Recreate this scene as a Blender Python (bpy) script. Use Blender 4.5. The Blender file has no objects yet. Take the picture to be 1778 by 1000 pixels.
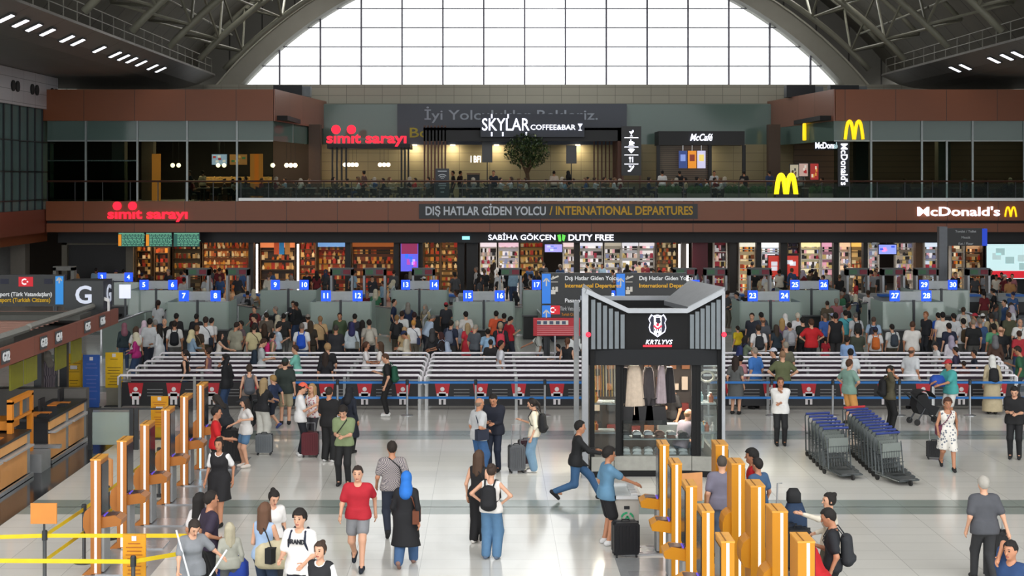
import bpy, math, random
import numpy as np
from mathutils import Vector, Matrix
R = random.Random(7)
SC = bpy.context.scene; COL = SC.collection
# ---------------------------------------------------------------- camera
F, VX, HY, H = 2560.0, 850.0, 310.0, 6.67      # focal length in px, vanishing point, eye height
cam = bpy.data.cameras.new('camera'); camo = bpy.data.objects.new('camera', cam); COL.objects.link(camo)
camo.location = (0, 0, H); camo.rotation_euler = (math.radians(90), 0, 0)
cam.sensor_width = 36; cam.lens = 36 * F / 1778; cam.shift_x = (889 - VX) / 1778; cam.shift_y = -(500 - HY) / 1778
cam.clip_end = 400; SC.camera = camo
# ---------------------------------------------------------------- world, exposure
W = bpy.data.worlds.new('overcast_sky'); SC.world = W; W.use_nodes = True
wn = W.node_tree; wn.nodes.clear()
_tc = wn.nodes.new('ShaderNodeTexCoord'); _sep = wn.nodes.new('ShaderNodeSeparateXYZ'); _rmp = wn.nodes.new('ShaderNodeValToRGB')
_bg = wn.nodes.new('ShaderNodeBackground'); _ow = wn.nodes.new('ShaderNodeOutputWorld')
wn.links.new(_tc.outputs['Generated'], _sep.inputs[0]); wn.links.new(_sep.outputs['Z'], _rmp.inputs[0])
_rmp.color_ramp.elements[0].position = 0.0; _rmp.color_ramp.elements[0].color = (.55, .56, .57, 1)
_rmp.color_ramp.elements[1].position = 0.06; _rmp.color_ramp.elements[1].color = (1, 1, 1, 1)
wn.links.new(_rmp.outputs[0], _bg.inputs[0]); wn.links.new(_bg.outputs[0], _ow.inputs[0])
_bg.inputs[1].default_value = 3.3
SC.view_settings.view_transform = 'Standard'; SC.view_settings.look = 'None'
SC.view_settings.exposure = -0.15; SC.view_settings.gamma = 1; SC.view_settings.use_curve_mapping = False
SC.cycles.max_bounces = 6; SC.cycles.diffuse_bounces = 3; SC.cycles.glossy_bounces = 3
SC.cycles.transmission_bounces = 4; SC.cycles.transparent_max_bounces = 12
SC.cycles.caustics_reflective = False; SC.cycles.caustics_refractive = False; SC.cycles.sample_clamp_indirect = 6
SC.cycles.use_denoising = True
def area(name, loc, size, power, color=(1, 1, 1), rot=(0, 0, 0), sy=None):
    l = bpy.data.lights.new(name, 'AREA'); l.energy = power; l.color = color; l.size = size
    if sy: l.shape = 'RECTANGLE'; l.size_y = sy
    o = bpy.data.objects.new(name, l); o.location = loc; o.rotation_euler = rot; COL.objects.link(o); return o
# rows of unseen fill lights added under the vault to brighten hall and terrace
for _y in (22, 36, 50, 64, 78, 88):
    for _x in (-12, 3.7, 19):
        area('roof_floodlight', (_x, _y, 19.5), 3.0, 520 if _y < 45 else 180 if _y < 70 else 520, (1, .98, .95), sy=3.0)
# ---------------------------------------------------------------- helpers
def P(px, py, Y): return Vector(((px - VX) * Y / F, Y, H - (py - HY) * Y / F))
def G(px, py):                                  # point on the hall floor seen at this pixel
    Y = H * F / (py - HY); return ((px - VX) * Y / F, Y)
def HD(px, hy, ht):                             # floor point of somebody of height ht whose head top is seen at hy
    Y = F * (H - ht) / (hy - HY); return ((px - VX) * Y / F, Y)
def s2l(c): return c / 12.92 if c <= .04045 else ((c + .055) / 1.055) ** 2.4
def hexc(h):
    h = h.lstrip('#'); return tuple(s2l(int(h[i:i + 2], 16) / 255) for i in (0, 2, 4)) + (1,)
_M = {}
def M(h, rough=.6, metal=0., emit=0., noise=.08, scale=6., kind=''):
    key = (h, rough, metal, emit, kind)
    if key in _M: return _M[key]
    m = bpy.data.materials.new('m_%s_%s%s' % (h, kind, len(_M))); m.use_nodes = True; nt = m.node_tree
    b = nt.nodes['Principled BSDF']; c = hexc(h); b.inputs['Base Color'].default_value = c
    b.inputs['Roughness'].default_value = rough; b.inputs['Metallic'].default_value = metal
    if emit:
        b.inputs['Emission Color'].default_value = c; b.inputs['Emission Strength'].default_value = emit
    elif kind == '' and noise:
        n = nt.nodes.new('ShaderNodeTexNoise'); n.inputs['Scale'].default_value = scale; n.inputs['Detail'].default_value = 3
        t = nt.nodes.new('ShaderNodeTexCoord'); nt.links.new(t.outputs['Object'], n.inputs['Vector'])
        x = nt.nodes.new('ShaderNodeMix'); x.data_type = 'RGBA'
        x.inputs[6].default_value = tuple(v * (1 - noise * 1.6) for v in c[:3]) + (1,)
        x.inputs[7].default_value = tuple(min(1, v * (1 + noise * 1.6)) for v in c[:3]) + (1,)
        nt.links.new(n.outputs['Fac'], x.inputs[0]); nt.links.new(x.outputs[2], b.inputs['Base Color'])
    _M[key] = m; return m
def node_mat(key):
    m = bpy.data.materials.new(key); m.use_nodes = True; _M[key] = m
    return m, m.node_tree, m.node_tree.nodes['Principled BSDF']
def grid_mat(key, h, line, sx, sz, rough=.5, th=.02, axes='XZ', off=(0, 0), metal=0., vary=.06, streak=None, grain=None):
    """panelled surface: thin joint lines every sx, sz metres along two world axes"""
    m, nt, b = node_mat(key); N = nt.nodes.new; L = nt.links.new
    tc = N('ShaderNodeTexCoord'); sep = N('ShaderNodeSeparateXYZ'); L(tc.outputs['Object'], sep.inputs[0])
    def mth(op, a, bb=None):
        n = N('ShaderNodeMath'); n.operation = op
        for i, v in enumerate((a, bb)):
            if v is None: continue
            if isinstance(v, (int, float)): n.inputs[i].default_value = v
            else: L(v, n.inputs[i])
        return n.outputs[0]
    ls = []; ids = []
    for ax, s, o in zip(axes, (sx, sz), off):
        if not s: continue
        q = mth('DIVIDE', mth('ADD', sep.outputs[ax], o), s); fr = mth('FRACT', q); ids.append(mth('FLOOR', q))
        ls.append(mth('LESS_THAN', fr, th / s))
    ln = ls[0] if len(ls) == 1 else mth('MAXIMUM', ls[0], ls[1])
    c = hexc(h); mix = N('ShaderNodeMix'); mix.data_type = 'RGBA'; mix.inputs[7].default_value = hexc(line)
    # per-panel tone + grain
    cmb = N('ShaderNodeCombineXYZ')
    for i, v in enumerate(ids): L(v, cmb.inputs[i])
    wn_ = N('ShaderNodeTexWhiteNoise'); L(cmb.outputs[0], wn_.inputs[0])
    nz = N('ShaderNodeTexNoise'); nz.inputs['Scale'].default_value = 1.0; nz.inputs['Detail'].default_value = 5
    mp = N('ShaderNodeMapping'); L(tc.outputs['Object'], mp.inputs[0]); mp.inputs['Scale'].default_value = grain or (1.5, 1.5, 1.5); L(mp.outputs[0], nz.inputs['Vector'])
    tone = mth('ADD', mth('MULTIPLY', wn_.outputs['Value'], vary * 2), mth('MULTIPLY', nz.outputs['Fac'], vary * 2.5))
    tone = mth('ADD', tone, 1 - vary * 2.2)
    vm = N('ShaderNodeVectorMath'); vm.operation = 'SCALE'; vm.inputs[0].default_value = c[:3]; L(tone, vm.inputs['Scale'])
    L(vm.outputs[0], mix.inputs[6]); L(ln, mix.inputs[0]); L(mix.outputs[2], b.inputs['Base Color'])
    b.inputs['Roughness'].default_value = rough; b.inputs['Metallic'].default_value = metal
    return m
def glass_mat(key, tint, refl=.12, rough=.02, alpha=.85):
    m = bpy.data.materials.new(key); m.use_nodes = True; nt = m.node_tree; nt.nodes.clear(); N = nt.nodes.new
    o = N('ShaderNodeOutputMaterial'); t = N('ShaderNodeBsdfTransparent'); t.inputs[0].default_value = hexc(tint)
    g = N('ShaderNodeBsdfGlossy'); g.inputs['Roughness'].default_value = rough
    d = N('ShaderNodeBsdfDiffuse'); d.inputs[0].default_value = hexc(tint)
    mx = N('ShaderNodeMixShader'); mx.inputs[0].default_value = refl; m2 = N('ShaderNodeMixShader'); m2.inputs[0].default_value = 1 - alpha
    L = nt.links.new; L(t.outputs[0], m2.inputs[1]); L(d.outputs[0], m2.inputs[2]); L(m2.outputs[0], mx.inputs[1]); L(g.outputs[0], mx.inputs[2]); L(mx.outputs[0], o.inputs[0])
    return m
class MB:
    """collects shapes and links them as ONE mesh"""
    def __init__(s): s.v = []; s.f = []; s.m = []
    def add(s, vs, fs, m=0):
        o = len(s.v); s.v += [tuple(v) for v in vs]; s.f += [tuple(i + o for i in f) for f in fs]
        s.m += ([m] * len(fs)) if isinstance(m, int) else list(m); return s
    def box(s, c, d, rz=0., m=0, mat=None):
        x, y, z = d[0] / 2, d[1] / 2, d[2] / 2; A = Matrix.Rotation(rz, 3, 'Z') if mat is None else mat; c = Vector(c)
        vs = [c + A @ Vector((i * x, j * y, k * z)) for k in (-1, 1) for j in (-1, 1) for i in (-1, 1)]
        return s.add(vs, [(0, 2, 3, 1), (4, 5, 7, 6), (0, 1, 5, 4), (2, 6, 7, 3), (0, 4, 6, 2), (1, 3, 7, 5)], m)
    def b2(s, a, b, m=0):                       # box from two corners
        return s.box([(a[i] + b[i]) / 2 for i in range(3)], [abs(b[i] - a[i]) for i in range(3)], 0, m)
    def bar(s, a, b, w, h=None, m=0):           # square bar between two points
        a, b = Vector(a), Vector(b); d = b - a; L = d.length
        if L < 1e-6: return s
        z = d.normalized(); up = Vector((0, 0, 1)) if abs(z.z) < .95 else Vector((0, 1, 0)); x = z.cross(up).normalized(); y = x.cross(z)
        A = Matrix((x, z, y)).transposed(); return s.box((a + b) / 2, (w, L, h or w), 0, m, A)
    def tube(s, pts, r, n=8, m=0, cap=True, el=None):
        pts = [Vector(p) for p in pts]; k = len(pts); rr = r if isinstance(r, (list, tuple)) else [r] * k; vs = []; fs = []
        t0 = (pts[1] - pts[0]).normalized(); up = Vector((0, 0, 1)) if abs(t0.z) < .9 else Vector((0, 1, 0)); x = t0.cross(up).normalized()
        for i, p in enumerate(pts):
            t = ((pts[min(i + 1, k - 1)] - pts[max(i - 1, 0)])).normalized(); x = (x - t * x.dot(t)).normalized(); y = t.cross(x)
            for j in range(n):
                a = 2 * math.pi * j / n; vs.append(p + x * math.cos(a) * rr[i] + y * math.sin(a) * rr[i] * (el or 1))
        for i in range(k - 1):
            for j in range(n): fs.append((i * n + j, i * n + (j + 1) % n, (i + 1) * n + (j + 1) % n, (i + 1) * n + j))
        if cap: fs += [tuple(range(n))[::-1], tuple(range((k - 1) * n, k * n))]
        return s.add(vs, fs, m)
    def lathe(s, prof, c=(0, 0, 0), n=16, m=0):
        vs = []; fs = []
        for r, z in prof:
            for j in range(n): a = 2 * math.pi * j / n; vs.append((c[0] + r * math.cos(a), c[1] + r * math.sin(a), c[2] + z))
        for i in range(len(prof) - 1):
            for j in range(n): fs.append((i * n + j, i * n + (j + 1) % n, (i + 1) * n + (j + 1) % n, (i + 1) * n + j))
        fs += [tuple(range(n))[::-1], tuple(range((len(prof) - 1) * n, len(prof) * n))]
        return s.add(vs, fs, m)
    def ball(s, c, r, n=10, k=6, m=0, sc=(1, 1, 1)):
        vs = []; fs = []
        for i in range(k + 1):
            t = math.pi * i / k
            for j in range(n):
                a = 2 * math.pi * j / n; vs.append((c[0] + r * sc[0] * math.sin(t) * math.cos(a), c[1] + r * sc[1] * math.sin(t) * math.sin(a), c[2] - r * sc[2] * math.cos(t)))
        for i in range(k):
            for j in range(n): fs.append((i * n + j, i * n + (j + 1) % n, (i + 1) * n + (j + 1) % n, (i + 1) * n + j))
        return s.add(vs, fs, m)
    def prism(s, poly, a, b, plane='XZ', m=0):  # polygon extruded along the third axis from a to b
        n = len(poly)
        def pt(u, v, w): return {'XZ': (u, w, v), 'XY': (u, v, w), 'YZ': (w, u, v)}[plane]
        vs = [pt(u, v, a) for u, v in poly] + [pt(u, v, b) for u, v in poly]
        return s.add(vs, [tuple(range(n)), tuple(range(n, 2 * n))[::-1]] + [(i, i + n, (i + 1) % n + n, (i + 1) % n) for i in range(n)], m)
    def mesh(s, name, mats, smooth=False):
        me = bpy.data.meshes.new(name); me.from_pydata(s.v, [], s.f)
        for x in (mats if isinstance(mats, (list, tuple)) else [mats]): me.materials.append(x)
        if me.polygons:
            me.polygons.foreach_set('material_index', s.m)
            if smooth: me.polygons.foreach_set('use_smooth', [True] * len(me.polygons))
        me.update(); return me
    def build(s, name, mats, parent=None, loc=None, rz=0, smooth=False, fix=True):
        me = s.mesh(name, mats, smooth)
        if fix:
            import bmesh
            bm = bmesh.new(); bm.from_mesh(me); bmesh.ops.recalc_face_normals(bm, faces=bm.faces); bm.to_mesh(me); bm.free()
        return link(name, me, parent, loc, rz)
def link(name, me, parent=None, loc=None, rz=0):
    o = bpy.data.objects.new(name, me); COL.objects.link(o)
    if parent is not None: o.parent = parent
    if loc is not None: o.location = loc
    if rz: o.rotation_euler.z = rz
    return o
def tag(o, label=None, cat=None, group=None, kind=None):
    if label: o['label'] = label
    if cat: o['category'] = cat
    if group: o['group'] = group
    if kind: o['kind'] = kind
    return o
def thing(name, label, cat, loc=(0, 0, 0), rz=0, group=None):
    o = bpy.data.objects.new(name, None); COL.objects.link(o); o.location = loc; o.rotation_euler.z = rz; o.empty_display_size = .1
    return tag(o, label, cat, group)
def struct(o, label=None): return tag(o, label, None, None, 'structure')
CH = {}
def reg(o):                                     # children lookup, built on demand
    if not CH:
        for c in bpy.data.objects:
            if c.parent: CH.setdefault(c.parent.name, []).append(c)
    return CH.get(o.name, [])
def tree_of(root):
    """snapshot of a thing as (object, [children...]) so it can be copied cheaply"""
    kids = [c for c in bpy.data.objects if c.parent == root]
    return (root, [tree_of(c) for c in kids])
def copy_tree(t, parent=None, loc=None, rz=None, label=None, group=None):
    c = t[0].copy(); COL.objects.link(c)
    if parent is not None: c.parent = parent
    if loc is not None: c.location = loc
    if rz is not None: c.rotation_euler.z = rz
    if label: c['label'] = label
    if group: c['group'] = group
    for k in t[1]: copy_tree(k, c)
    return c
_BASE = None
def text(name, s, loc, size, mat, parent=None, rot=(math.pi / 2, 0, 0), depth=.02, bold=.0, align='CENTER', squash=1., shear=0., width=None, spacing=1.):
    """lettering as solid mesh; size = capital height in metres (about), facing -Y"""
    cu = bpy.data.curves.new(name, 'FONT'); cu.body = s; cu.size = size / .72; cu.extrude = depth / 2; cu.offset = bold * size
    cu.align_x = align; cu.align_y = 'CENTER'; cu.resolution_u = 3; cu.shear = shear; cu.space_character = spacing
    o = bpy.data.objects.new(name, cu); COL.objects.link(o)
    dg = bpy.context.evaluated_depsgraph_get(); me = bpy.data.meshes.new_from_object(o.evaluated_get(dg)); bpy.data.objects.remove(o)
    me.materials.clear(); me.materials.append(mat)
    x = link(name, me, parent, loc); x.rotation_euler = rot
    sx = squash
    if width:
        xs = [v.co.x for v in me.vertices]; sx = width / max(1e-6, max(xs) - min(xs))
    x.scale = (sx, 1, 1); return x
# ================================================================ HALL SHELL
m_tile = grid_mat('floor_tile', 'dad9d3', 'b6b5af', 1.2, .6, .13, .012, 'XY', vary=.035, grain=(.7, 1.6, 1))
m_band = grid_mat('floor_band', '8f9a94', '7d8782', 1.2, 0, .18, .012, 'XY', vary=.05, grain=(2, 2, 1))
m_line = M('4a504e', .3); m_blackfl = grid_mat('floor_black', '24262a', '15161a', .6, .6, .12, .01, 'XY', vary=.05)
mb = MB(); ys = [-6]; segs = []
for k in range(-3, 8):
    c = 29.95 + 8.4 * k; segs += [(c - .65, c - .03, 1), (c - .03, c + .03, 2), (c + .03, c + .65, 1)]
cur = -6.0
for a, b, mm in segs + [(98, 98, 0)]:
    if a > cur + .01: mb.add([(-60, cur, 0), (64, cur, 0), (64, a, 0), (-60, a, 0)], [(0, 1, 2, 3)], 0)
    if b > a: mb.add([(-60, a, 0), (64, a, 0), (64, b, 0), (-60, b, 0)], [(0, 1, 2, 3)], mm)
    cur = b
struct(mb.build('floor', [m_tile, m_band, m_line]))
struct(MB().b2((-16, 12, .0), (-9.4, 37.2, .006)).build('floor_dark_strip', m_blackfl))
CX, CZ, RA = 3.35, -4.44, 25.65
m_steel = M('7b7a6c', .5, .0, 0, .1, 3.); m_roof = grid_mat('roof_deck', '6b685f', '3c3a36', 0, 2.5, .7, .08, 'XY', vary=.1)
m_conc = grid_mat('arch_rim', '8c897e', '6d6a61', 0, 0, .6, .02, 'XZ', vary=.05) if 0 else M('8c897e', .6, 0, 0, .08, 1.)
m_gable = grid_mat('gable', '6f6d66', '34332f', 2.1, 0, .6, .1, 'XZ', vary=.06)
def pol(r, t, y): return (CX + r * math.cos(t), y, CZ + r * math.sin(t))
def ring(r0, r1, y0, y1, n=72, t0=.02, t1=math.pi - .02):
    b = MB(); vs = []
    for i in range(n + 1):
        t = t0 + (t1 - t0) * i / n; vs += [pol(r0, t, y0), pol(r1, t, y0), pol(r1, t, y1), pol(r0, t, y1)]
    fs = []
    for i in range(n):
        o = 4 * i
        for j in range(4): fs.append((o + j, o + (j + 1) % 4, o + 4 + (j + 1) % 4, o + 4 + j))
    return b.add(vs, fs + [(0, 1, 2, 3), tuple(4 * n + k for k in (3, 2, 1, 0))])
struct(ring(RA, RA + 1.05, 93.4, 95.4).build('trim_1', m_conc))
struct(ring(RA + 1.0, RA + 20, 95.0, 95.4).build('wall_gable', m_gable))
b = MB(); b.tube([pol(RA + 1.1, .3 + (math.pi - .6) * i / 60, 93.3) for i in range(61)], .07, 6); struct(b.build('trim_2', M('b5b2a4', .4)))
_tc0 = math.asin(17.75 / 28.85); struct(ring(RA + 3.2, RA + 3.5, 12, 95.2, 80, _tc0, math.pi - _tc0).build('ceiling', m_roof))
# arch window
b = MB(); m_mul = M('6c6a78', .5, .2)
for k in range(-6, 15):
    x = -13.47 + 2.62 * k; d = RA ** 2 - (x - CX) ** 2
    if d > 0:
        z = CZ + math.sqrt(d)
        if z > 12.6: b.b2((x - .05, 94.5, 12.4), (x + .05, 94.75, z))
for k in range(7):
    z = 12.65 + 1.232 * k; w = math.sqrt(max(.01, RA ** 2 - (z - CZ) ** 2)); b.b2((CX - w, 94.55, z - .03), (CX + w, 94.7, z + .03))
b2 = MB(); n = 60; a0 = math.asin((12.45 - CZ) / RA); pts = [(CX + RA * math.cos(a0 + (math.pi - 2 * a0) * i / n), CZ + RA * math.sin(a0 + (math.pi - 2 * a0) * i / n)) for i in range(n + 1)]
wroot = struct(b.build('window_1', m_mul)); b2.prism(pts, 94.6, 94.63)
b2.build('window_pane', glass_mat('clear', 'fbfdfd', .04), wroot)
# vault trusses: one lower chord per arch, webs rising to the upper chord
T0, T1 = math.radians(42.8), math.radians(137.2); NN = 14
for i, yr in enumerate((86.4, 79, 71.5, 64, 56.5, 49, 41.5)):
    t = thing('roof_truss', 'white-grey tubular steel arch truss under the vault, %s from the arched window' % ['nearest', 'second', 'third', 'fourth', 'fifth', 'sixth', 'seventh'][i], 'truss', (0, yr, 0))
    MB().tube([pol(RA + .1, T0 + (T1 - T0) * j / 48, 0) for j in range(49)], .17, 8).build('lower_chord', m_steel, t, smooth=True)
    MB().tube([pol(RA + 2.6, T0 + (T1 - T0) * j / 48, 3.75) for j in range(49)], .14, 8).build('upper_chord', m_steel, t, smooth=True)
    w = MB()
    for j in range(NN):
        ta = T0 + (T1 - T0) * (j + .5) / NN
        for dy in (-3.75, 3.75):
            for dt in (-.5, .5):
                tb = T0 + (T1 - T0) * (j + .5 + dt) / NN
                w.tube([pol(RA + .1, ta, 0), pol(RA + 2.6, tb, dy)], .075, 6, cap=False)
    w.build('web', m_steel, t)
    p = MB()
    for j in range(0, NN):
        ta = T0 + (T1 - T0) * (j + .5) / NN; p.tube([pol(RA + 1.9, ta, -3.6), pol(RA + 1.9, ta, 3.6)], .06, 6, cap=False)
    p.build('purlin', m_steel, t)
for x, y, z, l, gp in ((-9.5, 62, 20.3, 'left', 1), (14.5, 66, 20.6, 'right', 1)):
    tag(MB().box((0, 0, 0), (1.3, 14, .8)).build('ventilation_duct', M('a3a196', .5, .2), None, (x, y, z)), 'pale sheet-metal ventilation duct running through the roof trusses on the %s side' % l, 'duct')
# curved side soffits with recessed lamps
def soffit(name, f):
    prof = [(-17.2, 13.12), (-17.25, 13.25), (-48, 13.3), (-48, 12.42), (-30, 12.34), (-25, 12.28), (-22, 12.24), (-20.5, 12.25), (-19.2, 12.36), (-18.3, 12.58)]
    return struct(MB().prism([(f(x), z) for x, z in prof], 20, 92.6).build(name, grid_mat('sof' + name, '7a7772', '45433f', 0, 4.6, .45, .05, 'XY', vary=.05)))
fl = lambda x: x; fr = lambda x: 7.4 - x
soffit('ceiling_left', fl); soffit('ceiling_right', fr)
for nm, f, a in (('left', fl, -48.5), ('right', fr, 56)):
    rl = MB(); x = f(-17.35)
    for k in range(37): rl.b2((x - .02, 20 + 2 * k, 13.2), (x + .02, 20.04 + 2 * k, 14.1))
    for z in (13.65, 14.1): rl.b2((x - .02, 20, z), (x + .02, 92, z + .04))
    tag(rl.build('catwalk_railing', M('8f8d83', .5)), 'thin grey catwalk railing along the top edge of the %s curved ceiling' % nm, 'railing')
m_lamp = M('f4f6ff', .5, 0, 3.2); m_frame = M('3c3b3a', .5)
def soflamp(x, y, z, sl, lab, g, on=True):
    t = thing('ceiling_light', lab, 'light', (x, y, z), 0, g); t.rotation_euler = (0, sl, 0)
    MB().box((0, 0, 0), (.72, .6, .06)).build('frame', m_frame, t); MB().box((0, 0, -.03), (.6, .42, .03)).build('diffuser', m_lamp if on else m_frame, t)
LY = (84, 82, 79.3, 77.2, 75.5, 73.8, 70.8, 67.1, 65.4, 62.5, 60.6, 58.9, 57.1)
for y in LY: soflamp(-18.05, y * 18.05 / 18.75, 12.66, -.44, 'rectangular lit lamp set in the dark curved ceiling at upper left', 'lamps in the left curved ceiling')
for y in (82.8, 81, 76.4, 74.5, 72.9, 69.8): soflamp(25.45, y * 25.45 / 26.15, 12.66, .44, 'rectangular lit lamp set in the dark curved ceiling at upper right', 'lamps in the right curved ceiling')
# outer side walls and rear wall
struct(MB().b2((-48.4, 10, 0), (-48, 95.4, 13.3)).build('wall_left', M('7b7a74', .7)))
struct(MB().b2((55.4, 10, 0), (55.8, 95.4, 13.3)).build('wall_right', M('7b7a74', .7)))
m_beige = grid_mat('back_panel', '9b988a', '6f6d63', 1.13, .52, .45, .03, 'XZ', off=(0, -.46), vary=.03, grain=(.5, .5, 8))
struct(MB().b2((-26, 93, 10.9), (33, 95, 12.6)).build('wall_back', m_beige))
m_wood = grid_mat('brown_cladding', '8a4c2a', '42261b', 2.75, 0, .38, .03, 'XZ', vary=.05, grain=(1.2, 1, 14))
m_wood2 = grid_mat('brown_cladding_side', '92604e', '5a362a', 0, 3.2, .3, .04, 'XY', vary=.05, grain=(1.2, 1, 14))
m_teal = glass_mat('teal_glass', '8ba69f', .03, .08, .58); m_dark = M('15171b', .5); m_slot = M('0e0e10', .7)
m_white = M('d3d1d3', .4, 0, 0, .03, 1.); m_met = M('a9abab', .3, .8, 0, .03); m_dkmet = M('3a3d40', .4, .5)
# ------------------------------------------------ upper deck
struct(MB().b2((-32, 80, 4.95), (48, 94.9, 5.4)).build('floor_upper', grid_mat('decktile', 'a9a69c', '8a877d', .8, .8, .3, .015, 'XY')))
struct(MB().b2((-24, 79.75, 4.4), (48, 80.02, 5.44)).build('trim_3', m_wood))
struct(MB().b2((-24, 80.0, 4.2), (48, 80.5, 4.98)).build('trim_4', m_slot))
struct(MB().b2((-24, 79.85, 3.77), (48, 80.1, 4.24)).build('trim_5', m_wood))
struct(MB().b2((-24, 82.3, 3.2), (48, 94, 3.95)).build('ceiling_shops', M('1a1b1e', .6)))
struct(MB().b2((-24, 82, 3.1), (48, 82.3, 3.86)).build('trim_6', m_dark))
struct(MB().b2((-40, 94, 0), (48, 94.9, 5)).build('wall_shops_back', M('3a3029', .6)))
# side wings of the restaurants
def wing(name, x0, xc, xe, flip):
    a = [(x0, 79.9), (xc, 79.9), (xe, 93), (xe + (-.3 if not flip else .3), 93), (xc + (-.3 if not flip else .3), 80.2), (x0, 80.2)]
    w = struct(MB().prism(a, 9.8, 11.5, 'XY').build('wall_wing_' + name, m_wood)); return w
wing('left', -32, -11.72, -10.37, False); wing('right', 48, 18.75, 17.6, True)
# the returns are a lighter tone of cladding
for nm, xc, xe in (('left', -11.68, -10.33), ('right', 18.71, 17.56)):
    sgn = 1 if nm == 'left' else -1
    b = MB(); b.prism([(xc, 79.88), (xc + .06 * sgn, 79.88), (xe + .06 * sgn, 92.9), (xe, 92.9)], 9.79, 11.52, 'XY'); struct(b.build('trim_wing_' + nm, m_wood2))
struct(MB().b2((-32, 80.3, 9.85), (-11, 93, 10.1)).build('ceiling_restaurant_left', m_slot))
struct(MB().b2((18, 80.3, 9.85), (48, 93, 10.1)).build('ceiling_restaurant_right', m_slot))
def glasswall(name, pts, z0, z1, lab, muls, hz=()):
    t = thing('glass_facade', lab, 'glass wall', (0, 0, 0)); g = MB(); fm = MB()
    for (xa, ya), (xb, yb) in zip(pts[:-1], pts[1:]):
        g.bar((xa, ya, (z0 + z1) / 2), (xb, yb, (z0 + z1) / 2), .03, z1 - z0)
        for z in hz: fm.bar((xa, ya, z), (xb, yb, z), .07)
    for x, y in muls: fm.b2((x - .05, y - .06, z0), (x + .05, y + .06, z1))
    g.build('glass_pane', m_teal if name == 'teal' else m_smoke, t); fm.build('mullion', m_met2, t); return t
m_smoke = glass_mat('smoke_glass', 'c3d0cc', .0, .01, 1.); m_met2 = M('8f9696', .35, .5)
glasswall('teal', [(-24, 80.05), (-11.75, 80.05), (-10.5, 92)], 8.72, 9.84, 'teal glass strip under the brown fascia of the left restaurant', [(x, 80) for x in (-21.9, -19.1, -16.4, -13.7)] + [(-11.3, 84.5), (-11.0, 88)])
glasswall('smoke', [(-24, 80.05), (-11.75, 80.05)], 5.44, 8.72, 'tall clear glass front of the left restaurant between thin mullions', [(x, 80) for x in (-21.9, -19.1, -16.4, -13.7)], (8.72,))
glasswall('smoke', [(-24, 80.1), (-19.15, 80.1)], 5.44, 7.64, 'lower panes with a mid rail at the left end of the restaurant front', [], (7.64,))
glasswall('teal', [(17.6, 92), (18.7, 80.05), (48, 80.05)], 8.72, 9.84, 'teal glass strip under the brown fascia of the right restaurant', [(x, 80) for x in (20.7, 23.45, 26.2, 29)])
glasswall('smoke', [(18.7, 80.05), (48, 80.05)], 5.44, 8.72, 'tall clear glass front of the right restaurant between thin mullions', [(x, 80) for x in (20.7, 23.45, 24.8, 26.2, 29)], (8.72,))
# white panels behind the upper glass imitate the reflections on it
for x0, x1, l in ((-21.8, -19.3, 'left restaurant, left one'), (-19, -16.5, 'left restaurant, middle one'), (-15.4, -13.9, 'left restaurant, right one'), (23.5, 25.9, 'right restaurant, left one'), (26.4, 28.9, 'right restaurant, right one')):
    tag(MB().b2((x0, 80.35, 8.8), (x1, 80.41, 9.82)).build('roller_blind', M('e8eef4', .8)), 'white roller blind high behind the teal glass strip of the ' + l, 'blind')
# centre wall behind the cafe
m_back2 = grid_mat('cafe_wall', '8d8262', '6a6148', 1.9, .55, .5, .03, 'XZ', vary=.04, grain=(.5, .5, 6))
struct(MB().b2((-11.2, 92, 5.4), (19.5, 92.4, 8.8)).build('wall_cafe', m_back2))
struct(MB().b2((-11.2, 92.2, 8.8), (19.5, 93.0, 11.35)).build('wall_back_upper', M('717a72', .7)))
tag(MB().b2((-10.4, 92.08, 8.75), (-5.75, 92.12, 11.3)).build('tinted_screen', m_teal), 'greenish glass panel behind the left red shop name', 'glass panel')
tag(MB().b2((8.55, 92.08, 8.75), (17.6, 92.12, 11.3)).build('tinted_screen', m_teal), 'greenish glass panel above the small dark cafe kiosk', 'glass panel')
t = thing('banner', 'wide dark banner with greeting text above the cafe terrace', 'banner', (1.4, 91.95, 10.05))
MB().box((0, 0, 0), (14.3, .12, 2.55)).build('panel', M('2b3342', .35, 0, 0, .3, .12), t)
m_gt = M('97a0ad', .5); m_gold = M('a5992c', .5)
text('lettering', 'İyi Yolculuklar Bekleriz.', (-.05, -.1, .55), .62, m_gt, t, width=10.8, bold=.012)
text('lettering', 'Bon voyage', (-3.7, -.1, -.55), .62, m_gold, t, width=5.4, bold=.015)
text('lettering', 'see you', (2.2, -.1, -.55), .62, m_gold, t, width=3., bold=.015) if 0 else None
for x, y, l in ((-12.0, 88, 'left'), (18.5, 88, 'right, nearer the window'), (21.1, 88, 'right, on the wood fascia')):
    t = thing('loudspeaker', 'dark rectangular loudspeaker box standing above the facade at %s' % l, 'loudspeaker', (x, y, 11.5))
    MB().box((0, 0, .36), (1.7, .8, .72)).build('cabinet', M('22262b', .5), t); MB().box((1.1, 0, .35), (.5, .6, .6)).build('bracket', M('6d7478', .4, .4), t)
# deck railing
t = thing('deck_railing', 'glass balustrade with dark wooden handrail along the upper deck', 'railing')
MB().tube([(-24, 79.95, 6.52), (48, 79.95, 6.52)], .05, 8, 0).build('handrail', M('4a2c22', .4), t)
MB().b2((-13.6, 79.9, 5.46), (48, 79.98, 5.62)).build('base_channel', m_met, t)
MB().b2((-13.6, 79.93, 5.6), (48, 79.96, 6.4)).build('glass_panel', glass_mat('rail_glass', 'd3dedc', .0, .02, .97), t)
for k in range(48): MB().b2((-24 + 1.5 * k, 79.93, 5.44), (-23.96 + 1.5 * k, 80.0, 6.5)).build('post', m_dkmet, t)
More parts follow.
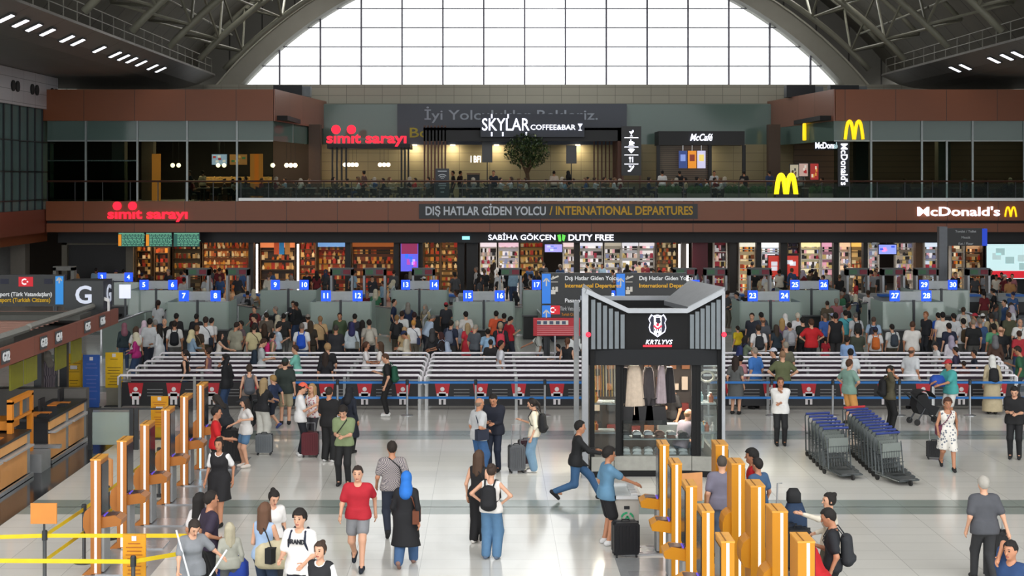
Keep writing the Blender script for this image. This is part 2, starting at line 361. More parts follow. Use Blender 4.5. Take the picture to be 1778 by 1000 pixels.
# ------------------------------------------------ left office block
struct(MB().b2((-40, 62, 3.75), (-24.05, 82, 5.0)).build('trim_7', grid_mat('woodL', '7a4030', '45251b', 0, 4, .38, .03, 'XY', vary=.05, grain=(1.2, 1, 14))))
struct(MB().b2((-40, 62, 3.2), (-24.6, 82, 3.75)).build('trim_8', m_wood))
struct(MB().b2((-40, 62, 10.42), (-24.0, 82, 12.24)).build('wall_office', grid_mat('officewhite', 'd4d2d6', '8c8a8e', 0, 0, .4, .02, 'YZ', vary=.02) if 0 else grid_mat('officewhite', 'd6d3d8', '8a888e', 1.9, .62, .4, .025, 'YZ', vary=.02)))
t = thing('glass_facade', 'tall teal curtain wall of the office block at the left edge', 'glass wall')
MB().b2((-24.3, 62, 5.0), (-24.24, 82, 10.42)).build('glass_pane', glass_mat('office_glass', '86a6a4', .12, .03, .42), t)
fm = MB()
for k in range(16): fm.b2((-24.25, 61.94 + 1.27 * k, 5.0), (-24.15, 62.0 + 1.27 * k, 10.42))
for z in (5.5, 7.0, 8.6): fm.b2((-24.25, 62, z), (-24.16, 82, z + .06))
fm.build('mullion', m_dkmet, t)
struct(MB().b2((-40, 62, 5), (-29, 82, 10.4)).build('wall_office_inner', M('3c4a4b', .7)))
for y in (74.2, 74.9, 77.3, 78.1, 80.8, 81.5):
    b = MB(); b.tube([(-23.93, y, 11.35), (-24.1, y, 11.35)], .28, 20); tag(b.build('round_vent', M('17181a', .6)), 'round dark vent in the white band of the office block', 'vent', 'paired round vents in the white office wall')
for k, y in enumerate((68, 80)): struct(MB().b2((-26, y, 0), (-25.2, y + .8, 3.3)).build('column_%d' % (k + 1) if 0 else 'trim_%d' % (9 + k), M('77736b', .6)))
struct(MB().b2((-40, 82.2, 0), (-26, 82.5, 3.3)).build('wall_lower_left', M('8d8e8c', .6)))
# dark doorway at left under the deck
struct(MB().b2((-23.9, 83, 0), (-20.2, 83.3, 3.1)).build('door_1', M('121316', .5)))
b = MB(); b.b2((-24, 82.7, 0), (-23.7, 83, 3.1)); b.b2((-20.4, 82.7, 0), (-20.0, 83, 3.1)); b.b2((-24, 82.7, 2.95), (-20, 83, 3.15)); struct(b.build('trim_13', M('6e6a5e', .5)))
# ================================================================ UPPER DECK SIGNS AND CAFES
m_red = M('ff2038', .5, 0, 1.6); m_wl = M('eef0ff', .5, 0, 2.2); m_yel = M('ffd21a', .5, 0, 1.2); m_yp = M('d8a91d', .5); m_lg = M('c4cad2', .5, 0, .12)
m_board = M('1d2024', .4)
t = thing('departures_sign', 'long dark sign board with grey and yellow lettering on the brown deck fascia', 'sign', (3.72, 79.7, 4.9))
MB().box((0, 0, 0), (15.05, .08, .8)).build('panel', m_board, t)
text('lettering', 'DIŞ HATLAR GİDEN YOLCU', (-3.93, -.06, .0), .46, m_lg, t, width=6.5, bold=.035)
text('lettering', '/ INTERNATIONAL DEPARTURES', (3.4, -.06, .02), .46, m_yp, t, width=7.75, bold=.035)
def simit(px0, px1, yb, yt, Y, lab):
    a = P(px0, (yb + yt) / 2, Y); b_ = P(px1, (yb + yt) / 2, Y); s = F / Y; w = b_.x - a.x
    t = thing('shop_name_sign', lab, 'sign', ((a.x + b_.x) / 2, Y, a.z)); h = (yb - yt) / s
    text('lettering', 'sımıt', (-w * .29, 0, -h * .15), h * .5, m_red, t, width=w * .43, bold=.035, depth=.08)
    text('lettering', 'sarayı', (w * .245, 0, -h * .15), h * .5, m_red, t, width=w * .51, bold=.035, depth=.08)
    for f in (.118, .31): b = MB(); b.tube([(-w / 2 + w * f, .04, h * .28), (-w / 2 + w * f, -.04, h * .28)], h * .22, 20); b.build('dot', m_red, t)
simit(187, 326, 384, 350, 79.71, 'glowing red shop name on the brown deck fascia at left')
simit(567, 706, 253, 217, 87.95, 'glowing red shop name above the black terrace pavilion')
t = thing('shop_name_sign', 'glowing white fast-food name on the brown deck fascia at right', 'sign', tuple(P(1664, 368, 79.71)))
text('lettering', "McDonald's", (0, 0, 0), .5, m_wl, t, width=4.45, bold=.015, depth=.08)
def arches(w, h, r, mat, loc, lab, parent=None, rz=0, name='arches_sign', cat='sign'):
    b = MB()
    for sx in (-1, 1):
        pts = []
        for i in range(15):
            u = -1 + 2 * i / 14; pts.append((sx * w / 4 + u * w / 4.3, 0, h * (1 - abs(u) ** 2.4) - h / 2))
        b.tube(pts, r, 8, el=1.)
    o = b.build(name, mat, parent, loc, rz, smooth=True)
    if lab: tag(o, lab, cat)
    return o
arches(.62, .52, .05, m_yel, tuple(P(1755, 368, 79.7)), 'small yellow double-arch logo right of the white fast-food name')
arches(1.0, 1.0, .09, m_yel, tuple(P(1483, 226, 79.93)), 'yellow double-arch logo on the teal glass strip of the right restaurant')
arches(1.3, .95, .09, m_yel, (18.15, 85, 9.35), 'yellow double-arch logo on the angled glass of the right restaurant', rz=math.radians(80))
t = thing('arches_lantern', 'large glowing yellow double-arch on a dark base standing at the deck railing', 'sign', tuple(P(1365, 340, 79.85)))
arches(1.1, 1.05, .13, M('ffe21a', .5, 0, 1.6), (0, 0, .6), None, t, name='arches'); MB().box((0, 0, 0), (1.2, .3, .18)).build('base', m_dark, t)
t = thing('vertical_sign', 'white vertical fast-food lettering beside the right restaurant corner', 'sign', tuple(P(1465, 285, 79.78)))
MB().box((0, .05, 0), (.62, .06, 2.4)).build('panel', M('23262b', .5), t)
o = text('lettering', "McDonald's", (0, -.03, 0), .36, m_wl, t, width=2.25, bold=.02); o.rotation_euler = (math.pi / 2, math.pi / 2, 0)
t = thing('hanging_sign', 'small white lettering hung inside the right restaurant window', 'sign', tuple(P(1437, 253, 84))); MB().b2((-.03, .02, .2), (.03, .05, 9.85 - t.location.z)).build('hanger', m_dkmet, t); MB().b2((-.75, .02, -.25), (.75, .05, .25)).build('panel', M('23262b', .5), t)
text('lettering', 'McDonald', (0, 0, 0), .36, m_wl, t, width=1.4, bold=.03)
# small dark cafe kiosk with shutter
t = thing('cafe_kiosk', 'small dark cafe front with brown roller shutter and white script name', 'kiosk', (0, 0, 0))
Yk = 89.
a = P(1143, 228, Yk); c = P(1292, 252, Yk)
MB().b2((a.x, Yk - .2, c.z), (c.x, Yk + 2, a.z)).build('header', m_dark, t)
for px in (1143, 1233, 1292): x = P(px, 0, Yk).x; MB().b2((x - .1, Yk, 5.4), (x + .1, Yk + .2, c.z)).build('post', m_dark, t)
MB().b2((a.x, Yk + .3, 5.4), (P(1233, 0, Yk).x, Yk + .4, c.z)).build('shutter', grid_mat('shutter', '6d604f', '4a4034', 0, .12, .5, .03, 'XZ'), t)
text('lettering', 'McCafé', tuple(P(1217, 239, Yk - .3)), .42, m_wl, t, width=1.36, bold=.02, shear=.3)
for k, (hx, nm) in enumerate((('2b3f7a', 'dark blue'), ('e08a1e', 'orange'), ('c9c6e8', 'pale lilac'))):
    x = P(1186 + 16 * k, 0, Yk - .3).x; q = thing('menu_screen', nm + ' lit menu screen under the small cafe name', 'screen', (x, Yk - .25, P(0, 277, Yk).z))
    MB().box((0, 0, 0), (.5, .05, 1.05)).build('display', M(hx, .4, 0, .8), q); MB().box((0, -.03, .1), (.3, .02, .4)).build('picture', M(['7f95d8', '7a2a12', 'e8d070'][k], .4, 0, .8), q)
    MB().b2((-.02, .0, .5), (.02, .03, .85)).build('hanger', m_met, q)
# SKYLAR pavilion
t = thing('cafe_pavilion', 'open dark pavilion with wooden slat walls and white cafe name on its beam', 'pavilion', (0, 0, 0)); Yp = 86.
A = lambda px, py: P(px, py, Yp)
MB().b2((A(735, 0).x, Yp, A(0, 245).z), (A(1113, 0).x, Yp + .4, A(0, 222).z)).build('beam', m_dark, t)
MB().b2((A(735, 0).x, Yp, A(0, 226).z), (A(1113, 0).x, Yp + 5, A(0, 221).z)).build('roof_frame', M('2b3038', .5), t)
ws = M('5b3523', .5, 0, 0, .2)
for i, px in enumerate((737, 743, 749, 755, 761, 767, 773)): x = A(px, 0).x; MB().b2((x - .045, Yp, 5.4), (x + .045, Yp + .25, A(0, 218).z)).build('slat', ws, t)
for i in range(8): y = Yp + .5 * i; x = A(1076, 0).x; MB().b2((x - .12, y, 5.4), (x + .12, y + .1, A(0, 222).z)).build('slat', ws, t)
for i in range(5): x = A(1040 + 7 * i, 0).x; MB().b2((x - .04, Yp + 4, 5.4), (x + .04, Yp + 4.1, A(0, 225).z)).build('slat', ws, t)
t = thing('cafe_name_sign', 'dark blue sign box with white cafe name and tall letter strokes', 'sign', tuple(P(924.5, 218, Yp - .4)))
MB().box((0, 0, 0), (180 * 85.6 / F, .25, 1.33)).build('panel', M('1e2638', .4), t)
text('lettering', 'SKYLAR', (-1.57, -.16, .02), .72, m_wl, t, width=2.75, bold=.01)
text('lettering', 'COFFEE&BAR', (1.18, -.16, -.12), .3, m_wl, t, width=2.6, bold=.012)
b = MB()
for x, z0, z1 in ((-2.36, .42, .66), (-1.42, .42, .66), (-2.36, -.62, -.38), (-1.72, -.62, -.38), (-.36, -.62, -.38)): b.b2((x - .04, -.17, z0), (x + .04, -.14, z1))
b.prism([(2.62, .1), (2.9, .1), (2.76, -.12)], -.17, -.14); b.b2((2.745, -.17, -.28), (2.775, -.14, -.1)); b.b2((2.66, -.17, -.29), (2.86, -.14, -.26)); b.build('stroke', m_wl, t)
t = thing('icon_tower', 'tall dark panel with five white service icons beside the cafe pavilion', 'sign', tuple(P(1096, 262, Yp - .6)))
MB().box((0, 0, 0), (1.15, .15, 2.85)).build('panel', M('15181d', .4), t)
MB().b2((-.55, -.02, -2.75 / 2 - 1.5), (-.45, .08, -1.3)).build('post', ws, t); MB().b2((.45, -.02, -2.75 / 2 - 1.5), (.55, .08, -1.3)).build('post', ws, t)
ic = MB(); y0, y1 = -.1, -.075
for z in (.76, .22, -.24, -.76): ic.b2((-.4, y0, z - .02), (.4, y1, z + .02))
ic.prism([(-.14, 1.12), (.14, 1.12), (0, .95)], y0, y1); ic.b2((-.015, y0, .85), (.015, y1, .96)); ic.b2((-.08, y0, .84), (.08, y1, .87)); ic.b2((.05, y0, 1.1), (.13, y1, 1.2))
ic.b2((-.13, y0, .33), (.1, y1, .55)); ic.b2((.1, y0, .4), (.17, y1, .5)); ic.b2((-.17, y0, .3), (.17, y1, .32)); ic.b2((-.06, y0, .58), (.0, y1, .66))
ic.prism([(-.2, .08), (-.1, .14), (.1, .14), (.2, .08), (0, -.14)], y0, y1)
ic.b2((-.1, y0, -.66), (-.05, y1, -.34)); ic.b2((.05, y0, -.66), (.1, y1, -.34)); ic.b2((-.14, y0, -.46), (-.01, y1, -.36))
ic.prism([(-.2, -1.2), (-.05, -1.2), (.16, -.92), (.16, -.85), (.1, -.85), (-.1, -1.12), (-.2, -1.12)], y0, y1); ic.prism([(-.16, -.86), (.02, -.86), (-.07, -.98)], y0, y1)
ic.build('icons', m_wl, t)
t = thing('wifi_board', 'freestanding dark board with a white wireless symbol at the railing', 'sign', (P(768, 0, 81.5).x, 81.5, 5.4)); 
MB().box((0, 0, .95), (.76, .06, 1.75)).build('panel', M('232c38', .4), t); MB().box((0, .05, .05), (.8, .4, .06)).build('base', m_met, t)
w = MB()
for r in (.1, .2, .3):
    for i in range(8):
        a0 = math.radians(45 + 90 * i / 8); a1 = math.radians(45 + 90 * (i + 1) / 8); w.bar((r * math.cos(a0), -.04, 1.2 + r * math.sin(a0)), (r * math.cos(a1), -.04, 1.2 + r * math.sin(a1)), .05)
for k, (z, ww) in enumerate(((.95, .4), (.85, .44), (.72, .3), (.5, .2), (1.65, .5))): w.b2((-ww / 2, -.045, z), (ww / 2, -.035, z + .05))
w.build('symbol', M('c5ccd2', .5), t)
# black terrace pavilion left
t = thing('terrace_pavilion', 'black slatted pavilion frame under the left red shop name', 'pavilion'); Yb = 88.
B = lambda px, py: P(px, py, Yb)
MB().b2((B(568, 0).x, Yb, B(0, 258).z), (B(712, 0).x, Yb + 3, B(0, 250).z)).build('roof_frame', m_dark, t)
for px in (577, 585, 593, 601, 697, 703, 709): x = B(px, 0).x; MB().b2((x - .05, Yb, 5.4), (x + .05, Yb + .2, B(0, 256).z)).build('post', m_dark, t)
def cluster(px, py, Y, n, w, lab, col='ffe0b0', st=6):
    t = thing('pendant_lamps', lab, 'lamp', tuple(P(px, py, Y))); z = (9.85 if Y < 88 else 8.9) - t.location.z
    for i in range(n):
        x = -w / 2 + w * i / max(1, n - 1); b = MB(); b.ball((x, 0, 0), .13, 10, 6); b.build('bulb', M(col, .5, 0, st), t, smooth=True)
    b = MB()
    for i in range(n): x = -w / 2 + w * i / max(1, n - 1); b.b2((x - .008, -.008, .12), (x + .008, .008, max(.5, z)))
    b.build('cord', m_dark, t)
cluster(609, 286, 90.5, 4, .7, 'row of warm round pendant bulbs under the black pavilion, left one'); cluster(667, 286, 90.5, 3, .5, 'row of warm round pendant bulbs under the black pavilion, right one')
cluster(305, 287, 86, 2, .35, 'pair of warm pendant bulbs in the left restaurant'); cluster(384, 287, 86, 2, .35, 'pair of warm pendant bulbs near the menu screens'); cluster(475, 287, 86, 1, .1, 'single warm bulb at the left edge of the restaurant corner'); cluster(505, 287, 86, 3, .5, 'three warm bulbs behind the restaurant corner glass')
for k, px in enumerate((720, 786, 862, 1003, 1212)):
    t = thing('wall_downlight', 'small warm downlight at the top of the cafe wall', 'light', tuple(P(px, 252, 91.8)), 0, 'downlights along the cafe wall'); MB().box((0, 0, 0), (.3, .12, .06)).build('lens', M('fff0cc', .5, 0, 5), t)
    area('wall_washer', tuple(P(px, 254, 91.4)), .4, 40, (1, .85, .6), (math.radians(20), 0, 0))
for px, py, w_, h_, l in ((846, 264, 18, 36, 'left of the tree'), (992, 268, 18, 32, 'right of the tree')):
    t = thing('hanging_screen', 'dark portrait screen hung in the cafe, ' + l, 'screen', tuple(P(px, py, 88))); MB().box((0, 0, 0), (w_ * 88 / F, .08, h_ * 88 / F)).build('display', M('14181c', .3), t); MB().b2((-.03, 0, -2.4), (.03, .06, -.3)).build('post', m_dark, t)
t = thing('letter_light', 'small glowing white letters above the dark cafe counter', 'sign', tuple(P(826, 277, 89))); text('lettering', 'I BFI', (0, 0, 0), .4, M('fff0e0', .5, 0, 3), t, width=.62, bold=.02)
t = thing('cafe_counter', 'dark service counter under the glowing letters', 'counter', (P(822, 0, 88.7).x, 88.7, 5.4)); MB().box((0, 0, .75), (.75, .6, 1.5)).build('body', m_dark, t); MB().box((0, 0, 1.55), (.8, .65, .08)).build('top', ws, t)
# potted tree
t = thing('potted_tree', 'leafy green tree in the middle of the cafe terrace', 'tree', (P(915, 0, 85).x, 85, 5.4)); b = MB()
b.tube([(0, 0, .3), (.05, 0, 1.2), (-.02, 0, 1.9)], [.16, .12, .09], 8); 
for a in range(5): b.tube([(0, 0, 1.5), (.5 * math.cos(a * 1.3), .4 * math.sin(a * 1.3), 2.4)], [.07, .03], 6)
b.build('trunk', M('5b4632', .8), t); MB().lathe([(.45, 0), (.55, .5), (.5, .5), (.45, .42)], (0, 0, 0), 14).build('pot', m_dkmet, t)
b = MB(); rr = random.Random(3)
for i in range(1500):
    d = Vector((rr.gauss(0, 1), rr.gauss(0, 1), rr.gauss(0, 1))).normalized() * (rr.random() ** .4); c = Vector((d.x * 1.35, d.y * 1.2, 2.75 + d.z * 1.15 * (1 if d.z > 0 else .8)))
    u = Vector((rr.uniform(-1, 1), rr.uniform(-1, 1), rr.uniform(-1, 1))).normalized(); v = u.cross(Vector((0, .3, 1))).normalized(); s = rr.uniform(.08, .15)
    b.add([c - u * s, c - v * s * .45, c + u * s, c + v * s * .45], [(0, 1, 2, 3)], 0 if rr.random() < .75 else 1)
b.build('foliage', [M('2f4425', .6), M('6b7a45', .6)], t, fix=False)
# restaurant interiors
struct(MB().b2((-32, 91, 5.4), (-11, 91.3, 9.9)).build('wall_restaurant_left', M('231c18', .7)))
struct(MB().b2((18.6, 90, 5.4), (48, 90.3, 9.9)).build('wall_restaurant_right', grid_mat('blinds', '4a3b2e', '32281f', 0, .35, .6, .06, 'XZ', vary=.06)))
for px, Y, c in ((205, 81.5, '6b6259'), (256, 86, '6b6259'), (1497, 84, '3a3833'), (1640, 84, '6e675c'), (546, 88, '4a3a30'), (1345, 88, '4a3a30')):
    struct(MB().b2((P(px, 0, Y).x - .35, Y, 5.4), (P(px, 0, Y).x + .35, Y + .7, 9.9)).build('trim_col', M(c, .6)))
def screen(name, lab, px, py, w, h, Y, cols, st=.9):
    t = thing(name, lab, 'screen', tuple(P(px, py, Y))); w *= Y / F; h *= Y / F
    fb = MB().box((0, .03, 0), (w + .08, .06, h + .08)); (name == 'menu_screen') and fb.b2((-.03, .02, 0), (.03, .06, 9.85 - t.location.z)); (name == 'poster') and fb.b2((-.03, .02, 5.4 - t.location.z), (.03, .06, 0)); (name == 'advertising_screen') and fb.b2((-.04, .02, -t.location.z if h > 1.2 else 0), (.04, .08, 3.2 - t.location.z)); fb.build('frame', m_dark, t); MB().box((0, -.01, 0), (w, .03, h)).build('display', M(cols[0], .4, 0, st), t)
    b = MB(); rr = random.Random(px)
    for k in range(5): x = rr.uniform(-.35, .35) * w; z = rr.uniform(-.3, .3) * h; b.b2((x - w * .1, -.035, z - h * .1), (x + w * .1, -.027, z + h * .1), k % (len(cols) - 1))
    b.build('picture', [M(c, .4, 0, st) for c in cols[1:]], t); return t
screen('menu_screen', 'blue and white lit menu screen in the left restaurant, left of the pair', 381, 277, 26, 18, 86, ['9fb4d8', 'e8dede', 'b04040'])
screen('menu_screen', 'brown food picture screen in the left restaurant, right of the pair', 414, 277, 30, 18, 86, ['a8703c', 'd8a860', '3a6a40'])
screen('poster', 'white poster with a dark figure at the right restaurant corner', 1379, 297, 14, 22, 82, ['b9b09a', '6a5030', '202020'], .5)
screen('poster', 'red and white poster left of the right restaurant door', 1395, 295, 15, 22, 82, ['c8a8a0', 'b03030', 'e8e0d8'], .5)
screen('poster', 'red food poster beside the right restaurant door', 1414, 298, 14, 28, 82, ['b02a24', 'e0a040', 'f0e0d0'], .5)
t = thing('display_counter', 'long lit pastry counter inside the left restaurant', 'counter', (P(410, 0, 86).x, 86, 5.4))
MB().box((0, 0, .5), (4.2, .8, 1.)).build('body', M('4a3424', .6), t); MB().box((0, -.1, 1.2), (4.1, .6, .35)).build('lit_case', M('c88a48', .5, 0, 1.), t); MB().box((0, 0, 1.42), (4.2, .8, .06)).build('top', m_dark, t)
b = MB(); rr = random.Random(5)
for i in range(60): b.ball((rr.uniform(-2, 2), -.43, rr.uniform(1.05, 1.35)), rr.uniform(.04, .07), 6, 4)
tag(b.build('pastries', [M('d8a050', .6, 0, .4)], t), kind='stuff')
for x0, lab in ((P(268, 0, 85).x, 'near the glass'), (P(449, 0, 87).x, 'behind the pastry counter'), (P(442, 0, 84).x, 'at the restaurant corner')):
    tag(MB().b2((-.25, -.03, -.8), (.25, .03, 1.9)).build('glowing_panel', M('b8702c', .5, 0, .9, kind='e'), None, (x0, 85.5, 6.2)), 'amber glowing wall panel in the left restaurant, ' + lab, 'light panel')
area('restaurant_light', (-17, 85, 9.6), 2.5, 260, (1, .7, .42)); area('restaurant_light', (-13, 88, 9.6), 2.5, 220, (1, .7, .42)); area('restaurant_light', (24, 86, 9.6), 4, 160, (1, .75, .5)); area('restaurant_light', (31, 86, 9.6), 4, 160, (1, .75, .5))
# terrace chairs, tables, planters
def armchair():
    t = thing('terrace_chair', 'x', 'chair'); c = M('2c2721', .7, 0, 0, .3, 30); b = MB()
    b.box((0, 0, .42), (.5, .5, .08)); b.build('seat', M('8b8574', .8), t)
    b = MB(); n = 10
    for i in range(n):
        a0 = math.radians(-20 + 220 * i / n); a1 = math.radians(-20 + 220 * (i + 1) / n); z0 = .68 + .14 * math.sin(max(0, a0)); z1 = .68 + .14 * math.sin(max(0, a1))
        p = [(.3 * math.cos(a0), .28 * math.sin(a0)), (.3 * math.cos(a1), .28 * math.sin(a1))]
        b.add([(p[0][0], p[0][1], .3), (p[1][0], p[1][1], .3), (p[1][0], p[1][1], z1), (p[0][0], p[0][1], z0), (p[0][0] * .9, p[0][1] * .9, .3), (p[1][0] * .9, p[1][1] * .9, .3), (p[1][0] * .9, p[1][1] * .9, z1), (p[0][0] * .9, p[0][1] * .9, z0)], [(0, 1, 2, 3), (5, 4, 7, 6), (3, 2, 6, 7), (0, 3, 7, 4), (1, 5, 6, 2)])
    b.build('backrest', c, t)
    for sx in (-1, 1):
        for sy in (-1, 1): MB().tube([(sx * .22, sy * .22, 0), (sx * .22, sy * .22, .4)], .018, 6).build('leg', m_dkmet, t)
    return t
def cafetable():
    t = thing('cafe_table', 'x', 'table'); MB().lathe([(.36, .72), (.37, .73), (.37, .75), (.36, .76)], n=18).build('table_top', M('b9b6ab', .4), t)
    MB().tube([(0, 0, .03), (0, 0, .72)], .03, 8).build('pedestal', m_dkmet, t); MB().lathe([(.25, 0), (.24, .03), (.05, .05)], n=14).build('base', m_dkmet, t); return t
_ch = tree_of(armchair()); _tb = tree_of(cafetable()); bpy.context.view_layer.update()
DECKT = []
first = [True, True]
def place(tree, flag, loc, rz, lab, g):
    if first[flag]: first[flag] = False; o = tree[0]; o.location = loc; o.rotation_euler.z = rz; o['label'] = lab; o['group'] = g; return o
    return copy_tree(tree, None, loc, rz, lab, g)
rr = random.Random(11)
for i, px in enumerate(list(range(355, 740, 36)) + list(range(800, 1120, 32)) + list(range(1150, 1345, 39)) + [1400, 1450, 1550, 1590, 1660, 1720, 1765]):
    for row, Yt in enumerate((82.0, 84.8)):
        if row and (i % 3 == 2): continue
        x = P(px + rr.uniform(-6, 6) + row * 14, 0, Yt).x
        if row and abs(x - P(915, 0, 85).x) < 1.6: continue
        if abs(x - P(768, 0, 81.5).x) < .9 or abs(x - P(1365, 0, 80).x) < .7: continue
        place(_tb, 1, (x, Yt, 5.4), 0, 'round pale cafe table on the upper deck behind the glass balustrade', 'cafe tables on the terrace')
        seats = []
        for dx, dy, rz in ((-.72, 0, math.pi / 2), (.72, 0, -math.pi / 2)) if (i + row) % 2 else ((-.72, .1, math.pi / 2), (.72, -.1, -math.pi / 2)):
            place(_ch, 0, (x + dx, Yt + dy, 5.4), rz, 'dark woven armchair at a terrace table on the upper deck', 'armchairs on the terrace')
            seats.append((x + dx, Yt + dy, rz))
        DECKT.append(seats)
for k, px in enumerate((1163, 1213, 1278, 1322, 1425, 1474, 1523)):
    t = thing('planter', 'grey box planter with clipped green balls at the deck railing', 'planter', (P(px, 0, 80.7).x, 80.7, 5.44), 0, 'box planters along the railing')
    MB().b2((-.62, -.22, 0), (.62, .22, .42)).build('box', M('8b8674', .7), t)
    for x in (-.4, 0, .4):
        b = MB(); rq = random.Random(k)
        for i in range(150):
            d = Vector((rq.gauss(0, 1), rq.gauss(0, 1), rq.gauss(0, 1))).normalized() * .24; u = Vector((rq.uniform(-1, 1), rq.uniform(-1, 1), rq.uniform(-1, 1))).normalized() * .05; v = d.cross(u).normalized() * .04; c = d + Vector((x, 0, .6)); b.add([c - u, c - v, c + u, c + v], [(0, 1, 2, 3)])
        b.ball((x, 0, .6), .215, 10, 6); b.build('topiary_ball', M('3f6a2c', .7, 0, 0, .3, 20), t, fix=False)
# ================================================================ SHOPS UNDER THE DECK
YS = 83.; m_shelf = M('5a4632', .6); m_shelfw = M('d8d4cc', .5)
def goods_wall(h, st, pal):
    """back wall printed and stacked with small facings: rows of little coloured packs"""
    key = ('gw', h, st, tuple(pal))
    if key in _M: return _M[key]
    m, nt, b = node_mat('goods_wall'); _M[key] = m; N = nt.nodes.new; L = nt.links.new
    tc = N('ShaderNodeTexCoord'); mp = N('ShaderNodeMapping'); rk = random.Random(h + str(st)); mp.inputs['Scale'].default_value = (rk.uniform(4, 11), 0, rk.uniform(1.5, 3.2)); L(tc.outputs['Object'], mp.inputs[0])
    sn_ = N('ShaderNodeVectorMath'); sn_.operation = 'FLOOR'; L(mp.outputs[0], sn_.inputs[0]); wn_ = N('ShaderNodeTexWhiteNoise'); L(sn_.outputs[0], wn_.inputs[0])
    r = N('ShaderNodeValToRGB'); r.color_ramp.interpolation = 'CONSTANT'; cs = [h, '1a1512', pal[0], h, pal[2], '2a201a', pal[3], h, pal[1]]
    while len(r.color_ramp.elements) < len(cs): r.color_ramp.elements.new(.5)
    for i, c in enumerate(cs): r.color_ramp.elements[i].position = i / len(cs); r.color_ramp.elements[i].color = hexc(c)
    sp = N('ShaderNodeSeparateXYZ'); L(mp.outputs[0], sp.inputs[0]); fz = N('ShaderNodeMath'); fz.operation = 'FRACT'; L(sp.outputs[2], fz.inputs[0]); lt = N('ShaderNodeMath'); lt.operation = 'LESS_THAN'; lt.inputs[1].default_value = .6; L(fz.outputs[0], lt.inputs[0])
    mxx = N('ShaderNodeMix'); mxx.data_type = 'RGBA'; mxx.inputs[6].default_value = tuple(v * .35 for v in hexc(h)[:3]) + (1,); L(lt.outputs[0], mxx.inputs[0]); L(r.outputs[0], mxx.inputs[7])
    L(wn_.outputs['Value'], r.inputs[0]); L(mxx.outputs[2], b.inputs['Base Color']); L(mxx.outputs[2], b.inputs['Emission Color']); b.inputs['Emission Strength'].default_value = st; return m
def shop_unit(name, lab, px0, px1, Y, ztop, back, st, shelf, prods, rows, tilt=0, group='goods', dens=.16, kinds=('box',), top=None, z0=.15):
    x0, x1 = P(px0, 0, Y).x, P(px1, 0, Y).x; w = x1 - x0
    t = thing(name, lab, 'shelf', ((x0 + x1) / 2, Y, 0))
    MB().b2((-w / 2, .38, 0), (w / 2, .44, ztop)).build('back_panel', goods_wall(back, st, prods), t)
    for s in (-1, 1): MB().b2((s * w / 2 - .03, 0, 0), (s * w / 2 + .03, .44, ztop)).build('side_panel', shelf, t)
    for k in range(rows):
        z = z0 + (ztop - .1 - z0) * k / rows; MB().b2((-w / 2, 0, z - .025), (w / 2, .4, z + .015)).build('shelf', shelf, t)
    if top: MB().b2((-w / 2, -.03, ztop - .5), (w / 2, .02, ztop)).build('header_picture', M(top, .5, 0, .9, kind='e'), t)
    rq = random.Random(px0); H_ = (ztop - .1 - z0) / rows
    for k in range(rows):
        if z0 + H_ * k < 1.0: continue      # low shelves are hidden behind the crowd
        if top and k == rows - 1: continue
        n = max(2, int(w / dens)); 
        for i in range(n):
            if rq.random() < .12: continue
            GOODS.append(((x0 + (i + .5) * w / n, Y + .15, z0 + H_ * k + .016), min(H_ * .72, .3) * rq.uniform(.6, 1), w / n * .72, rq.choice(prods), rq.choice(kinds), '%s on the %s' % (group, lab)))
    return t
GOODS = []
WARM = ['c8862e', 'a8481c', 'd8b070', 'b83020', '7a4420', 'e8d0a0', '8a2a1a']; COOL = ['e8e4e8', 'd8a0a8', 'c8b070', '9098c0', '2a2a30', 'f0d0c0', 'b03048']
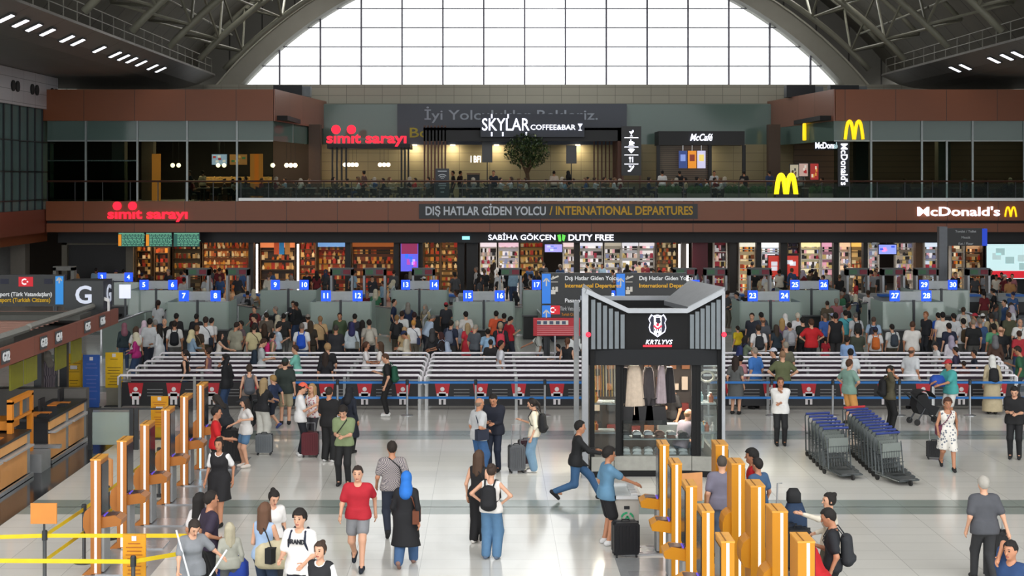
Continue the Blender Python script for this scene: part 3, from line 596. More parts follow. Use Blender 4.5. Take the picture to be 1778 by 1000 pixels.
_u = [
 (236, 262, 86, 3.0, '4a2c18', .25, 1, WARM, 6, 'tall dark wood shelf rack', None), (268, 292, 85.5, 3.0, '6b3a1c', .35, 1, WARM, 5, 'brown display rack with white trays', None),
 (352, 432, 87, 3.1, 'b8642a', .8, 1, WARM, 6, 'wide amber-lit confectionery shelf', None), (300, 348, 88.5, 3.1, '7a6a48', .3, 1, WARM, 5, 'beige sweet shop shelf with yellow badge', None),
 (452, 512, 87, 3.1, '3a2a22', .3, 1, WARM, 5, 'dark gift shelf below hanging towels', 'd0784a'), (520, 548, 86.5, 3.1, '9a4a24', .6, 1, WARM, 6, 'narrow red-brown snack shelf', None),
 (552, 600, 88, 3.1, 'a83a24', .6, 1, WARM, 6, 'red toy shelf with blue header picture', '6f9fd8'), (612, 684, 88, 3.1, '7a3a1c', .6, 1, WARM, 4, 'rustic wooden food stall shelf', '8a4a20'),
 (736, 764, 87, 3.1, '8a6a34', .7, 1, WARM, 7, 'amber-lit bottle shelf, left half', None), (766, 796, 87, 3.1, 'a8783a', .8, 1, WARM, 7, 'amber-lit bottle shelf, right half', None),
 (834, 862, 88, 3.1, 'e8dcd8', .9, 0, COOL, 6, 'white perfume shelf at the duty free entrance', 'f0e0e8'), (866, 900, 88, 3.1, 'e8e0e8', 1.0, 0, COOL, 6, 'bright cosmetics shelf with pink header', 'e8c0d0'),
 (903, 943, 89, 3.1, 'c89a48', .9, 1, WARM, 6, 'golden lit spirits shelf', None), (978, 1000, 88, 3.1, 'e0c8b0', .8, 0, COOL, 6, 'cream shelf left of the dark pillar', 'e8d0d0'),
 (1006, 1046, 89, 3.1, 'e0dcd8', 1., 0, COOL, 5, 'white brand shelf with red logo header', 'e8e8f0'), (1050, 1078, 89, 3.1, 'd8ccb8', .9, 0, COOL, 5, 'make-up shelf with photo header', 'b0a898'),
 (1080, 1108, 89, 3.1, 'e8e8ec', 1., 0, COOL, 5, 'white skincare shelf with pale header', 'dcdce4'), (1110, 1136, 89, 3.1, 'e8e4e0', 1., 0, COOL, 5, 'white skincare shelf left of the lamps', 'e8e0e4'),
 (1140, 1176, 88, 3.1, '8a7450', .7, 1, WARM, 6, 'brown shelf right of the skincare shelves', None), (1240, 1262, 87, 3.0, 'a83040', .4, 0, COOL, 5, 'burgundy shelf by the pillar', None),
 (1284, 1312, 88, 3.1, 'f0d8a8', 1., 0, WARM, 5, 'warm white shelf with pale header', 'f0ecd8'), (1322, 1356, 87, 3.1, 'e8f0f8', 1.1, 0, COOL, 5, 'cold white shelf right of the pillar', 'ffffff'),
 (1368, 1388, 88, 3.1, '3a2c48', .4, 1, COOL, 7, 'narrow purple-lit cosmetics shelf', None), (1391, 1424, 88, 3.1, 'f0e4b8', 1., 0, COOL, 5, 'cream shelf with long yellow header', 'fff0b0'),
 (1427, 1448, 88, 3.1, 'd898b0', .8, 0, COOL, 5, 'pink lit cosmetics shelf', 'e0a0b8'), (1458, 1476, 88, 3.1, 'e8c0a0', 1., 0, COOL, 4, 'peach lit portrait shelf unit', 'f0c8a0'), (1478, 1500, 88, 3.1, 'e8b870', 1., 1, WARM, 4, 'golden shelf with round pink badge', 'f0c060'),
 (1508, 1526, 88, 3.1, 'c8d0d8', .8, 0, COOL, 6, 'grey shelf left of the violet screen', None), (1556, 1586, 88, 3.1, 'a89888', .7, 0, COOL, 6, 'grey-brown shelf right of violet screen', None),
 (1606, 1628, 88, 3.1, 'c8dcf0', 1., 0, COOL, 5, 'pale blue lit shelf beside the info board', 'd8e8f8'), (1652, 1674, 84.5, 3.0, 'f0dcb8', 1., 0, WARM, 6, 'cream lit shelf under the info board', None), (1677, 1706, 84.5, 3.0, 'e8b888', .9, 1, WARM, 6, 'peach lit shelf under the info board', None)]
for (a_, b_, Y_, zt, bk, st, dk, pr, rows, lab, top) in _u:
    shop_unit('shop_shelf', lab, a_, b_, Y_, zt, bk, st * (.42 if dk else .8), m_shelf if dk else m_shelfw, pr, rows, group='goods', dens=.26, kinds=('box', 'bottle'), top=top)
# goods: two prototypes, copied one by one
_gb = MB().box((0, 0, .5), (1, .5, 1)).mesh('gift_box', M('ffffff', .5)); _gl = MB().lathe([(.42, 0), (.45, .1), (.45, .6), (.18, .75), (.16, .95), (.2, 1)], n=8).mesh('bottle', M('ffffff', .5), True)
cnt = {'box': 0, 'bottle': 0}
for loc, h, w, c, k, g in GOODS:
    if cnt[k] >= 296: continue
    cnt[k] += 1; o = link('gift_box' if k == 'box' else 'bottle', _gb if k == 'box' else _gl, None, loc); o.scale = (w * .8, w * .5, h)
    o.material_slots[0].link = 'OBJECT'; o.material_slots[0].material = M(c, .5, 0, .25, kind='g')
    tag(o, 'small %s among the %s' % ('packed box' if k == 'box' else 'bottle', g), 'box' if k == 'box' else 'bottle', ('boxes: ' if k == 'box' else 'bottles: ') + g)
# pillars, lit strips, screens, towels
for px, w, c, e, lab in ((436, 8, '1a1a1c', 0, ''), (604, 10, '1a1a1c', 0, ''), (688, 9, '1c1c20', 0, ''), (727, 14, '17181b', 0, ''), (800, 12, '17181b', 0, ''), (820, 20, '17181b', 0, ''), (1002, 10, '2a241e', 0, ''), (1190, 12, '2e2a26', 0, ''), (1216, 26, '5c1424', 0, ''), (1273, 12, '2a2420', 0, ''), (1318, 8, '1c1c1e', 0, ''), (1361, 12, '1c1a18', 0, ''), (1452, 8, '1c1a18', 0, ''), (1503, 7, '1c1a18', 0, ''), (1596, 12, '6b4a2a', 0, ''), (1640, 10, '1c1c1e', 0, '')):
    x = P(px, 0, YS).x; hw = w * YS / F / 2; struct(MB().b2((x - hw, YS, 0), (x + hw, YS + .5, 3.2)).build('trim_pillar', M(c, .5)))
for px, l in ((447, 'left of the hanging towels'), (518, 'right of the hanging towels'), (1179, 'left of the burgundy pillar'), (1193, 'nearest the burgundy pillar')):
    x = P(px, 0, 82.9).x; tag(MB().b2((x - .05, 82.7, .0), (x + .05, 82.78, 3.0)).build('light_strip', M('fff4ea', .5, 0, 4)), 'vertical white light strip on the shop front ' + l, 'light')
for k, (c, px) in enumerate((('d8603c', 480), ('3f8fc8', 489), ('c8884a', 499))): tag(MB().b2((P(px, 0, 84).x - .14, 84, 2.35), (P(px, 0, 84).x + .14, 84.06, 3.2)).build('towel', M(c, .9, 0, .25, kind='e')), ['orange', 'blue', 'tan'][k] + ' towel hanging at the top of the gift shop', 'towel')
t = screen('advertising_screen', 'tall violet and blue advertising screen between shop pillars', 711, 447, 30, 48, 82.6, ['5a5ad8', '2a6ae8', 'b048a8', 'c8a8f0'], 1.1); MB().b2((-.46, -.05, .2), (.46, -.04, .78)).build('banner_top', M('8a1f50', .4, 0, .9), t)
screen('advertising_screen', 'pale violet screen above the golden spirits shelf', 961, 431, 30, 13, 84, ['a8a0e8', '7088d8', 'd0d8f8'], 1.1)
screen('advertising_screen', 'blue and pink screen above the right shops', 1541, 433, 30, 16, 84, ['8a98e8', 'e890c0', '3a58d0'], 1.2)
screen('shop_picture', 'red and white picture panel beside the cold white shelf', 1360, 462, 52, 36, 83.5, ['c8382c', 'e8e8f0', 'f0f0f8'], .7)
t = screen('advertising_wall', 'large pale cyan advertising wall with red base at the right edge', 1752, 454, 78, 60, 82, ['c8e8ea', '9ab8b8', 'b0c8c8'], .95); MB().box((0, -.04, -.72), (2.48, .02, .4)).build('red_base', M('d82030', .4, 0, .8), t)
struct(MB().b2((P(1713, 0, 83).x, 83, 0), (48, 83.2, 3.2)).build('wall_lower_right', M('2a2c30', .6)))
t = thing('duty_free_sign', 'glowing white duty free lettering on the black shop fascia', 'sign', tuple(P(957, 413, 81.8)))
text('lettering', 'SABİHA GÖKÇEN', (-1.62, 0, .01), .3, m_wl, t, width=3.72, bold=.01); text('lettering', 'DUTY FREE', (2.2, 0, 0), .34, m_wl, t, width=2.5, bold=.025)
b = MB(); b.prism([(.34, .16), (.52, .2), (.56, -.18), (.42, -.2)], -.03, 0); b.prism([(.6, .2), (.8, .14), (.72, -.2), (.6, -.12)], -.03, 0); b.build('leaf_logo', M('58c048', .5, 0, 1.5), t)
tag(MB().box((0, 0, 0), (.42, .05, .18)).build('exit_sign', M('8fd8e8', .5, 0, 1.6), None, tuple(P(809, 413, 81.8))), 'tiny pale blue lit sign on the black shop fascia', 'sign')
for k, px in enumerate((275, 345, 480, 560, 650, 770, 880, 960, 1040, 1110, 1160, 1300, 1400, 1480, 1560, 1690)):
    warm = px < 830; area('shop_light', (P(px, 0, 85.5).x, 85, 3.1), 1.6, 60, (1, .68, .4) if warm else (1, .92, .84), sy=1.6)
# departure boards
for k, (px, l) in enumerate(((228, 'left'), (276, 'middle'), (324, 'right'))):
    t = thing('departure_board', 'green flight information board hanging under the deck, %s one of three' % l, 'board', tuple(P(px, 416, 80.35)))
    MB().box((0, .06, 0), (1.46, .1, .8)).build('frame', m_dark, t); MB().box((0, 0, 0), (1.4, .03, .74)).build('display', M('1f5a50', .4, 0, .7), t)
    if k < 2: MB().box((-.62, -.02, -.03), (.16, .02, .62)).build('orange_column', M('e08a20', .4, 0, .9), t)
    b = MB(); rq = random.Random(k)
    for r_ in range(8):
        x = -.5
        while x < .62: w = rq.uniform(.05, .2); b.b2((x, -.025, .24 - r_ * .08), (x + w, -.018, .28 - r_ * .08)); x += w + .05
    b.b2((-.68, -.03, .31), (.68, -.02, .36)); b.build('flight_rows', M('7fc8a8', .4, 0, .45), t)
    for s in (-.5, .5): MB().b2((s - .02, .05, .4), (s + .02, .09, .62)).build('hanger', m_met, t)
# info board on pillar at right
t = thing('info_board', 'dark wayfinding board with blue edge on a grey pillar at right', 'sign', tuple(P(1680, 411, 73)) ); t.location.z = 0
zz = P(0, 411, 73).z; MB().b2((-1.4, .0, 0), (-1.0, .35, zz + .5)).build('pillar', M('6c7076', .4, .3), t); MB().b2((-1.0, 0, zz - .45), (.8, .2, zz + .42)).build('panel', m_board, t); MB().b2((.72, -.02, zz - .45), (.97, .2, zz + .4)).build('blue_edge', M('1a48d8', .4, 0, .5), t)
for k, s_ in enumerate(('Tuvalet / Toilet', 'Mescit', 'Kat / Floor')): text('lettering', s_, (-.1, -.02, zz + .26 - k * .3), .12, M('c8ccd0', .5), t, bold=.02)
# ================================================================ PASSPORT HALL
m_bglass = glass_mat('booth_glass', 'd3e0da', .06, .05, .6); m_blue = M('1450ff', .4, 0, 1.1); m_ctr = M('2b2d2f', .5); m_sil = M('b4b7ba', .3, .7)
NW = dict(zip('3 4 5 6 7 8 9 10 11 12 13 14 15 16 17 18 19 20 21 22 23 24 25 26 27 28 29 30'.split(), 'three four five six seven eight nine ten eleven twelve thirteen fourteen fifteen sixteen seventeen eighteen nineteen twenty twenty-one twenty-two twenty-three twenty-four twenty-five twenty-six twenty-seven twenty-eight twenty-nine thirty'.split()))
def booth(px, Yb, nums, row):
    x = P(px, 0, Yb).x; t = thing('passport_booth', 'grey glass passport booth under blue lit numbers ' + NW[nums[0]] + ' and ' + NW[nums[1]], 'booth', (x, Yb, 0))
    MB().b2((-1.15, 0, 0), (1.15, .7, .95)).build('counter', m_ctr, t); MB().b2((-1.2, -.12, .95), (1.2, .8, 1.0)).build('counter_top', M('55585a', .3), t)
    g = MB(); g.b2((-1.15, .1, 1.0), (-.05, .14, 2.02)); g.b2((.05, .1, 1.0), (1.15, .14, 2.02)); g.b2((-1.17, .1, .2), (-1.13, 1.9, 2.02)); g.b2((1.13, .1, .2), (1.17, 1.9, 2.02)); g.build('glass_screen', m_bglass, t)
    MB().b2((-.04, .06, 1.0), (.04, .16, 2.1)).build('glass_post', m_dkmet, t); MB().b2((-1.15, 1.9, 0), (1.15, 1.95, 1.9)).build('rear_panel', M('c6ccc8', .5), t)
    for s in (-1, 1): MB().tube([(s * .57, .6, 1.0), (s * .57, .6, 2.0)], .03, 6).build('sign_post', m_dkmet, t)
    MB().b2((-.42, .55, 2.04), (.42, .7, 2.38)).build('sign_strip', M('a2a8aa', .35, .2), t); MB().b2((-.62, .5, 1.94), (.62, .56, 1.98)).build('sign_rail', m_sil, t)
    for s, n_ in ((-1, nums[0]), (1, nums[1])):
        q = MB().b2((s * .6 - .18, .5, 2.02), (s * .6 + .18, .6, 2.42)).build('number_box', m_blue, t); text('number', n_, (s * .6, .49, 2.22), .2, M('cfe0ff', .5, 0, 2.), q, bold=.02)
    for s in (-1, 1):
        m = MB(); m.b2((s * .9 - .2, .35, 1.1), (s * .9 + .2, .39, 1.38)); m.b2((s * .9 - .03, .37, 1.0), (s * .9 + .03, .4, 1.12)); m.build('monitor', m_dark, t)
        c = MB(); c.b2((s * .45 - .22, 1.1, .5), (s * .45 + .22, 1.5, .56)); c.b2((s * .45 - .2, 1.48, .5), (s * .45 + .2, 1.54, 1.3)); c.tube([(s * .45, 1.3, 0), (s * .45, 1.3, .5)], .04, 6); c.build('chair', m_dark, t)
    for s in (-1, 1): MB().b2((s * .98 - .07, .2, 1.0), (s * .98 + .07, .26, 1.7)).build('scanner_post', m_sil, t)
    return t
for px, n_ in ((342, ('7', '8')), (591, ('11', '12')), (840, ('15', '16')), (1090, ('19', '20')), (1339, ('23', '24')), (1588, ('27', '28'))): booth(px, 55.4, n_, 0)
for px, n_ in ((500, ('9', '10')), (728, ('13', '14')), (957, ('17', '18')), (1185, ('21', '22')), (1410, ('25', '26')), (1636, ('29', '30')), (270, ('5', '6'))): booth(px, 61.2, n_, 1)
booth(195, 66, ('3', '4'), 2)
def barrier(lab, pts, z=1.2):
    """glass channel barrier with tubular handrail; pts are handrail pixels with their distances"""
    q = [Vector(((px - VX) * (F * (H - z) / (py - HY)) / F, F * (H - z) / (py - HY), z)) for px, py in pts]
    t = thing('glass_barrier', lab, 'barrier'); r_ = [q[0] + Vector((0, 0, -1.05))] + q + [q[-1] + Vector((0, 0, -1.05))]
    MB().tube(r_, .045, 8).build('handrail', M('c6c9ce', .25, .6), t, smooth=True); g = MB()
    for a, b_ in zip(q[:-1], q[1:]): g.bar(a - Vector((0, 0, .6)), b_ - Vector((0, 0, .6)), .02, 1.1)
    g.build('glass_pane', m_bglass, t)
    for p in q: MB().b2((p.x - .03, p.y - .03, 0), (p.x + .03, p.y + .03, 1.15)).build('post', m_sil, t)
for i, pts in enumerate((((176, 568), (252, 541), (330, 533)), ((500, 512), (414, 530), (465, 537), (455, 552)), ((482, 554), (508, 538), (542, 532)), ((650, 531), (699, 538), (692, 551)), ((735, 556), (748, 537), (790, 531)),
                         ((893, 532), (932, 536), (941, 548)), ((1262, 520), (1300, 531), (1330, 532)), ((1384, 531), (1412, 533), (1446, 548)), ((1474, 512), (1506, 525), (1460, 533)), ((1640, 531), (1710, 552)), ((1690, 511), (1748, 527)))):
    barrier('glass channel barrier with pale curved handrail, %s from the left wall' % ['first', 'second', 'third', 'fourth', 'fifth', 'sixth', 'seventh', 'eighth', 'ninth', 'tenth', 'eleventh'][i], pts)
# security portals behind the booths
for k, px in enumerate((343, 412, 593, 650, 735, 886, 1190, 1243, 1320, 1490, 1552, 1610, 1700)):
    x = P(px, 0, 71).x; t = thing('security_portal', 'silver walk-through security gate with green and red lamps behind the booths', 'gate', (x, 71, 0), 0, 'security gates')
    for s in (-1, 1): MB().b2((s * .5 - .05, 0, 0), (s * .5 + .05, .5, 2.3)).build('post', M('9a9ea2', .35, .5), t)
    MB().b2((-.55, 0, 2.0), (.55, .5, 2.35)).build('header', M('5a5e60', .4), t)
    MB().b2((-.42, -.02, 2.06), (-.06, 0, 2.28)).build('green_lamp', M('4f7a5c', .6), t); MB().b2((.08, -.02, 2.06), (.42, 0, 2.28)).build('red_lamp', M('8a3444', .6), t)
for k, px in enumerate((215, 445, 530, 625, 780, 1290, 1525, 1585, 1670, 1745)):
    x = P(px, 0, 68).x; t = thing('x_ray_machine', 'low grey baggage scanner with blue panel behind the booths', 'scanner', (x, 67, 0), 0, 'baggage scanners')
    MB().b2((-.8, -.4, .0), (.8, 1.6, 1.35)).build('housing', M('8a9298', .4), t); MB().b2((-.5, -.43, .6), (.5, -.4, 1.1)).build('opening', m_dark, t); MB().b2((-.35, -.6, 1.35), (.35, -.1, 1.45)).build('blue_tray', M('2a6ac0', .5), t); MB().b2((-.4, -1.8, .5), (.4, -.4, .62)).build('conveyor', m_dkmet, t)
# direction signs in the centre
def dirsign(px0, px1, py0, py1, Y, lab, lines, cut=False):
    a, c = P(px0, py0, Y), P(px1, py1, Y); w = c.x - a.x; h = a.z - c.z
    t = thing('direction_sign', lab, 'sign', ((a.x + c.x) / 2, Y, 0)); zc = (a.z + c.z) / 2
    MB().b2((-w / 2, 0, zc - h / 2), (w / 2, .15, zc + h / 2)).build('panel', M('2a2c2e', .4), t)
    for s in (-1, 1): MB().b2((s * w * .4 - .05, .03, 0), (s * w * .4 + .05, .12, zc)).build('post', m_dkmet, t)
    MB().b2((-w / 2 + .02, -.015, zc - h / 2 + .02), (-w / 2 + .3, 0, zc + h / 2 - .02)).build('blue_strip', M('2a78d8', .4, 0, .35), t)
    b = MB(); x = -w / 2 + .16; z = zc + h / 2 - .3; b.b2((x - .02, -.03, z - .12), (x + .02, -.016, z + .1)); b.bar((x, -.022, z + .13), (x - .1, -.022, z + .02), .02, .04); b.bar((x, -.022, z + .13), (x + .1, -.022, z + .02), .02, .04); b.build('arrow', m_shelfw, t)
    for i, (s_, c_) in enumerate(lines): text('lettering', s_, (-w / 2 + .75, -.01, zc + h / 2 - .17 - .24 * i), .13, M(c_, .5, 0, .3), t, align='LEFT', bold=.02)
    return t
LN = [('Dış Hatlar Giden Yolcu', 'd8dadc'), ('International Departures', 'd8a41e'), ('', 'd8dadc'), ('Pasaport Kontrol', 'd8dadc'), ('Passport Control', 'd8a41e')]
for px0, px1, l in ((940, 1062, 'left'), (1069, 1192, 'right')):
    t = dirsign(px0, px1, 474, 528, 47.5, 'dark direction board for international departures behind the striped kiosk, %s one' % l, LN)
    b = MB(); X0 = -1.1 + .38; z = P(0, 490, 47.5).z
    b.bar((X0 - .1, -.02, z + .1), (X0 + .14, -.02, z + .2), .02, .05); b.bar((X0 - .02, -.02, z + .2), (X0 - .08, -.02, z + .12), .02, .04); b.b2((X0 - .1, -.03, z), (X0 + .12, -.015, z + .02))
    z = P(0, 502, 47.5).z - .02; b.ball((X0 - .03, -.02, z + .05), .05, 8, 4, 0, (1, .3, 1)); b.b2((X0 - .1, -.03, z - .14), (X0 + .04, -.015, z)); b.b2((X0 + .04, -.03, z - .06), (X0 + .12, -.015, z + .1)); b.build('pictograms', m_shelfw, t)
t = dirsign(940, 1010, 529, 552, 47.4, 'lower dark board with red flag for citizens beside the striped kiosk', [])
text('lettering', 'Türk Vatandaşları', (-.05, -.02, P(0, 536, 47.4).z), .13, M('b8bcbe', .5), t, align='LEFT', bold=.01, squash=.6); text('lettering', 'Turkish Citizens', (.0, -.02, P(0, 546, 47.4).z), .1, M('d8901e', .5), t, align='LEFT', squash=.6)
def flag(t, x, y, z, w, h):
    MB().b2((x - w / 2, y - .012, z - h / 2), (x + w / 2, y, z + h / 2)).build('flag', M('d01c2c', .5, 0, .3), t); b = MB(); r_ = h * .27
    for i in range(10):
        a0, a1 = math.radians(50 + 260 * i / 10), math.radians(50 + 260 * (i + 1) / 10); b.bar((x - w * .08 + r_ * math.cos(a0), y - .02, z + r_ * math.sin(a0)), (x - w * .08 + r_ * math.cos(a1), y - .02, z + r_ * math.sin(a1)), .012, h * .13)
    cs = [(x + w * .12 + (h * .13 if k % 2 == 0 else h * .05) * math.cos(math.radians(180 + 36 * k)), z + (h * .13 if k % 2 == 0 else h * .05) * math.sin(math.radians(180 + 36 * k))) for k in range(10)]
    b.prism(cs, y - .026, y - .014); b.build('crescent_star', M('ffffff', .5, 0, .4), t)
flag(t, -.25, 0, P(0, 538, 47.4).z, .4, .28)
t = thing('red_info_board', 'red information board with printed rows beside the striped kiosk', 'sign', (P(965, 0, 47.2).x, 47.2, 0)); z0, z1 = P(0, 583, 47.2).z, P(0, 552, 47.2).z
MB().b2((-.72, 0, z0), (.78, .05, z1)).build('panel', M('b02430', .5), t); b = MB(); b.b2((-.6, -.01, z1 - .22), (.4, 0, z1 - .08)); b.build('white_strip', m_shelfw, t)
b = MB(); [b.b2((-.6 + .2 * k, -.02, z1 - .2), (-.48 + .2 * k, -.01, z1 - .1)) for k in range(5)]; b.build('icons', M('43506a', .5), t)
b = MB(); [b.b2((-.6, -.01, z1 - .3 - .06 * k), (.6, 0, z1 - .28 - .06 * k)) for k in range(5)]; b.build('print_pattern', M('d88a90', .5), t); MB().b2((-.05, 0, 0), (.0, .04, z0)).build('post', m_sil, t)
# left boards
t = dirsign(-60, 113, 477, 532, 46, 'dark passport board with flag at the left edge above the counters', [])
for c in list(bpy.data.objects):
    if c.parent == t and c.name.startswith(('blue_strip', 'arrow')): bpy.data.objects.remove(c)
xw = (113 + 60) * 46 / F; zc = P(0, 504, 46).z
MB().b2((xw / 2 - .3, -.015, zc - .44), (xw / 2 - .05, 0, zc + .44)).build('blue_strip', M('2a8ad8', .4, 0, .4), t)
b = MB(); x = xw / 2 - .175; b.b2((x - .02, -.03, zc + .22), (x + .02, -.016, zc + .38)); b.bar((x, -.022, zc + .4), (x - .08, -.022, zc + .3), .02, .04); b.bar((x, -.022, zc + .4), (x + .08, -.022, zc + .3), .02, .04); b.build('arrow', m_shelfw, t)
flag(t, (45 - 26.5) * 46 / F, 0, P(0, 489, 46).z, .45, .3)
for px in (8, 84): MB().b2(((px - 26.5) * 46 / F - .13, -.012, P(0, 493, 46).z), ((px - 26.5) * 46 / F + .13, 0, P(0, 484, 46).z)).build('pictogram', M('0e1530', .5), t)
text('lettering', 'e-pasaport (Türk Vatandaşları)', (xw / 2 - .4, -.02, P(0, 511, 46).z), .13, M('d8dadc', .5, 0, .3), t, align='RIGHT', bold=.02, squash=.9); text('lettering', 'e-passport (Turkish Citizens)', (xw / 2 - .45, -.02, P(0, 521, 46).z), .13, M('c8a01e', .5, 0, .3), t, align='RIGHT', bold=.02, squash=.9)
t = thing('lit_panel', 'white lit panel on a post right of the letter cube', 'panel', (P(217, 0, 60).x, 60, 0)); zz = P(0, 506, 60).z; MB().b2((-.23, -.03, zz - .28), (.23, .03, zz + .28)).build('display', M('d8dcf0', .5, 0, .9), t); MB().b2((-.04, .03, 0), (.04, .07, zz)).build('post', m_dkmet, t)
t = thing('archway_detector', 'grey framed doorway detector behind the passport board', 'gate', (P(110, 0, 70).x, 70, 0)); b = MB(); b.b2((-.5, 0, 0), (-.35, .4, 2.45)); b.b2((.35, 0, 0), (.5, .4, 2.45)); b.b2((-.5, 0, 2.3), (.5, .4, 2.5)); b.build('frame', M('7a7a76', .5), t)
# ================================================================ QUEUE RAILS AND BELTS
m_rail = M('f0edf6', .3, .0); m_blk = M('1a1a1e', .5); m_redp = M('b3202c', .5); m_fig = M('d8d4d6', .5)
ORD = ['nearest', 'second nearest', 'third nearest', 'fourth nearest', 'fifth nearest', 'farthest']
for i, Y in enumerate((42.5, 43.6, 44.7, 45.8, 46.8, 47.9)):
    for X0, X1, sd in ((-10.7, -1.98, 'left part'), (-1.86, 3.4, 'middle part'), (5.6, 15.2 + .25 * i, 'right part')):
        t = thing('queue_rail', 'long pale queue rail with printed panels, %s row, %s' % (ORD[i], sd), 'queue rail', (0, Y, 0))
        MB().tube([(X0, 0, .72), (X0, 0, .95), (X0 + .07, 0, 1.0), (X1 - .07, 0, 1.0), (X1, 0, .95), (X1, 0, .72)], .038, 8).build('top_rail', m_rail, t, smooth=True)
        if i == 0: MB().b2((X0, -.015, .85), (X1, .015, .88)).build('lower_rail', m_met, t)
        k = 0; x = X0 + .04
        while x < X1 + .01: MB().b2((x - .04, -.03, 0), (x + .04, .03, .98)).build('post', m_met, t); x += (X1 - X0 - .08) / max(2, round((X1 - X0) / 2.2))
        MB().b2((X0 + .1, .0, .12), (X1 - .1, .02, .8 if i == 0 else .88)).build('banner', m_blk if i == 0 else M('2c1a2a', .6), t)
        if i == 0:
            x = X0 + .5 if X0 < 0 else X0 + .3; r1, r2, r3 = MB(), MB(), MB()
            while x < X1 - .3:
                r1, r2, r3 = MB(), MB(), MB(); r1.prism([(x - .22, .78), (x + .22, .78), (x + .17, .45), (x + .1, .3), (x - .1, .3), (x - .17, .45)], -.012, -.001)
                r2.ball((x, -.02, .6), .065, 8, 5, 0, (1, .2, 1)); r2.b2((x - .1, -.022, .3), (x + .1, -.014, .52)); r2.b2((x - .16, -.022, .4), (x + .16, -.014, .48)); r2.b2((x - .1, -.022, .16), (x - .03, -.014, .3)); r2.b2((x + .03, -.022, .16), (x + .1, -.014, .3))
                if x + .55 < X1 - .3:
                    for kk in range(3): r3.b2((x + .33, -.012, .58 - .09 * kk), (x + .78, -.004, .6 - .09 * kk))
                r1.build('shield_print', m_redp, t); r2.build('figure_print', m_fig, t); (r3.v and r3.build('print_pattern', M('7d7d80', .5), t)); x += 1.1
m_belt = {'blue': M('1f6cb4', .6), 'yellow': M('e3c41c', .6), 'red': M('b02030', .6)}
def stanchion(x, y, lab, g, belts=(), color='blue', zs=(.93,), steel=m_sil, sign=None):
    t = thing('stanchion', lab, 'barrier post', (x, y, 0), 0, g)
    MB().lathe([(.17, 0), (.17, .015), (.05, .04)], n=20).build('base', steel, t); MB().tube([(0, 0, .03), (0, 0, .98)], .032, 10).build('post', steel, t); MB().lathe([(.045, .86), (.045, 1.0), (.03, 1.02)], n=12).build('head', m_dkmet, t)
    for bx, by, *rest in belts:
        for z in (rest[0] if rest else zs): MB().bar((0, 0, z), (bx - x, by - y, z), .006, .065).build('belt', m_belt[color], t)
    if sign: MB().box((0, -.05, 1.3), sign[:2] and (sign[0], .03, sign[1])).build('sign_plate', M(sign[2], .6), t); MB().b2((-.015, -.04, 1.0), (.015, -.02, 1.2)).build('sign_stem', m_dkmet, t)
    return t
bl = [(P(px, 0, 41.5).x, 41.5) for px in (500, 586, 707, 826, 946, 1040)]; br = [(P(px, 0, 41.5).x, 41.5) for px in (1230, 1340, 1446, 1562, 1684, 1800)]
for L_, sd in ((bl, 'left of the striped kiosk'), (br, 'right of the striped kiosk')):
    for k in range(len(L_)): stanchion(L_[k][0], L_[k][1], 'steel barrier post with blue belts before the rails, ' + sd, 'blue belt posts ' + sd, [L_[k + 1]] if k < len(L_) - 1 else (), 'blue', (.93, .5))
m_sdk = M('5a5c5e', .35, .7)
A_ = (-7.15, 23.7); B_ = (-5.34, 22.1); C_ = (-7.04, 25.6); D_ = (-6.95, 31.0); E_ = (-4.78, 23.7)
stanchion(*A_, 'dark barrier post with yellow belts carrying a blank orange plate', None, [(-9.6, 23.4), C_ + ((.93, .53),), E_], 'yellow', (.93,), m_sdk, (.42, .33, 'd0863a'))
stanchion(*B_, 'barrier post beside the lower yellow notice board at bottom left', None, [(-9.6, 22.2), (-4.7, 22.6)], 'yellow', (.93,), m_sdk)
stanchion(*E_, 'barrier post ending the upper yellow belt behind the cleaner', None, (), 'yellow', (.93,), m_sdk); stanchion(-4.7, 22.6, 'barrier post ending the lower yellow belt behind the cleaner', None, (), 'yellow', (.93,), m_sdk)
stanchion(*C_, 'barrier post with yellow belts between the orange plate and the first orange column', None, [D_], 'yellow', (.93, .53), m_sdk)
stanchion(*D_, 'barrier post at the far end of the diagonal yellow belts', None, [(-6.9, 35.2)], 'yellow', (.93, .53), m_sdk)
def notice(name, lab, px0, px1, py0, py1, Y, base, c, legs=None, marks='8a6a10', hl=None):
    a, d = P(px0, py0, Y), P(px1, py1, Y); t = thing(name, lab, 'sign', ((a.x + d.x) / 2, Y, 0)); w = d.x - a.x
    MB().b2((-w / 2, 0, d.z), (w / 2, .04, a.z)).build('panel', M(c, .5), t)
    if legs: MB().b2((-w * .46, .02, 0), (w * .46, .05, d.z)).build('lower_panel', M(legs, .5), t)
    MB().b2((-w / 2, -.15, 0), (w / 2, .2, .03)).build('foot', m_dkmet, t)
    b = MB(); h = a.z - d.z; rq = random.Random(px0)
    for k in range(10):
        if rq.random() < .8: ww = w * rq.uniform(.2, .4); b.b2((-ww, -.008, d.z + h * (.08 + .08 * k)), (ww, -.002, d.z + h * (.1 + .08 * k)))
    b.build('print_pattern', M(marks, .5), t)
    if hl: MB().box((0, -.01, d.z + h * .62), (w * .4, .012, h * .1)).build('white_patch', m_fig, t)
    MB().box((0, -.01, a.z - h * .08), (w * .2, .012, w * .2)).build('round_mark', m_fig, t)
    return t
notice('notice_board', 'yellow notice board on grey foot, left of the blue one', 113, 143, 614, 676, 43.0, 0, 'd8aa14', '77777a', hl=1)
notice('notice_board', 'tall blue notice board between two yellow ones', 144, 173, 616, 700, 42.8, 0, '2c58a8', '2c58a8', '5a6ab0')
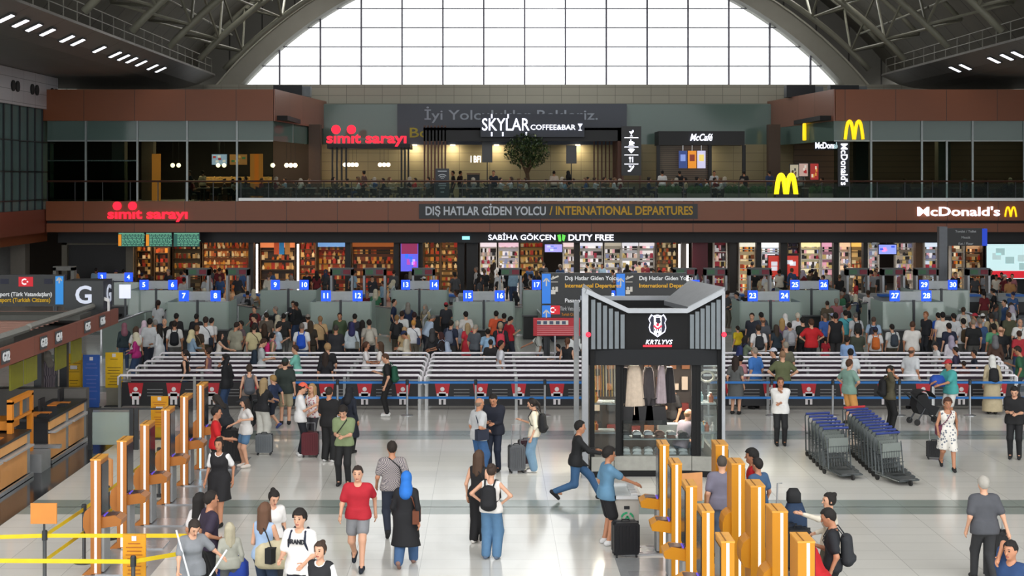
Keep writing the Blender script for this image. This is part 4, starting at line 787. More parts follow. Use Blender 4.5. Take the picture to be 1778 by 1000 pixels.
notice('notice_board', 'yellow notice board on grey foot, right of the blue one', 183, 213, 612, 673, 43.2, 0, 'e0b40e', '8a8678')
notice('notice_board', 'yellow-orange notice board behind the orange self check-in columns', 262, 292, 688, 742, 37.8, 0, 'd8980e', 'c8a01a', 'b0600e', hl=1)
notice('notice_board', 'yellow-orange notice board standing before the lower yellow belts', 213, 253, 928, 1010, 22.4, 0, 'd89410', 'd89410', 'a8600e')
t = thing('glass_gate', 'clear glass swing panel between dark posts beside the check-in counters', 'gate', (0, 36.3, 0))
for px in (157, 229, 237): x = P(px, 0, 36.3).x; MB().b2((x - .05, -.05, 0), (x + .05, .05, 1.02)).build('post', m_dkmet, t)
MB().b2((P(157, 0, 36.3).x, -.02, .98), (P(300, 0, 36.3).x, .02, 1.02)).build('top_rail', m_dkmet, t); MB().b2((P(160, 0, 36.3).x, -.01, .12), (P(226, 0, 36.3).x, .01, .92)).build('glass_pane', m_bglass, t)
# ================================================================ CHECK-IN ISLAND AT LEFT
m_orc = M('e08a22', .45, 0, 0, .06, 2.); m_oro = M('d9822e', .45); m_grey = M('9da0a2', .4, .2)
def counter(Y0, Y1, lab):
    t = thing('checkin_counter', lab, 'counter', (-10.3, 0, 0)); w = Y1 - Y0
    MB().b2((-.75, Y0, .08), (-.02, Y1, 1.02)).build('body', m_dark, t); MB().b2((-.85, Y0 - .03, 1.0), (.04, Y1 + .03, 1.06)).build('top', M('1c1d20', .3), t)
    for k in range(2):
        ya = Y0 + .08 + k * w / 2; yb = ya + w / 2 - .3
        MB().b2((-.02, ya, .12), (.02, yb, .7)).build('front_panel', M('f2ac66', .45, 0, 0, .12, 1.5), t); MB().b2((-.02, ya, .8), (.02, yb, 1.0)).build('upper_panel', M('f2b06a', .45, 0, 0, .12, 1.5), t)
        MB().b2((-.02, yb, .1), (.015, yb + .22, 1.0)).build('steel_panel', m_grey, t); MB().b2((-.03, ya, .72), (.15, yb + .1, .76)).build('bag_shelf', M('c5c8cb', .3, .4), t)
        MB().b2((-.62, ya + .3, 1.06), (-.2, ya + .9, 1.08)).build('desk_mat', m_oro, t)
        s = MB(); s.b2((-.55, ya + .95, 1.06), (-.5, ya + 1.35, 1.36)); s.b2((-.6, ya + 1.1, 1.05), (-.48, ya + 1.2, 1.15)); s.build('monitor', m_dark, t)
        c = MB(); c.b2((-.35, ya + .2, 1.06), (-.15, ya + .5, 1.1)); c.build('keyboard', m_dark, t)
    MB().b2((.05, Y0, .02), (.1, Y1, .1)).build('kick_rail', m_sil, t)
counter(28.8, 33.0, 'near orange check-in counter at the left edge with steel bag shelf'); counter(34.4, 37.6, 'far orange check-in counter left of the blue notice board')
t = thing('orange_portal', 'orange framed screen portal standing over the near check-in counter', 'frame', (-10.55, 33.3, 0))
b = MB(); b.b2((-.06, -.9, .0), (.06, -.78, 1.75)); b.b2((-.06, .5, .0), (.06, .62, 1.75)); b.b2((-.06, -.9, 1.7), (.06, .62, 1.8)); b.b2((-.06, -.9, 1.3), (.06, .62, 1.36)); b.b2((-.05, -.2, 1.3), (.05, -.14, 1.75)); b.build('frame', m_orc, t)
MB().b2((-2.6, -.7, 1.1), (-.1, .1, 1.3)).build('canopy', m_orc, t); b = MB(); b.b2((-.02, -.78, 1.36), (.0, -.2, 1.7)); b.b2((-.02, -.14, 1.36), (.0, .5, 1.7)); b.build('screen', M('5a6a70', .2), t)
tag(MB().b2((-10.9, 33.4, 0), (-10.15, 34.1, .42)).build('weighing_scale', M('a7aaac', .35, .4)), 'low steel baggage scale between the two orange counters', 'scale'); tag(MB().b2((-11.4, 34.15, .42), (-9.95, 34.3, .5)).build('steel_rail', m_sil), 'short bright steel rail beside the baggage scale', 'rail')
struct(MB().b2((-16, 38.0, 0), (-10.4, 38.3, 1.25)).build('wall_checkin', M('5f5c58', .6)))
t = thing('checkin_canopy', 'brown fascia beam with grey gate number plates over the check-in island', 'canopy')
MB().b2((-10.9, 28, 2.47), (-10.8, 42.9, 2.9)).build('fascia', grid_mat('canopyw', '8a5240', '5b3328', 0, 3.5, .45, .03, 'XY', vary=.05, grain=(1, 1, 10)), t)
for n_, px in (('G12', 9), ('G13', 75), ('G14', 101), ('G15', 151), ('G16', 177)):
    y = F * 10.79 / (850 - px); q = MB().b2((-10.79, y - .26, 2.55), (-10.77, y + .26, 2.86)).build('number_plate', M('4d5052', .5), t)
    o = text('number', n_, (-10.76, y, 2.7), .2, M('cfd2d4', .5, 0, .2), q, width=.46, bold=.03); o.rotation_euler = (math.pi / 2, 0, math.pi / 2)
r_ = MB(); 
for k in range(32): r_.b2((-18, 28.4 + .45 * k, 2.82), (-11.6, 28.5 + .45 * k, 2.86))
r_.build('louvre', M('9a7466', .6), t); MB().b2((-18, 28, 2.6), (-11, 42.8, 2.7)).build('ceiling_panel', M('2e2f2d', .7), t)
for y in (33, 39.6): MB().b2((-18, y, 2.86), (-11, y + 1.1, 3.0)).build('cross_beam', M('4c4d48', .6), t)
MB().tube([(-11.3, 28, 3.0), (-11.3, 36, 3.0)], .09, 8).build('cable_duct', M('85857f', .5), t); MB().tube([(-11.25, 36, 3.05), (-11.25, 42.5, 3.05)], .08, 8).build('cable_duct', M('85857f', .5), t)
for y in (30, 38.5, 40.8): MB().b2((-11.9, y, 0), (-11.7, y + .2, 2.6)).build('post', m_dkmet, t)
for k, (px, py, c) in enumerate(((30, 643, '8a8a20'), (55, 637, '92922a'), (107, 610, '80801c'), (134, 597, '8c881e'))):
    y = F * 11.2 / (850 - px); o = MB().b2((-11.25, y - .45, 1.7), (-11.2, y + .45, 2.3)).build('hanging_sign', M(c, .5)); tag(o, 'yellow-green sign panel hanging under the numbered beam, ' + ['leftmost', 'second from left', 'third from left', 'nearest the end of the beam'][k], 'sign')
t = thing('letter_cube', 'dark cube with white letter G on top of the check-in island', 'sign', (-11.2, 42.1, 2.95)); MB().b2((-.85, -.3, 0), (.25, .7, .82)).build('box', M('2e3234', .4), t)
text('letter', 'G', (-.3, -.32, .4), .5, M('c9d0e0', .5, 0, .4), t, bold=.03); o = text('letter', 'G', (.27, .25, .4), .5, M('c9d0e0', .5, 0, .4), t, bold=.03); o.rotation_euler = (math.pi / 2, 0, math.pi / 2)
b = MB(); b.b2((-.03, -.03, 0), (.03, .03, .3)); b.bar((0, 0, .3), (-.22, -.1, .4), .09); tag(b.build('security_camera', M('d5d5d5', .4), None, (-10.85, 42.0, 2.9)), 'small white security camera on the end of the numbered beam', 'camera')
# ================================================================ SELF CHECK-IN COLUMNS
m_led = M('fff1ea', .4, 0, 1.7); m_ledb = M('a8e4ff', .4, 0, 1.6); m_scr = M('20262e', .15)
def totem(lab, x, y, face, led=m_led, body='ad6c2e', g=None, wd=.085):
    t = thing('self_checkin_column', lab, 'kiosk', (x, y, 0), 0, g); f = face; mo = M(body, .4, 0, 0, .05, 2.)
    b = MB(); b.b2((-wd, -.25, .02), (wd, .25, 1.93)); b.build('column', mo, t)
    MB().b2((-wd - .005, -.255, 1.93), (wd + .005, .255, 1.955)).build('top_cap', M('d99a3a', .4), t)
    lx = f * (wd - .085); MB().b2((lx - .019, -.2512, .04), (lx + .019, -.24, 1.93)).build('light_strip', led, t)
    MB().b2((-wd * .3 - .008, -.24, 1.955), (-wd * .3 + .008, .24, 1.962)).build('groove', M('8a5a14', .5), t); q = MB().b2((f * wd, -.21, 1.0), (f * (wd + .015), .21, 1.86)).build('screen', m_scr, t)
    MB().prism([(f * .08, .78), (f * .4, .82), (f * .42, .92), (f * .3, .99), (f * .08, .96)], -.18, .2).build('tray', mo, t)
    MB().b2((f * .14, -.13, .965), (f * .32, .12, .99)).build('scanner_slot', M('3a2a30', .3), t); MB().b2((f * .1, -.12, .965), (f * .12, .12, .985)).build('glow_edge', M('6a5ae8', .4, 0, .6), t)
    MB().prism([(-f * .08, .66), (-f * (wd + .1), .7), (-f * (wd + .14), .8), (-f * (wd + .14), .95), (-f * (wd + .11), 1.06), (-f * (wd + .03), 1.13), (-f * .08, 1.14)], -.2, .2).build('rear_housing', mo, t)
    MB().b2((f * .085, -.2, .05), (f * .13, .2, .78)).build('grey_panel', m_grey, t); MB().b2((0, -.3, 0), (f * .75, .3, .03)).build('base_plate', M('b9bcc0', .25, .6), t)
    MB().prism([(-f * .24, .0), (-f * .08, .0), (-f * .08, .12)], -.24, .24).build('foot', mo, t)
    return t
NM = ['first', 'second', 'third', 'fourth', 'fifth', 'sixth']
for k, s in enumerate((102.3, 95.6, 89.7, 84.3, 79.5, 75.3)): totem('orange self check-in column facing right, %s from the front in the left row' % NM[k], -6.62, F / s, 1, m_ledb if k == 5 else m_led)
for k, s in enumerate((97, 103.8, 111.9, 121, 131.8)): totem('bright orange self check-in column facing left, %s from the back in the inner right row' % NM[k], 3.1, F / s, -1, body='c2810f')
for k, s in enumerate((97, 103.8, 111.9, 121, 131.8)): totem('bright orange self check-in column facing right, %s from the back in the outer right row' % NM[k], 4.12, F / s, 1, body='c2810f', wd=.11)
struct(MB().b2((2.2, 18.5, 0), (5.2, 25.9, .008)).build('floor_pad_right', M('8f9294', .2))); struct(MB().b2((-6.8, 24, 0), (-5.7, 35.3, .008)).build('floor_pad_left', M('8f9294', .2)))
for x, y, r, l in ((3.55, 25.9, .3, 'behind the inner right row'), (-7.05, 27.3, -1.0, 'behind the first left column')):
    t = thing('orange_plate', 'plain pale orange plate on a stand ' + l, 'sign', (x, y, 0), r); MB().b2((-.2, -.015, 1.0), (.2, .015, 1.5)).build('plate', M('d89a62', .5), t); MB().tube([(0, 0, 0), (0, 0, 1.05)], .02, 8).build('pole', m_dkmet, t); MB().lathe([(.16, 0), (.16, .02), (.03, .04)]).build('base', m_dkmet, t)
# ================================================================ STRIPED KIOSK
KY = 33.0; ks = F / KY; kx = lambda px: (px - VX) / ks; m_kd = M('08090b', .85); m_ks = M('a4a8ad', .3, .5); m_st = M('6f777c', .35, .3)
t = thing('striped_kiosk', 'black and silver striped fan-shop kiosk with glass showcases and lit eagle crest', 'kiosk', (0, 0, 0))
xL, xl, xr, xR = kx(1022), kx(1090), kx(1193), kx(1252); yo = KY - .15; yb = KY + 3.0
MB().prism([(xL, yo), (xl, KY), (xr, KY), (xR, yo), (xR, yb), (xL, yb)], 0, .14, 'XY').build('plinth', m_kd, t)
b = MB()
for xa, ya, xb, yb_ in ((xL + .05, yo + .06, xL + .55, KY - .03), (xl - .3, KY + .04, xr + .1, KY + .04), (xr + .12, KY + .02, xR - .06, yo + .06)): b.bar((xa, ya, .3), (xb, yb_, .3), .1, .32)
b.b2((xR - .1, yo + .1, .14), (xR - .02, yb - .1, .46)); b.build('stone_panel', M('96968f', .5, 0, 0, .15), t)
zi, zo = 3.7, 4.15; zb = 2.85
def quad(b, p, th, m=0):                        # slab from 4 points, thickness along +Y
    b.add([Vector(q) for q in p] + [Vector(q) + Vector((0, th, 0)) for q in p], [(0, 1, 2, 3), (7, 6, 5, 4), (0, 4, 5, 1), (1, 5, 6, 2), (2, 6, 7, 3), (3, 7, 4, 0)], m)
b = MB(); quad(b, [(xL, yo, zb), (xl, KY, zb), (xl, KY, zi), (xL, yo, zo)], .2); quad(b, [(xl, KY, zb), (xr, KY, zb), (xr, KY, zi), (xl, KY, zi)], .2); quad(b, [(xr, KY, zb), (xR, yo, zb), (xR, yo, zo), (xr, KY, zi)], .2)
b.b2((xR - .1, yo, zb), (xR, yb, zi)); b.b2((xL, yo, zb), (xL + .1, yb, zi)); b.b2((xL, yb - .1, zb - .2), (xR, yb, zi)); b.build('header', m_kd, t)
MB().b2((xL, yo + .1, zb - .35), (xR, KY + .12, zb)).build('beam', M('13161a', .8), t)
for sd in (0, 1):
    for k in range(6):
        f = (k + .7) / 6.6; xa = xL + (xl - xL) * f if not sd else xR + (xr - xR) * f; ya = yo + .15 * f - .02; zt = zo + (zi - zo) * f - .13
        MB().b2((xa - .045, ya - .01, zb + .02), (xa + .045, ya + .03, zt)).build('silver_stripe', m_st, t)
b = MB(); b.bar((xL - .08, yo - .05, zo + .02), (xl, KY - .05, zi + .02), .14, .1); b.bar((xl, KY - .05, zi + .02), (xr, KY - .05, zi + .02), .14, .1); b.bar((xr, KY - .05, zi + .02), (xR + .04, yo - .05, zo + .02), .14, .1)
b.build('silver_trim', m_ks, t); MB().b2((xL, yb, zi - .05), (xR, yb + .1, zi + .1)).build('rear_trim', m_ks, t)
b = MB(); b.b2((xL - .16, yo - .05, 0), (xL - .02, yo + .12, zo + .05)); b.b2((xR - .01, yo - .05, 0), (xR + .06, yo + .12, zo + .02)); b.b2((xL - .16, yb - .1, 0), (xL - .04, yb, zi)); b.build('side_frame', m_ks, t)
def slab(pts, th):
    b = MB(); b.add([Vector(p) for p in pts] + [Vector(p) - Vector((0, 0, th)) for p in pts], [(0, 1, 2, 3), (7, 6, 5, 4), (0, 4, 5, 1), (1, 5, 6, 2), (2, 6, 7, 3), (3, 7, 4, 0)]); return b
slab([(xL - .15, yo, zo + .1), (xl - .05, KY, zi + .1), (xl - .35, KY + 1.2, zi + .1), (xL - .05, KY + .9, zo + .1)], .1).build('roof_flap', m_ks, t)
slab([(xr + .02, KY, zi + .1), (xR + .06, yo, zo + .1), (xR - .45, KY + 1.9, zo + .12), (xr - .35, KY + 1.4, zi + .12)], .1).build('roof_flap', m_ks, t)
MB().b2((xL, KY + .3, zi - .6), (xR, yb, zi - .5)).build('roof_well', M('1d1f22', .6), t)
# crest
cx_, cz_ = (kx(1141.5)), H - (565 - HY) / ks; yy = KY - .03
def shield(s): return [(cx_ + u * s, cz_ + v * s) for u, v in ((-.2, .25), (-.16, .3), (-.12, .26), (.0, .29), (.12, .26), (.16, .3), (.2, .25), (.24, .17), (.2, .08), (.23, -.05), (.2, -.17), (.0, -.31), (-.2, -.17), (-.23, -.05), (-.2, .08), (-.24, .17))]
MB().prism(shield(.84), yy, KY).build('crest_plate', M('e8eaff', .5, 0, 1.5), t); MB().prism(shield(.75), yy - .01, yy).build('crest_field', M('10122e', .5), t)
MB().prism([(cx_ - .085, cz_ + .2), (cx_ + .085, cz_ + .2), (cx_ + .085, cz_ - .17), (cx_, cz_ - .215), (cx_ - .085, cz_ - .17)], yy - .02, yy - .01).build('crest_stripe', M('f4f4ff', .5, 0, 1.3), t)
b = MB(); b.b2((cx_ - .04, yy - .03, cz_ + .08), (cx_ + .055, yy - .021, cz_ + .18)); b.b2((cx_ - .02, yy - .03, cz_ - .2), (cx_ + .02, yy - .021, cz_ - .16)); b.ball((cx_ + .02, yy - .025, cz_ + .09), .05, 8, 4, 0, (1, .1, 1)); b.build('crest_eagle', M('10122e', .5), t)
b = MB()
for i in range(9): a0, a1 = math.radians(190 + 160 * i / 9), math.radians(190 + 160 * (i + 1) / 9); b.bar((cx_ + .08 * math.cos(a0), yy - .025, cz_ + .02 + .08 * math.sin(a0)), (cx_ + .08 * math.cos(a1), yy - .025, cz_ + .02 + .08 * math.sin(a1)), .01, .04)
b.ball((cx_, yy - .025, cz_ + .02), .035, 8, 4, 0, (1, .2, 1)); b.build('crest_crescent', M('e01838', .5, 0, 1.), t)
b = MB(); [b.b2((cx_ - .08 + .045 * k, yy - .03, cz_ - .12), (cx_ - .06 + .045 * k, yy - .021, cz_ - .07)) for k in range(4)]; b.build('crest_year', M('10122e', .5), t)
text('lettering', 'KRTLYVS', (cx_ + .02, KY - .03, H - (594 - HY) / ks), .1, m_wl, t, width=.6, bold=.012, shear=.3, spacing=1.15); MB().b2((cx_ - .32, KY - .02, H - (602 - HY) / ks), (cx_ + .32, KY, H - (599 - HY) / ks)).build('red_underline', M('ff2030', .5, 0, 1.5), t)
for x, yv in ((xL - .02, yo - .08), (xR + .03, yo - .08)): b = MB(); b.ball((x, yv, H - (579 - HY) / ks), .06, 8, 5); b.build('red_lamp', M('ff3048', .5, 0, 1.2), t)
for px, y in ((1028, yo + .05), (1073, KY), (1079, KY + .05), (1205, KY), (1213, KY), (1249, yo + .05)): MB().b2((kx(px) - .05, y, .1), (kx(px) + .05, y + .1, zb)).build('post', m_kd, t)
for px in (1028, 1249): MB().b2((kx(px) - .05, yb - .2, .1), (kx(px) + .05, yb - .1, zb)).build('post', m_kd, t)
g = MB(); g.b2((xL + .1, KY - .0, .46), (kx(1070), KY + .012, zb - .35)); g.b2((kx(1214), KY, .46), (xR - .1, KY + .012, zb - .35)); g.b2((kx(1080), KY + .05, .46), (kx(1200), KY + .06, 1.25)); g.b2((xR - .04, yo + .1, .46), (xR - .03, yb - .1, zb)); g.b2((xL + .02, yo + .1, .46), (xL + .03, yb - .1, zb)); g.build('glass_pane', glass_mat('show_glass', 'eef2f1', .03, .02, .99), t)
b = MB()
for z in (.95, 1.6): b.b2((xL + .1, KY + .05, z), (kx(1070), KY + .6, z + .03)); b.b2((kx(1214), KY + .05, z), (xR - .1, KY + .6, z + .03))
b.b2((kx(1082), KY + .1, .8), (kx(1198), KY + .6, .83)); b.build('glass_shelf', M('8d9496', .2, .2), t)
MB().b2((xL + .1, yo + .2, .12), (xR - .1, yb - .1, .16)).build('inner_floor', M('4a4a4a', .5), t); MB().b2((xL + .1, yb - .5, .16), (xR - .1, yb - .42, zb - .3)).build('rear_display', M('2a2320', .6), t); b = MB(); rz_ = random.Random(9); [b.b2((xL + .3 + .3 * i_, yb - .62, .6 + .5 * j_), (xL + .3 + .3 * i_ + rz_.uniform(.1, .24), yb - .5, .6 + .5 * j_ + rz_.uniform(.12, .36)), rz_.randrange(4)) for i_ in range(9) for j_ in range(4)]; b.build('stacked_goods_pattern', [M('8a5a3a', .7), M('17171a', .7), M('b0a090', .7), M('6a2420', .7)], t)
MB().b2((kx(1212), KY + .62, .16), (kx(1218), KY + 1.9, 1.0)).build('inner_counter', M('1c1c1e', .4), t); MB().b2((kx(1150), KY + .7, .16), (kx(1208), KY + 1.0, 1.05)).build('till_counter', M('b9bab4', .4), t)
for x in (kx(1050), kx(1110), kx(1170), kx(1230)): o = area('kiosk_spot', (x, KY + .8, 2.5), .3, 60, (1, .88, .74))
def garment(lab, x, y, z, w, h, c, name='hanging_garment', folds=7):
    b = MB(); n = 28; vs = []
    for zz_, ws_ in ((0, .55), (-.12, .8), (-.45, .95), (-1, 1.15)):
        for i in range(n):
            a = 2 * math.pi * i / n; r = 1 + .12 * math.sin(folds * a) * (-zz_ + .2); vs.append((x + w / 2 * ws_ * r * math.cos(a), y + .09 * r * math.sin(a), z + zz_ * h))
    fs = [(k * n + i, k * n + (i + 1) % n, (k + 1) * n + (i + 1) % n, (k + 1) * n + i) for k in range(3) for i in range(n)] + [tuple(range(n)), tuple(range(3 * n, 4 * n))]
    b.add(vs, fs); b.tube([(x - .0, y, z), (x, y, z + .08)], .01, 5, 0); tag(b.build(name, M(c, .8, 0, 0, .15, 12), smooth=False), lab, 'garment')
garment('long beige dress-like garment hanging in the kiosk doorway', kx(1103), KY + .3, 2.45, .42, 1.1, 'c4b3a0'); garment('shorter grey-lilac scarf garment hanging in the middle of the kiosk', kx(1151), KY + .3, 2.45, .2, .85, '9c8f94')
garment('black jacket hanging left of the beige garment in the kiosk', kx(1086), KY + .35, 2.4, .25, .8, '17171a'); garment('black shirt hanging right of the scarf in the kiosk', kx(1166), KY + .4, 2.4, .25, .8, '1c1a1e'); garment('dark beaded top hanging between beige garment and scarf', kx(1129), KY + .4, 2.4, .3, .9, '3a3638')
for k, (px, z, w, h) in enumerate(((1096, 1.15, .42, .38), (1118, 1.12, .5, .42), (1141, 1.12, .5, .42))):
    b = MB(); b.prism([(-w / 2, 0), (w / 2, 0), (w * .42, h), (-w * .42, h)], -.1, .1); b.tube([(-.12, 0, h), (-.08, 0, h + .16), (.08, 0, h + .16), (.12, 0, h)], .015, 6); tag(b.build('handbag', M('151417', .5), None, (kx(px), KY + .3, z)), 'black handbag displayed low in the kiosk, ' + ['left', 'middle', 'right'][k] + ' one of three', 'bag')
rq = random.Random(2)
for row, (z, n, c) in enumerate(((.835, 6, ('8a8c8e', 'b9babc', '2a2c30', 'a9adb4', '6a4a40')), (.465, 6, ('c9cbcd', 'b5b8bb', 'd5d6d8')))):
    for k in range(n):
        px = 1088 + k * 20
        for j in range(2):
            b = MB(); w = .2; b.prism([(-w / 2, 0), (w / 2, 0), (w / 2 - .02, .05), (0, .07), (-w / 2 + .02, .05)], -.13, .13); tag(b.build('folded_shirt', M(rq.choice(c), .8), None, (kx(px), KY + .28, z + .07 * j), rq.uniform(-.1, .1)), 'grey or white folded shirt stacked on the %s shelf of the kiosk' % ('upper' if row == 0 else 'lower'), 'shirt', 'folded shirts on the %s kiosk shelf' % ('upper' if row == 0 else 'lower'))
for k in range(14):
    px = rq.choice([1036, 1044, 1052, 1060, 1220, 1228, 1238]); z = rq.choice([.98, 1.63]); c = rq.choice(['c9963a', 'd8d4c8', 'a8562c', '8fb0b8', 'e8e4e0']); b = MB(); r0 = rq.uniform(.03, .06); b.lathe([(r0, 0), (r0 * 1.1, .12), (r0 * .5, .16), (r0 * .55, .2)], n=10)
    tag(b.build('trinket', M(c, .3, .2), None, (kx(px) + rq.uniform(-.03, .03), KY + rq.uniform(.15, .5), z)), 'small souvenir standing on a glass shelf of the kiosk showcase', 'souvenir', 'souvenirs in the kiosk showcases')
for k in range(8):
    x = kx(1034 + 5 * k); tag(MB().tube([(x, KY + .3, 2.45), (x + .01, KY + .3, 1.75)], .012, 5).build('lanyard', M(['d8b060', 'e8e0d0', 'b87838'][k % 3], .4, .3)), 'thin golden lanyard hanging in the left kiosk showcase', 'lanyard', 'lanyards in the left showcase')
b = MB(); b.tube([(.16 * math.cos(a / 10 * 2 * math.pi), 0, .12 * math.sin(a / 10 * 2 * math.pi)) for a in range(11)], .028, 6, cap=False); b.tube([(-.16, 0, 0), (-.17, 0, -.3)], .02, 6); tag(b.build('scarf_ring', M('e0d8c8', .6), None, (kx(1231), KY + .3, 2.2)), 'white looped scarf hanging in the right kiosk showcase', 'scarf')
tag(MB().tube([(kx(1222), KY + .25, .6), (kx(1224), KY + .25, .93)], .03, 8).build('rolled_scarf', M('cfd4cc', .7)), 'pale rolled scarf, left one at the foot of the right showcase', 'scarf'); tag(MB().tube([(kx(1238), KY + .25, .6), (kx(1240), KY + .25, .93)], .03, 8).build('rolled_scarf', M('cfd4cc', .7)), 'pale rolled scarf, right one at the foot of the right showcase', 'scarf')
# ================================================================ RECYCLING STATION
x, y = 2.47, 27.1
t = thing('recycling_station', 'grey recycling station with slatted open top and green recycling mark', 'bin', (x, y, 0)); MB().b2((-.2, -.35, .03), (.24, .75, .86)).build('body', M('aeaaa2', .4, .1), t)
b = MB(); b.b2((-.24, -.4, .86), (-.18, .8, .92)); b.b2((.22, -.4, .86), (.28, .8, .92)); b.b2((-.24, -.4, .86), (.28, -.34, .92)); b.b2((-.24, .74, .86), (.28, .8, .92)); [b.b2((.1, -.3 + .2 * k, .9), (.22, -.22 + .2 * k, .95)) for k in range(5)]; b.build('top_frame', M('c9cbcc', .3, .3), t)
MB().b2((-.18, -.34, .87), (.2, .74, .89)).build('glass_top', M('d8dfe0', .1), t); MB().box((.02, -.352, .7), (.1, .01, .06)).build('slot', m_dark, t)
b = MB(); 
for k in range(3):
    a0 = math.radians(90 + 120 * k)
    for j in range(4): a1, a2 = a0 + j * .42, a0 + (j + 1) * .42; b.bar((.03 + .11 * math.cos(a1), -.356, .5 + .11 * math.sin(a1)), (.03 + .11 * math.cos(a2), -.356, .5 + .11 * math.sin(a2)), .008, .035)
    b.bar((.03 + .05 * math.cos(a0), -.356, .5 + .05 * math.sin(a0)), (.03 + .05 * math.cos(a0 + 2.1), -.356, .5 + .05 * math.sin(a0 + 2.1)), .008, .03)
b.build('recycling_mark', M('2a9a68', .5), t)
# ================================================================ LUGGAGE CARTS
def cart(hc):
    t = thing('luggage_cart', 'x', 'cart'); mm = M('5c6264', .35, .6); b = MB()   # front towards -Y
    for s in (-1, 1):
        b.tube([(s * .3, .32, .12), (s * .3, .36, .95), (s * .3, .3, 1.02)], .018, 6); b.tube([(s * .3, .32, .14), (s * .26, -.45, .1)], .018, 6); b.tube([(s * .28, .1, .13), (s * .28, .2, .85)], .012, 6)
    b.tube([(-.3, .33, .55), (.3, .33, .55)], .012, 6); b.tube([(-.26, -.45, .1), (.26, -.45, .1)], .018, 6); b.tube([(-.28, .1, .4), (.28, .1, .4)], .01, 6); b.build('frame', mm, t)
    MB().tube([(-.31, .3, 1.02), (.31, .3, 1.02)], .028, 8).build('handle', M(hc, .45), t); w = MB()
    for k in range(9): w.tube([(-.26 + .065 * k, .19, .84), (-.26 + .065 * k, .1, .2)], .006, 4)
    for k in range(4): w.tube([(-.28, .17 - .02 * k, .8 - .17 * k), (.28, .17 - .02 * k, .8 - .17 * k)], .006, 4)
    w.build('wire_basket', mm, t); MB().b2((-.24, .16, .5), (.24, .18, .82)).build('advert_panel', M('78807c', .4), t); MB().b2((-.24, -.44, .12), (.24, .1, .135)).build('deck', M('5a5e5f', .4, .4), t)
    for x, y in ((-.28, .3), (.28, .3), (0, -.5)): MB().tube([(x - .02, y, .06), (x + .02, y, .06)], .06, 12).build('wheel', M('1c1c1c', .6), t)
    return t
_c = {k: tree_of(cart(v)) for k, v in (('blue', '283a80'), ('red', 'c0303c'))}; _used = set()
def putcart(k, x, y, rz, lab, g):
    if k not in _used: _used.add(k); o = _c[k][0]; o.location = (x, y, 0); o.rotation_euler.z = rz; o['label'] = lab; (g and o.__setitem__('group', g)); return
    copy_tree(_c[k], None, (x, y, 0), rz, lab, g)
for k in range(6): putcart('blue', *(Vector(G(1462, 826)).lerp(Vector(G(1430, 795)), k / 5)), .25, 'steel luggage cart with blue handle nested in the left cart row', 'carts nested in the left row')
for k in range(11):
    r = k == 10; putcart('red' if r else 'blue', *(Vector(G(1556, 836)).lerp(Vector(G(1496, 782)), k / 10)), .38, 'steel luggage cart with red handle at the back of the right cart row' if r else 'steel luggage cart with blue handle nested in the right cart row', None if r else 'carts nested in the right row')
# ================================================================ LUGGAGE
def suitcase(lab, px, py, c, h=.65, w=.42, d=.26, rz=0., handle=0., name='suitcase', pos=None):
    x, y = pos or G(px, py); t = thing(name, lab, 'suitcase', (x, y, 0), rz); b = MB(); z0 = .06; mm = M(c, .4, .1, 0, .1)
    n = 5; prof = [(-w / 2, z0 + .04), (-w / 2 + .04, z0), (w / 2 - .04, z0), (w / 2, z0 + .04), (w / 2, h - .04), (w / 2 - .04, h), (-w / 2 + .04, h), (-w / 2, h - .04)]
    b.prism(prof, -d / 2, d / 2)
    for k in range(7): x_ = -w / 2 + w * (k + .75) / 7.5; b.b2((x_ - .012, -d / 2 - .012, z0 + .05), (x_ + .012, d / 2 + .012, h - .05))
    b.build('shell', mm, t); MB().b2((-w / 2 - .005, -.012, z0), (w / 2 + .005, .012, h + .005)).build('zip_band', m_dark, t)
    for sx in (-1, 1):
        for sy in (-1, 1): MB().tube([(sx * w * .38 - .015, sy * d * .36, .03), (sx * w * .38 + .015, sy * d * .36, .03)], .03, 8).build('wheel', m_dark, t)
    q = MB(); q.tube([(-.07, 0, h), (-.06, 0, h + .035), (.06, 0, h + .035), (.07, 0, h)], .012, 6); q.build('carry_handle', m_dark, t)
    if handle:
        q = MB(); q.tube([(-.1, d * .3, h - .05), (-.1, d * .3, h + handle), (.1, d * .3, h + handle), (.1, d * .3, h - .05)], .011, 6); q.build('pull_handle', m_sil, t)
    return t
suitcase('grey hard-shell suitcase standing alone near the queue group', 459, 789, '6f757a', .5, .4, .25)
suitcase('burgundy suitcase beside the couple with the red cap', 539, 793, '5c1420', .6, .4, .26, handle=.2)
suitcase('silver cabin suitcase behind the burgundy one', 533, 776, '9a9c9e', .7, .34, .22)
suitcase('tall black suitcase between the red polo man and the woman in denim shorts', 405, 803, '1a1b1d', .78, .48, .3)
suitcase('grey ribbed suitcase beside the woman with the ponytail', 897, 820, '55585c', .62, .36, .26, .2, .45)
suitcase('dark burgundy small suitcase behind the grey ribbed one', 913, 808, '3a1c28', .6, .34, .24, .2, .4)
suitcase('black suitcase at the feet of the young man in the blue tee', 1086, 966, '15161a', .62, .46, .28, .1)
suitcase('small black suitcase pulled by the woman in the flowered dress', 1622, 797, '121317', .42, .36, .22, -.2, .3)
suitcase('black suitcase pulled by the grey haired man', 1740, 1002, '151619', .8, .4, .28, -.3, .35, pos=(8.45, 24.6))
suitcase('dark suitcase behind the inner orange columns', 1214, 972, '23272d', .75, .4, .25)
suitcase('navy suitcase standing right of the outer orange columns', 1362, 985, '1d2430', .75, .42, .3)
suitcase('black suitcase right of the navy one', 1386, 990, '17181b', .72, .4, .26)
